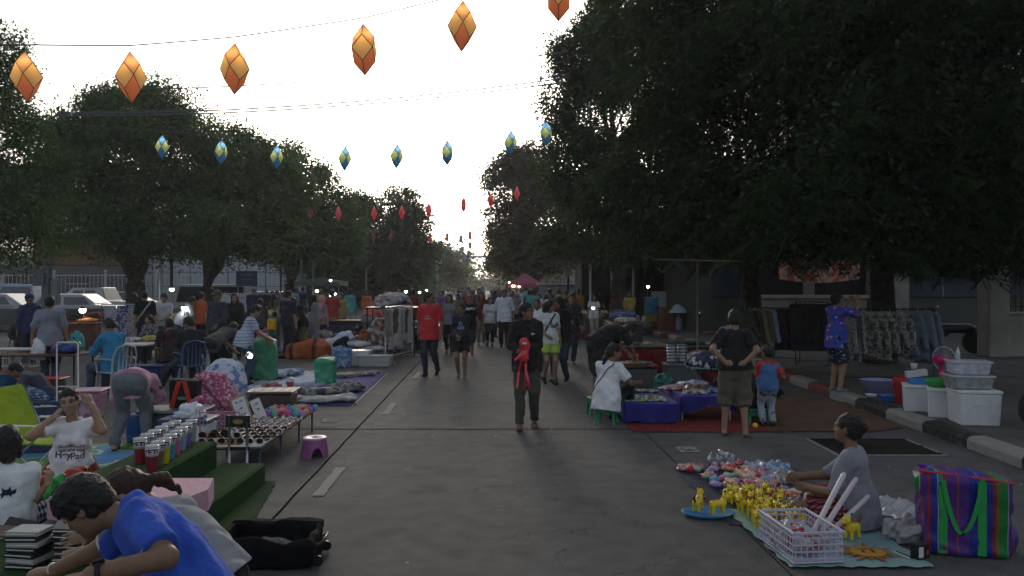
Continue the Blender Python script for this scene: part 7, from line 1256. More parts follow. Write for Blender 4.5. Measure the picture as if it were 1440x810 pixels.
mm.build('seams', mat('seam_dark', (.05, .02, .012)), t)
t = thing('awning_pole', 'tall thin pole with a long crossbar standing among the right-hand tables', 'pole', (at(981, 400, 12.75).x, 12.75, 0)); M().tube([(0, 0, 0), (0, 0, 2.22)], .022, 8).build('pole', pl('weathered_paint', (.10, .085, .06), .6), t); M().tube([(-.72, 0, 2.25), (.68, 0, 2.22)], .014, 6).build('crossbar', pl('weathered_paint', (.10, .085, .06), .6), t); M().box((0, 0, .03), (.3, .3, .06), .01).build('foot', m_dmetal, t); M().tube([(.02, 0, 1.38), (.06, 0, 1.36)], .04, 8).build('clamp', m_dmetal, t)
# ---- clothes racks on the pavement
GP = lambda px, py: G(px, py, .135)
t = rack('clothes rack with dark and beige jackets behind the man in the black t-shirt', (5.45, 16.9, .135), R(80), 1.25, 1.22, m_dmetal)
cs = [('green', (.05, .06, .04)), ('brown', (.09, .07, .05)), ('beige', (.28, .25, .16)), ('khaki', (.20, .18, .10)), ('light blue', (.32, .42, .55)), ('navy', (.03, .03, .06)), ('plum', (.06, .02, .04)), ('dark patterned', (.05, .05, .06)), ('black', (.02, .02, .02)), ('charcoal', (.05, .05, .055))]
for k, (n_, c_) in enumerate(cs): garment('%s jacket on the rack behind the man with hands on his back' % n_, (4.92+k*.115, 16.85+k*.02, .135+1.22), R(60 if k < 6 else 45), .5, .78+.04*(k % 3), cl('jacket_'+n_.replace(' ', '_'), c_), True, 300+k)
t = rack('rack of long black trousers beside the youth in the patterned t-shirt', (6.1, 16.2, .135), R(84), .65, 1.36, m_dmetal)
for k in range(7): garment('black trousers hanging %s from the left on the short rack' % ORD[k], (5.83+k*.09, 16.2, .135+1.36), R(84), .38, .95, cl('sooty_cloth', (.022, .022, .022)), False, 320+k, group='black trousers on the short rack')
t = rack('long black rack of camouflage jackets on the pavement', (6.25, 13.35, .135), R(90), 1.65, 1.30, m_dmetal); camo = blotch('grey_camouflage', [(0, (.06, .06, .06)), (.2, (.18, .17, .15)), (.5, (.26, .25, .23)), (.75, (.10, .10, .09)), (.88, (.30, .29, .27))], 26, kind='cells')
camo2 = blotch('fine_camouflage', [(0, (.24, .24, .23)), (.5, (.12, .12, .12)), (.65, (.28, .28, .27)), (.9, (.07, .07, .07))], 44, kind='cells'); pb_ = cl('slate_shirt', (.12, .16, .21))
for k in range(10):
    m_, n_ = (camo2, 'fine grey camouflage') if k in (0, 1, 5) else ((pb_, 'plain slate blue') if k in (7, 8, 9) else (camo, 'grey-brown camouflage'))
    garment('%s jacket, %s from the left on the long rack' % (n_, ['first', 'second', 'third', 'fourth', 'fifth', 'sixth', 'seventh', 'eighth', 'ninth', 'tenth'][k]), (5.56+k*.152, 13.32+.02*math.sin(k*3), .135+1.30), R((20, 18, 42, 50, 38, 48, 30, 52, 50, 40)[k]), .50, (.80, .82, .74, .78, .80, .70, .76, .72, .80, .86)[k], m_, True, 340+k)
mm = M(); 
# ---- goods on the pavement by the kerb
foam = mat('foam_white', (.66, .68, .70), rough=.75, var=.05, bump=.25, bs=150)
def foam_box(label, loc, sx, sy, h, rz, lid=True):
    t = thing('foam_box', label, 'foam box', loc, rz); M().box((0, 0, h/2-.02), (sx, sy, h-.04), .018, taper=.93).build('box', foam, t); M().box((0, 0, h-.022), (sx+.012, sy+.012, .04), .014).build('lid', foam, t); M().box((0, -sy/2*.985, h*.6), (sx*.3, .012, .012), .004).build('grip', foam, t); return t
pA = GP(1305, 581); foam_box('white foam box with blue tissue boxes on it', pA+V3(0, .22, 0), .42, .42, .36, R(-24)); pB = GP(1341, 590); foam_box('white foam box in the middle of the three', pB+V3(0, .25, 0), .36, .46, .38, R(-28)); pC = GP(1386, 601); foam_box('largest white foam box, under two clear plastic boxes', pC+V3(0.01, .26, 0), .48, .42, .43, R(-8))
for lb, z, sx, sy, h, rz, c in (('clear plastic box of cutlery on the largest foam box', .433, .48, .36, .17, -6, (.30, .32, .32)), ('cloudy white plastic box topmost on the largest foam box', .606, .44, .34, .17, -14, (.50, .52, .62))):
    t = thing('plastic_box', lb, 'box', pC+V3(-.04, .3, z), R(rz)); M().box((0, 0, h/2), (sx, sy, h), .02, taper=.9).build('tub', pl('cloudy_%d' % int(z*1000), c, .25, ns=20, var=.2), t); M().box((0, 0, h-.012), (sx+.02, sy+.02, .022), .008).build('rim', pl('cloudy_rim', (.48, .5, .55), .3), t)
for lb, dx, z, c, rx in (('blue tissue box lying on the first foam box', .0, .362, (.05, .22, .55), 0), ('white dotted tissue box tilted on the blue one', -.03, .46, (.5, .52, .56), .16)):
    t = thing('tissue_box', lb, 'tissue box', pA+V3(dx, .24, z), R(-12)); t.rotation_euler = (0, -rx, R(-12)); M().box((0, 0, .045), (.26, .13, .085), .005).build('carton', pl('tissue_%s' % lb[:4].strip(), c, .5) if rx == 0 else blotch('dotted_card', [(0, (.04, .08, .22)), (.12, (.52, .54, .58))], 24, kind='dots'), t); M().box((.1, -.0665, .045), (.05, .002, .06), .001).build('printed_patch', m_trim, t)
t = thing('basin', 'green plastic basin lying on the middle foam box', 'basin', pB+V3(-.02, .3, .382)); M().lathe([(.001, .01), (.12, .01), (.17, .10), (.18, .10), (.13, 0), (.001, 0)], 20).build('body', pl('leaf_green_plastic', (.03, .30, .05), .4), t)
t = thing('jug', 'red insulated jug with a lid and wire handle on the pavement', 'jug', GP(1268, 567)); M().lathe([(.001, 0), (.105, 0), (.115, .02), (.12, .30), (.122, .31), (.118, .34), (.11, .345)], 24).build('body', pl('red_enamel', (.42, .02, .02), .35), t); M().lathe([(.12, .335), (.122, .36), (.10, .385), (.03, .39), (.028, .41), (.001, .412)], 24).build('lid', pl('red_enamel', (.42, .02, .02), .35), t); M().tube([(-.12, 0, .26), (-.14, -.08, .14), (0, -.16, .10), (.14, -.08, .14), (.12, 0, .26)], .008, 6).build('handle', pl('red_enamel', (.42, .02, .02), .35), t)
t = thing('tub', 'large lilac plastic tub left of the red jug', 'tub', GP(1240, 556)+V3(0, .15, 0), R(-6)); mm = M(); mm.lathe([(.001, .005), (.17, .005), (.235, .22), (.25, .225), (.245, .235), (.225, .23), (.16, .02), (.001, .02)], 28, (0, 0, 0), 1.05, .8); mm.build('body', pl('lilac_plastic', (.34, .33, .58), .4), t)
t = thing('basin', 'small blue plastic basin at the kerb edge before the lilac tub', 'basin', GP(1252, 566), R(4)); M().box((0, 0, .055), (.28, .2, .11), .03, taper=.8).build('body', pl('blue_basin', (.04, .17, .45), .4), t); M().box((0, 0, .108), (.30, .22, .014), .006).build('rim', pl('blue_basin_rim', (.08, .25, .55), .4), t)
t = thing('bowl', 'small white bowl left of the blue basin', 'bowl', GP(1225, 559)); M().lathe([(.001, 0), (.04, 0), (.085, .05), (.09, .052), (.05, .008), (.001, .008)], 20).build('body', m_wplast, t)
t = thing('cup', 'clear plastic cup standing on the white tissue box', 'cup', pA+V3(-.06, .25, .562)); M().lathe([(.001, 0), (.035, 0), (.045, .08), (.042, .08)], 16).build('body', MATS['clear_lid'], t)
# pink fan
pk_ = pl('hot_pink_plastic', (.55, .02, .15), .35); t = thing('fan', 'pink electric fan turned sideways behind the foam boxes', 'fan', GP(1333, 560)+V3(.03, .25, .22), R(-62)); M().lathe([(.001, 0), (.15, 0), (.14, .03), (.05, .045), (.04, .05)], 22).build('base', pk_, t); M().tube([(0, 0, .04), (0, .01, .30)], [.038, .03], 12).build('post', pk_, t); M().tube([(0, -.14, .34), (0, -.05, .345), (0, .03, .35)], [.05, .075, .06], 14).build('motor', pk_, t)
mm = M()
for k in range(20): a = 2*PI*k/20; mm.tube([(.03*math.cos(a), .12, .35+.03*math.sin(a)), (.15*math.cos(a), .11, .35+.15*math.sin(a)), (.185*math.cos(a), .075, .35+.185*math.sin(a)), (.15*math.cos(a), .035, .35+.15*math.sin(a)), (.05*math.cos(a), .03, .35+.05*math.sin(a))], .002, 4)
mm.tube([(.187*math.cos(a), .075, .35+.187*math.sin(a)) for a in np.linspace(0, 2*PI, 25)], .006, 6, caps=False); mm.build('grille', m_wplast, t); mm = M()
for k in range(3): a = 2*PI*k/3; mm.add([(.02*math.cos(a), .07, .35+.02*math.sin(a)), (.13*math.cos(a-.3), .06, .35+.13*math.sin(a-.3)), (.15*math.cos(a+.15), .075, .35+.15*math.sin(a+.15)), (.09*math.cos(a+.6), .085, .35+.09*math.sin(a+.6))], [(0, 1, 2, 3)])
mm.build('blades', pl('violet_blades', (.25, .12, .3), .2), t)
t = thing('box', 'low carton under the pink fan', 'box', GP(1333, 560)+V3(.03, .25, 0)); M().box((0, 0, .108), (.36, .36, .216), .01).build('carton', m_card, t)
t = thing('bottle', 'clear water bottle standing behind the cloudy white box', 'bottle', pC+V3(-.12, .38, .776)); t.scale = (.75,)*3; M().lathe([(.001, 0), (.032, 0), (.034, .02), (.034, .13), (.02, .17), (.013, .19), (.014, .21), (.001, .212)], 14).build('body', pl('clear_bottle', (.4, .45, .47), .1, spec=.9), t)
# motorcycle at the right edge
t = thing('motorcycle', 'motorcycle just entering the frame at the right edge, chrome mirror and front wheel showing', 'motorcycle', (6.72, 8.95, .135), R(70))
M().tube([(0, -.03+.06*0, .27)]+[(0, 0, .27)], .27, 3) if False else None
M().tube([(-.04, .62, .27), (.04, .62, .27)], [.27, .27], 24).build('wheel', m_blackp, t); M().tube([(-.04, -.62, .27), (.04, -.62, .27)], [.27, .27], 24).build('wheel', m_blackp, t)
blob('body', [cap((0, -.6, .62), (0, .1, .6), .12, .11, k=.06), cap((0, .1, .5), (0, .42, .85), .10, .08, k=.06), ell((0, .1, .38), (.13, .25, .16), k=.05)], .02, pl('black_fairing', (.02, .02, .025), .25), t); M().tube([(0, .62, .27), (0, .42, .95)], .025).build('fork', m_steel, t); M().tube([(-.33, .36, 1.0), (0, .42, .98), (.33, .36, 1.0)], .014).build('handlebar', m_dmetal, t)
for s in (-1, 1): M().tube([(s*.26, .38, 1.0), (s*.3, .36, 1.14)], .006).build('mirror_arm', m_steel, t); M().ball((s*.32, .35, 1.17), .06, 12, (1.1, .35, .8)).build('mirror', m_steel, t)
# ================================================================ BACKGROUND BUILDINGS, CARS, STALLS
m_cream = mat('cream_plaster', (.26, .25, .22), rough=.9, var=.15, ns=2, bump=.2); m_whitew = mat('white_paint_wall', (.50, .52, .55), rough=.7, var=.08, ns=3); m_inshade = mat('painted_interior_shade', (.015, .015, .017), rough=.9); m_glass = pl('window_glass', (.03, .045, .06), .08, spec=.8)  # near-black of the solid blocks that carry painted shade inside the buildings
# gate pillar, low wall and railing at the right edge
t = thing('garden_wall', 'low cream wall with a dark iron railing and a tall square pillar at the right edge', 'wall', (11.2, 18.9, .135)); M().box((4.2, 0, .5), (7.6, .25, 1.0), .02).build('wall_base', m_cream, t); M().box((4.2, 0, 1.03), (7.7, .34, .07), .02).build('coping', m_cream, t); M().box((.22, 0, 1.7), (.5, .5, 3.4), .02).build('pillar', m_cream, t); M().box((.22, 0, 3.45), (.62, .62, .12), .03).build('pillar_cap', m_cream, t)
mm = M()
for k in range(58): mm.box((.62+k*.13, 0, 1.95), (.025, .025, 1.8), .003)
for z in (1.2, 2.7): mm.box((4.3, 0, z), (7.5, .03, .05), .004)
mm.build('railing', m_dmetal, t)
t = thing('building', 'dim building with grey-blue windows behind the low wall at the right', 'building', (11.5, 31, .1)); M().box((3, 0, 3), (16, 6, 6), .03).build('wall', mat('dim_plaster', (.07, .08, .07), rough=.9), t)
for k in range(4): w_ = M().box((-3.2+k*3.4, -3.02, 2.1), (2.6, .08, 1.6), .02).build('window', m_glass, t); M().box((-3.2+k*3.4, -3.08, 2.1), (.06, .05, 1.6), .01).build('mullion', pl('grey_frame', (.12, .15, .17), .5), w_)
t = thing('motorcycle', 'dark parked motorcycle behind the gate pillar with a glinting mirror', 'motorcycle', (10.9, 19.9, .135), R(80)); blob('body', [cap((0, -.5, .62), (0, .1, .62), .13, .12, k=.06), cap((0, .1, .5), (0, .42, .9), .11, .09, k=.06)], .03, pl('black_fairing', (.02, .02, .025), .25), t); M().tube([(-.04, .6, .28), (.04, .6, .28)], .28, 20).build('wheel', m_blackp, t); M().tube([(-.04, -.6, .28), (.04, -.6, .28)], .28, 20).build('wheel', m_blackp, t); M().tube([(-.32, .36, 1.02), (0, .42, 1), (.32, .36, 1.02)], .015).build('handlebar', m_steel, t); M().ball((-.32, .35, 1.15), .06, 10, (1, .4, .8)).build('mirror', m_steel, t)
# tan gate house with a red-orange banner behind the racks
t = thing('gate_house', 'tan gate house with pale ledges behind the short rack of black trousers', 'building', (9.6, 25.5, .135)); M().box((0, 0, .62), (3.4, .3, 1.24), .02).build('parapet', m_cream, t); M().box((0, -.02, 1.32), (3.5, .4, .12), .02).build('ledge', mat('pale_ledge', (.34, .32, .27)), t); M().box((-.1, 0, 2.1), (.28, .3, 1.5), .02).build('post', m_cream, t); M().box((2.4, 0, 1.8), (1.1, .7, 3.4), .02).build('pillar', m_cream, t); M().box((0, .8, 1.5), (3.6, 1.2, 2.9), .02).build('interior_shade_block', m_inshade, t)  # dark inside is a solid block with the shade in its colour
t = thing('banner', 'long pink and orange printed banner half hidden by leaves above the gate house', 'banner', (9.5, 24.6, 1.9)); mm = M(); mm.grid(lambda u, v: V3(-1.25+2.5*u, .04*math.sin(u*9), .12+.62*v+.12*math.sin(PI*u)*-1*(1-v)), 24, 5); mm.build('sheet', blotch('banner_print', [(0, (.30, .06, .03)), (.44, (.5, .26, .12)), (.52, (.42, .34, .32)), (.6, (.4, .1, .06))], 3), t); M().tube([(-1.25, 0, .75), (1.25, 0, .75)], .02).build('rod', m_dmetal, t)
t = thing('container', 'orange-red corrugated panels behind the rack of dark jackets', 'container', (9.0, 30.2, .135)); mm = M(); mm.box((0, 0, .8), (1.7, .2, 1.6), .02)
for k in range(9): mm.box((-.8+k*.2, -.12, .8), (.08, .06, 1.55), .01)
mm.build('panel', pl('orange_red_panel', (.28, .05, .02), .6), t)
# white colonnade shelter
t = thing('shelter', 'long white-columned shelter with low panelled walls on the right pavement', 'building', (7.2, 33.5, .135)); M().box((0, 2.6, 1.9), (8.4, 3.6, 3.8), .02).build('interior_shade_block', m_inshade, t); M().box((0, 0, 3.3), (8.6, .4, .5), .03).build('beam', m_whitew, t); M().box((0, 1.2, 3.7), (9.2, 4.4, .18), .03).build('roof', mat('grey_roof', (.1, .1, .11)), t)  # closed near-black block stands in for the shaded inside of the shelter
for x in (-3.9, -3.0, -2.1, -.55, .55, 1.35, 1.75, 3.9): M().tube([(x, 0, 0), (x, 0, 3.1)], .10 if x > -.7 else .055, 12).build('column', m_whitew, t)
for x, w_ in ((-.95, .7), (1.0, .9), (2.45, 2.4)):
    q = M().box((x, .1, .72), (w_, .1, 1.4), .02).build('panel', m_whitew, t); mm = M()
    for k in range(3): mm.box((x-w_*.32+k*w_*.32, .035, .72), (w_*.26, .03, 1.1), .01)
    mm.build('moulding', m_whitew, q)
for x in (-1.9, -.4, .1, 3.1): M().grid(lambda u, v, x=x: V3(x+(u-.5)*.7+.05*math.sin(v*4), .45+.06*math.sin(u*22), 3.0-1.9*v), 12, 6).build('curtain', cl('dark_curtain', (.07, .03, .035)), t)
t = thing('sign_board', 'tall white sign board with black plates between the columns of the shelter', 'sign', (7.2, 31.6, .135)); M().box((0, 0, 1.45), (.55, .06, 2.9), .01).build('board', m_whitew, t)
for k in range(4): pz = 2.0-.22*k; q = M().box((0, -.035, pz), (.44, .02, .17), .004).build('plate', m_blackp, t); lettering('lettering', ['OPEN', 'SALE', 'SHOP', 'CAFE'][k], .12, m_trim, q, (0, -.047, pz), (1, 0, 0), (0, 0, 1), .003) if False else M().box((0, -.047, pz), (.3, .004, .045), .001).build('printed_line', mat('grey_print', (.25, .25, .26)), q)
M().box((0, -.033, 2.45), (.40, .006, .5), .003).build('emblem_panel', blotch('worn_emblem', [(0, (.42, .44, .48)), (.5, (.1, .1, .13)), (.56, (.4, .42, .46))], 8), t)
# things on the right pavement below the colonnade
t = thing('mushroom_lamp', 'white plastic table lamp with a wide conical shade standing on the pavement', 'lamp', GP(953, 464)); M().lathe([(.001, 0), (.16, 0), (.17, .04), (.165, .12), (.17, .16), (.165, .24), (.17, .28), (.165, .36), (.13, .44), (.08, .48), (.08, .62), (.13, .66)], 22).build('base', pl('lamp_grey', (.36, .42, .50), .4), t); M().lathe([(.46, .66), (.30, .82), (.08, .96), (.001, .97)], 26).build('lamp_shade', pl('lamp_shade_white', (.46, .55, .66), .4), t)
cz = .135
for n_, c_, h_ in (('red', (.38, .03, .02), .30), ('yellow-green', (.22, .24, .03), .30), ('blue', (.02, .16, .34), .32), ('teal blue', (.03, .20, .32), .30)):
    p = GP(916, 463); t = thing('crate', '%s plastic crate in the colourful stack at the kerb' % n_, 'crate', V3(p.x, p.y, cz)); M().box((0, 0, h_/2), (.5, .42, h_-.01), .02, taper=.93).build('body', pl('crate_'+n_.replace(' ', '_'), c_, .5), t); M().box((0, 0, h_-.02), (.53, .45, .025), .008).build('rim', pl('crate_'+n_.replace(' ', '_'), c_, .5), t); cz += h_+.003
p = GP(937, 464); t = thing('cabinet', 'plain brown wooden cabinet beside the stack of crates', 'cabinet', p, R(5)); M().box((0, 0, .43), (.62, .4, .85), .01).build('carcass', mat('brown_board', (.16, .07, .03), rough=.6, var=.15, ns=4), t); M().box((0, -.205, .45), (.56, .012, .76), .004).build('door', mat('brown_board', (.16, .07, .03), rough=.6, var=.15, ns=4), t)
for k, (px, py, rz) in enumerate(((890, 468, .5), (898, 470, .55))): t = thing('framed_board', ['pale board leaning at the kerb, the left one', 'pale board leaning at the kerb, the right one'][k], 'board', G(px, py)+V3(0, 0, .0)); t.rotation_euler = (R(-30), R(28), R(6)); M().box((0, 0, .42), (.16, .05, .85), .01).build('board', mat('pale_board', (.42, .38, .32)), t); M().box((0, -.028, .42), (.10, .01, .78), .004).build('face', mat('pale_face', (.55, .52, .46)), t)
p = GP(1003, 461)
for k, (lb, dx, dy, h_, w_) in enumerate((('white bin beside the column', 0, 0, .5, .4), ('white panel box right of the white bin', .9, .3, .55, .6), ('low white box near the tree trunk', 1.7, .4, .45, .5), ('pale cloth-covered box at the foot of the sign board', -.6, .4, .6, .5))): t = thing('box', lb, 'box', p+V3(dx, dy, 0)); M().box((0, 0, h_/2), (w_, .4, h_), .02).build('body', m_cream, t); M().box((0, 0, h_+.002), (w_+.03, .43, .025), .006).build('lid', m_cream, t)
gd = [('dark red boxes', (.14, .02, .02), 868, 452, (1.2, .8, .7)), ('green and brown statues', (.10, .14, .04), 877, 455, (.7, .6, .9)), ('white figurines and bottles', (.40, .38, .36), 895, 462, (.8, .6, .35)), ('grey engines and metal parts', (.10, .10, .11), 905, 466, (.9, .6, .4)), ('dark blue bags', (.03, .04, .10), 935, 452, (1.0, .7, .8)), ('dark red sacks', (.12, .02, .03), 905, 446, (1.6, .8, .9)), ('brown clay pots', (.20, .10, .05), 868, 462, (.6, .5, .8)), ('colourful shoes', (.2, .08, .05), 1000, 470, (1.0, .5, .12)), ('black and white cushions', (.25, .25, .26), 1023, 474, (.7, .5, .42)), ('cream sacks', (.25, .23, .18), 1035, 462, (.8, .6, .5))]
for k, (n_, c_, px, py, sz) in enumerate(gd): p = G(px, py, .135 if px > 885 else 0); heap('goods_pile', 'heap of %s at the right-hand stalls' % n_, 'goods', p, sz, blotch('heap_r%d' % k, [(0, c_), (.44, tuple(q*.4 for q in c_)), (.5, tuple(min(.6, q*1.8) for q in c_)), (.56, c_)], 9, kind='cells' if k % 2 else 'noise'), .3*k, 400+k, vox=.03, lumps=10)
# ---- rows of farther stalls
rr = random.Random(21); K = 0
def stall(X, Y, rz, w, c_top, n_top, where, z0=0, high=False):
    global K
    K += 1; simple_table('stall table in %s cloth %s' % (n_top, where), (X, Y, z0), (w, .9), rz, h=.75, skirt=cl('stall_'+n_top.replace(' ', '_'), c_top))
    for q in range(3):
        c_ = rr.choice([(.35, .34, .33), (.25, .08, .06), (.08, .12, .25), (.3, .24, .12), (.05, .05, .06), (.18, .22, .12)]); n_ = {.35: 'pale', .25: 'reddish', .08: 'blue', .3: 'straw-coloured', .05: 'black', .18: 'green'}[c_[0]]
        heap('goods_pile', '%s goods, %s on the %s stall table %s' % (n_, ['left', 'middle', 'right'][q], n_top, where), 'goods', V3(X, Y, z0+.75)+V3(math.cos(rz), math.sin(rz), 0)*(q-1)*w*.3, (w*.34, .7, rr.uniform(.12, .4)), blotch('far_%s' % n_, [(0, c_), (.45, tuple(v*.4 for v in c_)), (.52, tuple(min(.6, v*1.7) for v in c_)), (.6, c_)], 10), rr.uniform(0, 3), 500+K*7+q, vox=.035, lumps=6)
for a in ((-3.6, 24.5, 1.5, 2.4, (.10, .10, .12), 'slate', 'left of the maroon t-shirt'), (-4.2, 29, 1.5, 2.4, (.16, .06, .05), 'rust', 'farther back on the left'), (-4.6, 35, 1.5, 3, (.05, .08, .16), 'indigo', 'deep in the left row'), (-7.2, 26, 0, 2.6, (.2, .2, .2), 'grey', 'behind the coral shirt'), (-10.5, 24.5, 0, 2.4, (.05, .1, .1), 'teal', 'behind the plaid shirt'), (-8.6, 31, 0, 3, (.14, .12, .08), 'tan', 'deep in the left crowd'), (-14, 27, 0, 2.6, (.12, .05, .04), 'brick', 'by the concrete barrier'), (2.9, 28, 1.55, 2.6, (.08, .08, .09), 'charcoal', 'right of the polka-dot blouse'), (2.6, 34, 1.55, 3, (.22, .2, .19), 'ash', 'farther back on the right'), (3.3, 23.8, 1.55, 2.4, (.06, .06, .07), 'graphite', 'behind the bending man')): stall(a[0], a[1], a[2], a[3], a[4], a[5], a[6])
for k in range(58):
    if k < 40: Y = rr.uniform(20, 33); X = line_x(0, Y)-rr.uniform(3.3, 13)
    else: Y = rr.uniform(23, 34); X = line_x(0, Y)+rr.uniform(2.6, 4.2)
    n_, c_ = tops[rr.randint(0, 11)]; s_ = rr.choice(['small', 'large', 'flat', 'tall']); w_ = {'small': (.4, .3, .3), 'large': (.9, .6, .5), 'flat': (1, .7, .14), 'tall': (.4, .35, .75)}[s_]
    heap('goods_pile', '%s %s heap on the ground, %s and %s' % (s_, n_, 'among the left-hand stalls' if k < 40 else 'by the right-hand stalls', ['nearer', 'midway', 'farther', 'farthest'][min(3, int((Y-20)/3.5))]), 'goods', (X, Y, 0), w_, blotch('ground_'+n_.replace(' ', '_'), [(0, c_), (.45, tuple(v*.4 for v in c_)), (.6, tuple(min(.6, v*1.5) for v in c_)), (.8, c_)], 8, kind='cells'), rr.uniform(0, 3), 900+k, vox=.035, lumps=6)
# canopy stalls
def canopy(label, X, Y, w, h, c, name='market_canopy', peak=.55, z0=0):
    t = thing(name, label, 'canopy', (X, Y, z0)); mm = M(); n = 8; vs = []
    for z, s in ((0, 1), (peak, .02)): vs += [(-w/2*s, -w/2*s, h+z), (w/2*s, -w/2*s, h+z), (w/2*s, w/2*s, h+z), (-w/2*s, w/2*s, h+z)]
    vs += [(-w/2, -w/2, h-.22), (w/2, -w/2, h-.22), (w/2, w/2, h-.22), (-w/2, w/2, h-.22)]
    mm.add(vs, [(0, 1, 5, 4), (1, 2, 6, 5), (2, 3, 7, 6), (3, 0, 4, 7), (4, 5, 6, 7), (8, 9, 1, 0), (9, 10, 2, 1), (10, 11, 3, 2), (11, 8, 0, 3)]); mm.build('roof', c, t)
    for a in (-1, 1):
        for b in (-1, 1): M().tube([(a*w*.49, b*w*.49, 0), (a*w*.49, b*w*.49, h)], .025).build('post', m_steel, t)
    return t
canopy('bright blue market canopy beyond the street lamp on the right', 4.85, 38, 2.4, 1.95, pl('canopy_blue', (.05, .2, .5), .5), z0=.1); canopy('small pink canopy hung with lights in the middle distance', .75, 46, 1.9, 1.9, pl('canopy_pink', (.22, .04, .08), .6), peak=.6); canopy('pale canopy low over the left-hand crowd', -10.5, 44, 2.4, 2.0, pl('canopy_teal', (.10, .14, .13), .7), peak=.25)
t = thing('food_cart', 'white glazed food cart behind the polka-dot blouse', 'cart', (2.3, 40, 0)); M().box((0, 0, .5), (1.9, .8, .9), .03).build('body', m_whitew, t); M().box((0, 0, 1.4), (1.8, .75, .8), .02).build('glass_case', pl('cart_glass', (.22, .26, .28), .1, spec=.8), t); M().box((0, 0, 1.85), (2.1, 1.0, .08), .02).build('roof', m_steel, t)
for s in (-1, 1): M().tube([(s*.6-.03, -.35, .2), (s*.6+.03, -.35, .2)], .2, 16).build('wheel', m_blackp, t)
t = thing('street_lamp', 'post-top street lamp with a square head at the right of the street', 'street lamp', (at(799, 400, 34).x, 34, 0)); M().tube([(0, 0, 0), (0, 0, .4), (0, 0, 2.2)], [.08, .05, .04], 10).build('pole', m_dmetal, t); M().box((0, 0, 2.36), (.32, .32, .3), .03, taper=.7).build('lantern', pl('lamp_glass', (.25, .27, .28), .2), t); M().box((0, 0, 2.56), (.44, .44, .06), .02).build('hood', m_dmetal, t)
# lit bulbs on thin poles at the stalls
bulbs = [(117, 436, 22, 'white', .085), (242, 407, 26, 'white', .07), (259, 433, 21, 'white', .06), (465, 394, 36, 'white', .06), (446, 409, 30, 'white', .06), (466, 416, 30, 'white', .055), (471, 413, 34, 'white', .055), (571, 410, 34, 'white', .06), (590, 411, 37, 'white', .055), (814, 399, 40, 'warm', .06), (832, 399, 40, 'warm', .06), (834, 433, 24, 'white', .045), (911, 403, 32, 'white', .06), (1089, 426, 28, 'white', .05), (722, 402, 45, 'warm', .09), (730, 403, 45, 'warm', .06), (716, 397, 44, 'white', .05), (600, 408, 44, 'white', .05)]
for k, (px, py, Y, n_, r_) in enumerate(bulbs):
    p = at(px, py, Y); wh = 'left-hand stalls' if px < 620 else ('stalls in the middle distance' if px < 760 else 'right-hand stalls')
    t = thing('stall_light', '%s glowing stall light, %s bulb from the left, over the %s' % (n_, ORD[[b[0] for b in sorted(bulbs)].index(px)], wh), 'lamp', (p.x, p.y, 0), 0, 'lit bulbs on poles over the stalls'); M().tube([(0, .03, 0), (0, .03, p.z+.05)], .012, 6).build('pole', m_steel, t); M().ball((0, -.03, p.z), r_, 10).build('bulb', emis('lamp_white' if n_ == 'white' else 'lamp_warm', (1, .97, .9) if n_ == 'white' else (1, .6, .25), 9), t); M().lathe([(.02, r_*1.3), (r_*1.1, r_*.5), (r_*1.15, r_*.45)], 12, (0, -.03, p.z)).build('lamp_shade', m_dmetal, t)
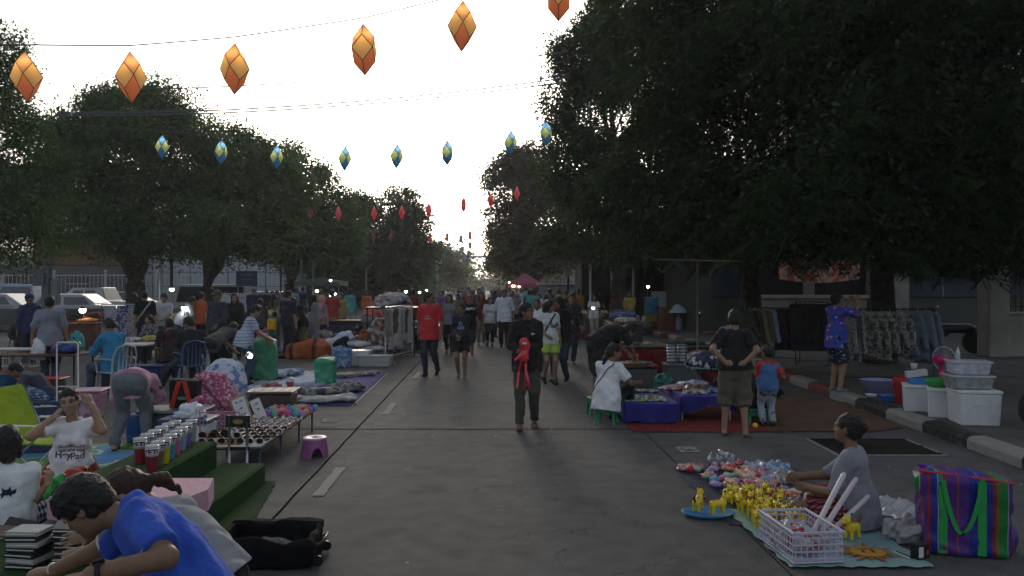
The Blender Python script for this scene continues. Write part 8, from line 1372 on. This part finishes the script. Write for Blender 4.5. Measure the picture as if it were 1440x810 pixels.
# ---- left: barrier, cars, poles, buildings
t = thing('concrete_barrier', 'long grey concrete barrier in front of the parked cars on the left', 'barrier', (-18.9, 31.5, 0), R(1)); mm = M(); mm.box((0, 0, .45), (14, .22, .9), .03); mm.box((0, 0, .12), (14, .5, .24), .05); mm.build('wall', mat('barrier_concrete', (.12, .125, .12), rough=.95, var=.2, ns=1.2), t)
def car(label, X, Y, rz, c, van=False, name='parked_car', group='cars parked on the left', pick=False, lights=False):
    t = thing(name, label, 'pickup truck' if pick else ('van' if van else 'car'), (X, Y, 0), rz, group); L, W_, H = (4.4, 1.75, 1.45) if not van else (4.7, 1.8, 1.85)
    prof = [(-L/2, .35), (-L/2, .8), (-L*.40, .92), (-L*.26, 1.0), (-L*.12, H), (L*.24, H), (L*.40, 1.0), (L*.49, .9), (L/2, .6), (L/2, .35)]
    if van: prof = [(-L/2, .4), (-L/2, .95), (-L*.38, 1.05), (-L*.26, H*.96), (-L*.2, H), (L*.44, H), (L*.49, 1.1), (L/2, .5), (L/2, .4)]
    if pick: prof = [(-L/2, .45), (-L/2, .95), (-L*.3, 1.05), (-L*.17, 1.7), (L*.14, 1.72), (L*.2, 1.08), (L/2, 1.05), (L/2, .45)]
    n = len(prof); vs = []
    for f, ins in ((-1, .0), (-1, 1), (1, 1), (1, 0)): vs += [(x, f*(W_/2-(.14 if z > 1.12 else .0)-(0 if ins else .04)), z) for x, z in prof]
    vs = [(x, s*(W_/2-max(0, z-.95)*.28), z) for s in (-1, 1) for x, z in prof]; mm = M(); mm.add(vs, [tuple(range(n)), tuple(range(2*n-1, n-1, -1))]+[(i, i+n, (i+1) % n+n, (i+1) % n) for i in range(n)]); body = mm.build('body', c, t)
    bm = bmesh.new(); bm.from_mesh(body.data); bmesh.ops.recalc_face_normals(bm, faces=bm.faces); bmesh.ops.bevel(bm, geom=[e for e in bm.edges], offset=.05, segments=2, affect='EDGES', profile=.6); bm.to_mesh(body.data); bm.free()
    for s in (-1, 1):
        top_ = (H if not pick else 1.7)-.12; a, b = (-L*.22, L*.30) if not (van or pick) else ((-L*.24, L*.44) if van else (-L*.22, L*.13))
        yy = lambda z: s*(W_/2-max(0, z-.95)*.28+.012); q0, q1 = (a+.32, b-.28) if not van else (a+.12, b-.05)
        for u0, u1 in ((0, .47), (.53, 1)): xa, xb = a+(b-a)*u0, a+(b-a)*u1; xc, xd = q0+(q1-q0)*u0, q0+(q1-q0)*u1; M().add([(xa, yy(1.0), 1.0), (xb, yy(1.0), 1.0), (xd, yy(top_), top_), (xc, yy(top_), top_)], [(0, 1, 2, 3)]).build('side_window', m_glass, t)
        for x in (-L*.31, L*.31): w_ = M().tube([(x, s*(W_/2-.2), .32), (x, s*(W_/2+.01), .32)], .32, 20).build('wheel', m_blackp, t); M().tube([(x, s*(W_/2+.0), .32), (x, s*(W_/2+.02), .32)], .19, 14).build('rim', m_steel, w_)
        M().box((-L/2+.03, s*W_*.36, .75), (.1, .3, .14), .03).build('headlight', emis('headlamp', (1, .97, .9), 9) if lights else m_wplast, t); M().box((L/2-.02, s*W_*.38, .8), (.06, .25, .16), .02).build('tail_light', pl('tail_red', (.35, .02, .02), .3), t)
    x0, z0, x1, z1 = [prof[i] for i in ((3, 4) if not van else (2, 3))][0]+[prof[i] for i in ((3, 4) if not van else (2, 3))][1]; d = Vector((z0-z1, 0, x1-x0)).normalized()*-.02 if False else Vector((-(z1-z0), 0, (x1-x0))).normalized()*.02
    w2 = W_/2-.16; A_, B_ = Vector((x0, 0, z0)).lerp(Vector((x1, 0, z1)), .12)+d, Vector((x0, 0, z0)).lerp(Vector((x1, 0, z1)), .9)+d; M().quad(A_+V3(0, -w2, 0), A_+V3(0, w2, 0), B_+V3(0, w2*.92, 0), B_+V3(0, -w2*.92, 0)).build('windscreen', m_glass, t); return t
sil = pl('silver_paint', (.32, .34, .38), .3, metal=.3); whp = pl('white_car_paint', (.52, .54, .58), .25); car('silver saloon car parked at the far left behind the barrier', -22.6, 34.5, R(3), sil); car('pale saloon car with lit headlamps behind the man in grey', -18.6, 34.0, R(184), whp, lights=False); car('white pickup truck under the broad tree', -19.6, 37.5, R(2), whp, pick=True, name='pickup_truck'); car('blue-roofed white van at the far left behind the silver car', -25.5, 39.5, R(0), pl('blue_white_paint', (.25, .34, .5), .3), van=True, name='parked_van'); car('white van parked in the middle of the left side', -15.2, 39.5, R(4), whp, van=True, name='parked_van'); car('grey hatchback right of the forked tree trunk', -12.6, 41.0, R(20), pl('grey_paint', (.12, .13, .14), .3)); car('dark saloon car behind the white pickup', -21.5, 43, R(0), pl('dark_car_paint', (.03, .035, .05), .25)); car('far silver car beside the blue signboard', -14.5, 46, R(-3), sil)
t = thing('utility_pole', 'square concrete utility pole with grey boxes on the far left', 'pole', (-17.4, 29.8, 0)); M().box((0, 0, 2.1), (.26, .26, 4.2), .02, taper=1.1).build('pole', mat('pole_concrete', (.17, .18, .19), var=.15), t); M().box((-.22, -.05, 2.05), (.42, .35, .5), .02).build('transformer_box', mat('box_grey', (.16, .17, .19)), t); M().box((.32, 0, 1.6), (.24, .25, .9), .02).build('meter_box', mat('box_pale', (.24, .27, .30)), t); M().tube([(-.1, 0, 4.1), (-.1, 0, 6.0)], .03).build('conduit', m_steel, t)
for k, (px, Y, h, r_) in enumerate(((226, 44, 4.2, .12), (241, 45, 4.2, .09), (395, 45, 3.5, .06), (424, 43, 3.2, .06), (440, 43, 3.2, .05), (515, 48, 2.9, .06))): t = thing('post', '%s grey post standing %s' % (['thick', 'darker', 'slim', 'pale', 'thin', 'short'][k], ['left of the white wall panels', 'beside the thick post', 'right of the blue signboard', 'behind the man with a green patch', 'next to the pale post', 'at the end of the left-hand stalls'][k]), 'post', (at(px, 400, Y).x, Y, 0)); M().tube([(0, 0, 0), (0, 0, h)], r_, 8).build('shaft', m_dmetal if k in (1, 2) else m_steel, t); M().box((0, 0, .05), (.3, .3, .1), .02).build('base', m_cream, t)
t = thing('signboard', 'blue signboard with pale writing on two posts beyond the left-hand shoppers', 'sign', (at(347, 400, 36).x, 36, 0)); M().box((0, 0, 2.12), (.96, .05, .68), .01).build('board', pl('sign_blue', (.03, .06, .13), .5), t)
for s in (-1, 1): M().tube([(s*.42, .05, 0), (s*.42, .05, 2.4)], .03).build('post', m_steel, t)
lettering('lettering', '== === =', .13, mat('sign_pale', (.3, .35, .42)), t, (0, -.03, 2.28), (1, 0, 0), (0, 0, 1), .002); lettering('lettering', '= == == =', .11, MATS['sign_pale'], t, (0, -.03, 2.08), (1, 0, 0), (0, 0, 1), .001)
t = rack('rack of clothes below the blue signboard', (at(352, 400, 30).x, 30, 0), R(90), 2.3, 1.5, m_steel)
for k, (n_, c_) in enumerate((('white', (.45, .46, .5)), ('pinkish', (.32, .18, .16)), ('pale', (.38, .38, .42)), ('navy', (.03, .04, .09)), ('dark blue', (.04, .05, .12)), ('black', (.02, .02, .025)), ('slate', (.1, .11, .14)))): garment('%s shirt on the rack below the blue signboard' % n_, (at(352, 400, 30).x-.95+k*.3, 30, 1.5), R(65), .5, .85, cl('bgshirt_'+n_.replace(' ', '_'), c_), True, 600+k)
p = G(168, 505); t = rack('white framed rack of patterned cloth left of the man in black', (p.x+.1, p.y+.2, 0), R(88), 1.3, 1.35, m_steel)
for k in range(4): M().grid(lambda u, v, k=k: V3((u-.5)*.30+.03*math.sin(v*6+k), .03*math.sin(u*9), -.02-(.95+.1*math.sin(k))*v), 6, 10).build('hanging_cloth', blotch('hang_print_%d' % k, [(0, [(.35, .36, .42), (.05, .07, .2), (.3, .26, .26), (.4, .4, .45)][k]), (.5, (.08, .09, .18)), (.58, (.35, .35, .4))], 22, kind='cells'), None).location = (p.x-.35+k*.31, p.y+.2, 1.34)
for k, o in enumerate([o for o in COL.objects if o.name.split('.')[0] == 'hanging_cloth']): tag(o, '%s patterned cloth hanging on the white framed rack' % ['pale leftmost', 'navy', 'beige', 'white rightmost'][k], 'cloth')
# buildings at the left
t = thing('building', 'low grey building with brown upper floor and an orange eave behind the utility pole', 'building', (-36, 58, 0)); M().box((0, 3, 1.6), (15, 6, 3.2), .04).build('wall', mat('grey_wall', (.10, .10, .11), var=.15, ns=.8), t); M().box((4.0, 3.2, 4.3), (6.6, 5, 2.1), .04).build('upper_floor', mat('brown_cladding', (.13, .07, .045), var=.2, ns=1), t); M().box((4.0, .55, 5.0), (7.2, .5, .18), .03).build('eave', mat('orange_eave', (.35, .13, .04)), t); M().box((4.2, 3, 5.6), (8, 6, .25), .04).build('roof', mat('grey_roof', (.1, .1, .11)), t)
for k in range(5): w_ = M().box((-5.6+k*2.5, -.03, 1.9), (1.5, .1, 1.0), .02).build('window', m_glass, t); M().box((-5.6+k*2.5, -.09, 1.9), (1.6, .05, .06), .01).build('sill', m_steel, w_)
t = thing('wall_panels', 'tall white panelled wall seen between the tree trunks on the left', 'building', (-23.5, 62, 0)); M().box((0, 0, 2.7), (15, .4, 5.4), .03).build('wall', mat('white_cladding', (.40, .44, .50), rough=.6, var=.06), t); mm = M()
for k in range(11): mm.box((-7.3+k*1.46, -.215, 2.7), (.07, .03, 5.4), .005)
for k in range(5): mm.box((0, -.22, .6+k*1.1), (15, .03, .05), .005)
mm.build('joints', mat('joint_grey', (.12, .13, .15)), t); M().box((0, -.1, 5.5), (15.4, .8, .2), .03).build('roof', mat('grey_roof', (.1, .1, .11)), t)
t = thing('railing_fence', 'grey railing fence with slim posts along the left side behind the cars', 'fence', (-29, 48, 0)); mm = M()
for z in (1.0, 2.4): mm.box((0, 0, z), (22, .05, .06), .01)
for k in range(90): mm.box((-10.9+k*.245, 0, 1.3), (.03, .03, 2.3), .004)
mm.build('rails', m_steel, t)
for k in range(8): M().box((-11+k*3.1, 0, 1.35), (.12, .12, 2.7), .01).build('post', m_steel, t)
t = thing('shop_front', 'low shop front with pale teal fascia beyond the left-hand stalls', 'building', (-19, 78, 0)); M().box((2, 2, 2.2), (19, 4, 4.4), .04).build('wall', mat('teal_wall', (.07, .10, .10), var=.2), t); M().box((2, -.1, 2.6), (15, .3, .6), .03).build('fascia', mat('teal_fascia', (.16, .24, .24)), t)
for k in range(6): M().box((-4.5+k*2.4, -.05, 1.1), (1.9, .12, 1.9), .02).build('shop_window', m_glass, t)
# ---- footbridge at the very end of the road
t = thing('overhead_gantry', 'thin dark beam spanning the end of the street under the setting sun', 'gantry', (-4.5, 140, 0)); M().box((0, 0, 6.7), (22, .5, .35), .05).build('beam', m_dmetal, t)
for s in (-1, 1): M().box((s*10.5, 0, 3.4), (.4, .4, 6.7), .05).build('post', m_dmetal, t)
# ================================================================ LANTERNS AND WIRES
def paper(name, c, tr=.72):
    if name in MATS: return MATS[name]
    m = bpy.data.materials.new(name); MATS[name] = m; m.use_nodes = True; n = m.node_tree; L = n.links.new; n.nodes.remove(n.nodes['Principled BSDF']); d = n.nodes.new('ShaderNodeBsdfDiffuse'); t_ = n.nodes.new('ShaderNodeBsdfTranslucent'); mx = n.nodes.new('ShaderNodeMixShader'); mx.inputs[0].default_value = tr; d.inputs[0].default_value = lin(c); t_.inputs[0].default_value = lin(c); L(d.outputs[0], mx.inputs[1]); L(t_.outputs[0], mx.inputs[2]); L(mx.outputs[0], n.nodes['Material Output'].inputs[0]); return m
def crystal(label, group, h, wd, c_up, c_mid, c_low, bulb=True, name='paper_lantern'):
    t = thing(name, label, 'lantern', (0, 0, 0), 0, group); a = wd/4; z = h/4; top_, bot = (0, 0, 2*z), (0, 0, -2*z); ax = [(2*a, 0, 0), (0, 2*a, 0), (-2*a, 0, 0), (0, -2*a, 0)]; dg = [(a, a), (-a, a), (-a, -a), (a, -a)]
    up = M(); lo_ = M(); wi = M(); fr = M()
    for k in range(4):
        x, y = dg[k]; e0, e1 = ax[k], ax[(k+1) % 4]; u = (x, y, z); d = (x, y, -z); px, py = dg[k-1]; up.quad(top_, (px, py, z), e0, u); lo_.quad(bot, (x, y, -z), e0, (px, py, -z)); wi.quad(u, e0, d, e1)
        for q0, q1 in ((top_, u), (u, e0), (u, e1), (d, e0), (d, e1), (bot, d)): fr.tube([q0, q1], h*.007, 4)
    up.build('upper_paper', c_up, t); lo_.build('lower_paper', c_low, t); wi.build('window_paper', c_mid, t); fr.tube([(0, 0, 2*z), (0, 0, 2*z+h*.12)], h*.006, 4); fr.build('frame', m_dmetal, t)
    if bulb: M().ball((0, 0, z*.9), h*.05, 8, (1, 1, 1.6)).build('bulb', emis('bulb_orange', (1, .5, .12), 6) if bulb == 1 else emis('bulb_white', (.9, .95, 1), 5), t)
    return t
def string(label, pts, r=.006, sag=.25, name='overhead_cable'):
    mm = M(); ps = []
    for a, b in zip(pts, pts[1:]):
        a, b = Vector(a), Vector(b)
        for k in range(13): u = k/12; ps.append(a.lerp(b, u)-V3(0, 0, sag*4*u*(1-u)*(b-a).length*.02))
    mm.tube(ps, r, 5); return tag(mm.build(name, pl('cable_grey', (.10, .10, .11), .6)), label, 'cable')
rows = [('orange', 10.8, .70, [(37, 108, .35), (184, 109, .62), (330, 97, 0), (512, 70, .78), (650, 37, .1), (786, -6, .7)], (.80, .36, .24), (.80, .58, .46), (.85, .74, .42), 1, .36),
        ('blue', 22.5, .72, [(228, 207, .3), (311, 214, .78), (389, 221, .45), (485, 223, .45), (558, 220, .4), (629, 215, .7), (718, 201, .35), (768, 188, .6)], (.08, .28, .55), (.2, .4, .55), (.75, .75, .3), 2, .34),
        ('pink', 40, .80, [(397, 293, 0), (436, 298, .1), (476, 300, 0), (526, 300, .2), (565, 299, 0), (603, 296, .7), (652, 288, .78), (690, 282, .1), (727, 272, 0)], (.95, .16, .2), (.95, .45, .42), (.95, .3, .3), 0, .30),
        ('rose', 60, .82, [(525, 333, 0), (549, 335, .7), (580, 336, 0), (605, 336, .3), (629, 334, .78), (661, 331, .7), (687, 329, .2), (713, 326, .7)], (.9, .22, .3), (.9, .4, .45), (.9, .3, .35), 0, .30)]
ordn = ['leftmost', 'second from the left', 'third from the left', 'fourth from the left', 'fifth from the left', 'sixth from the left', 'seventh from the left', 'eighth from the left', 'rightmost']
for n_, Y, h, ps, cl_, cu_, cm_, bl_, wd in rows:
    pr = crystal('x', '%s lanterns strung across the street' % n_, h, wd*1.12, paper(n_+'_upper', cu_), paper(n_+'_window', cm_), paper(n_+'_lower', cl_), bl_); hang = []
    for k, (px, py, rz) in enumerate(ps):
        o = pr if k == 0 else copy_tree(pr); p = at(px, py, Y); o.location = p; o.rotation_euler = (0, R(random.uniform(-3, 3)), rz); o['label'] = '%s faceted paper lantern, %s in its row over the street' % (n_, 'rightmost' if k == len(ps)-1 else ordn[k]); hang.append((p.x, p.y, p.z+h*.62))
    e0 = Vector(hang[0])+(Vector(hang[0])-Vector(hang[1]))*2.2; e1 = Vector(hang[-1])+(Vector(hang[-1])-Vector(hang[-2]))*1.5; string('thin wire carrying the row of %s lanterns' % n_, [e0]+hang+[e1], .010 if Y < 30 else .016, .12, 'lantern_wire')
dr = thing('drum_lantern', 'x', 'lantern', (0, 0, 0), 0, 'small drum lanterns far down the street'); M().tube([(0, 0, -.3), (0, 0, .3)], .17, 14).build('paper', paper('drum_pale', (.45, .48, .48)), dr); mm = M()
for z in (-.3, .3): mm.tube([(.175*math.cos(a), .175*math.sin(a), z) for a in np.linspace(0, 2*PI, 15)], .012, 4, caps=False)
mm.build('hoops', m_dmetal, dr)
dl = [(536, 333, 66, 1), (534, 344, 75, 0), (530, 351, 75, 1), (543, 351, 72, 2), (523, 358, 80, 0), (551, 363, 80, 0), (558, 366, 72, 1), (570, 344, 75, 0), (564, 361, 80, 0), (605, 353, 70, 1), (599, 337, 72, 0), (613, 365, 78, 0), (619, 367, 84, 0), (648, 336, 72, 0), (661, 345, 76, 0), (630, 347, 76, 0), (650, 351, 84, 0), (659, 356, 84, 0), (625, 359, 84, 1), (654, 362, 86, 0), (657, 364, 90, 1), (514, 362, 84, 0)]
for k, (px, py, Y, c) in enumerate(dl):
    o = dr if k == 0 else copy_tree(dr); o.location = at(px, py, Y); o.rotation_euler.z = k; recolor(o, 'paper', [paper('drum_pale', (.45, .48, .48)), paper('drum_blue', (.05, .25, .5)), paper('drum_yellow', (.5, .38, .15))][c]); o['label'] = '%s drum lantern, %s from the left of those far down the street' % (['pale', 'blue', 'yellow'][c], ORD[sorted(dl).index(dl[k])])
for k, (lb, a, b, r_) in enumerate((('highest bare cable crossing between the orange lanterns and the blue ones', (180, 126, 16), (800, 72, 16), .014), ('thin cable just above the pair of thick ones', (80, 158, 18), (800, 104, 18), .014), ('thick cable crossing the sky, upper of the pair', (80, 160, 18.3), (800, 109, 18.3), .019), ('thick cable crossing the sky, lower of the pair', (80, 163, 18.6), (800, 115, 18.6), .019), ('faint lowest cable above the blue lanterns', (330, 160, 24), (800, 143, 24), .011))): string(lb, [at(*a), at(*b)], r_, .9)
# ---- evening haze over the whole place
hz = M().box((0, 130, 9.5), (330, 320, 21.4), .01).build('haze', [bpy.data.materials.new('haze')]); hz['kind'] = 'stuff'; hz['label'] = 'thin evening haze over the street'; m = hz.data.materials[0]; m.use_nodes = True; n = m.node_tree; n.nodes.remove(n.nodes['Principled BSDF'])
v = n.nodes.new('ShaderNodeVolumePrincipled'); v.inputs['Color'].default_value = (.93, .95, 1, 1); v.inputs['Density'].default_value = .0009; v.inputs['Anisotropy'].default_value = .35; n.links.new(v.outputs[0], n.nodes['Material Output'].inputs['Volume'])
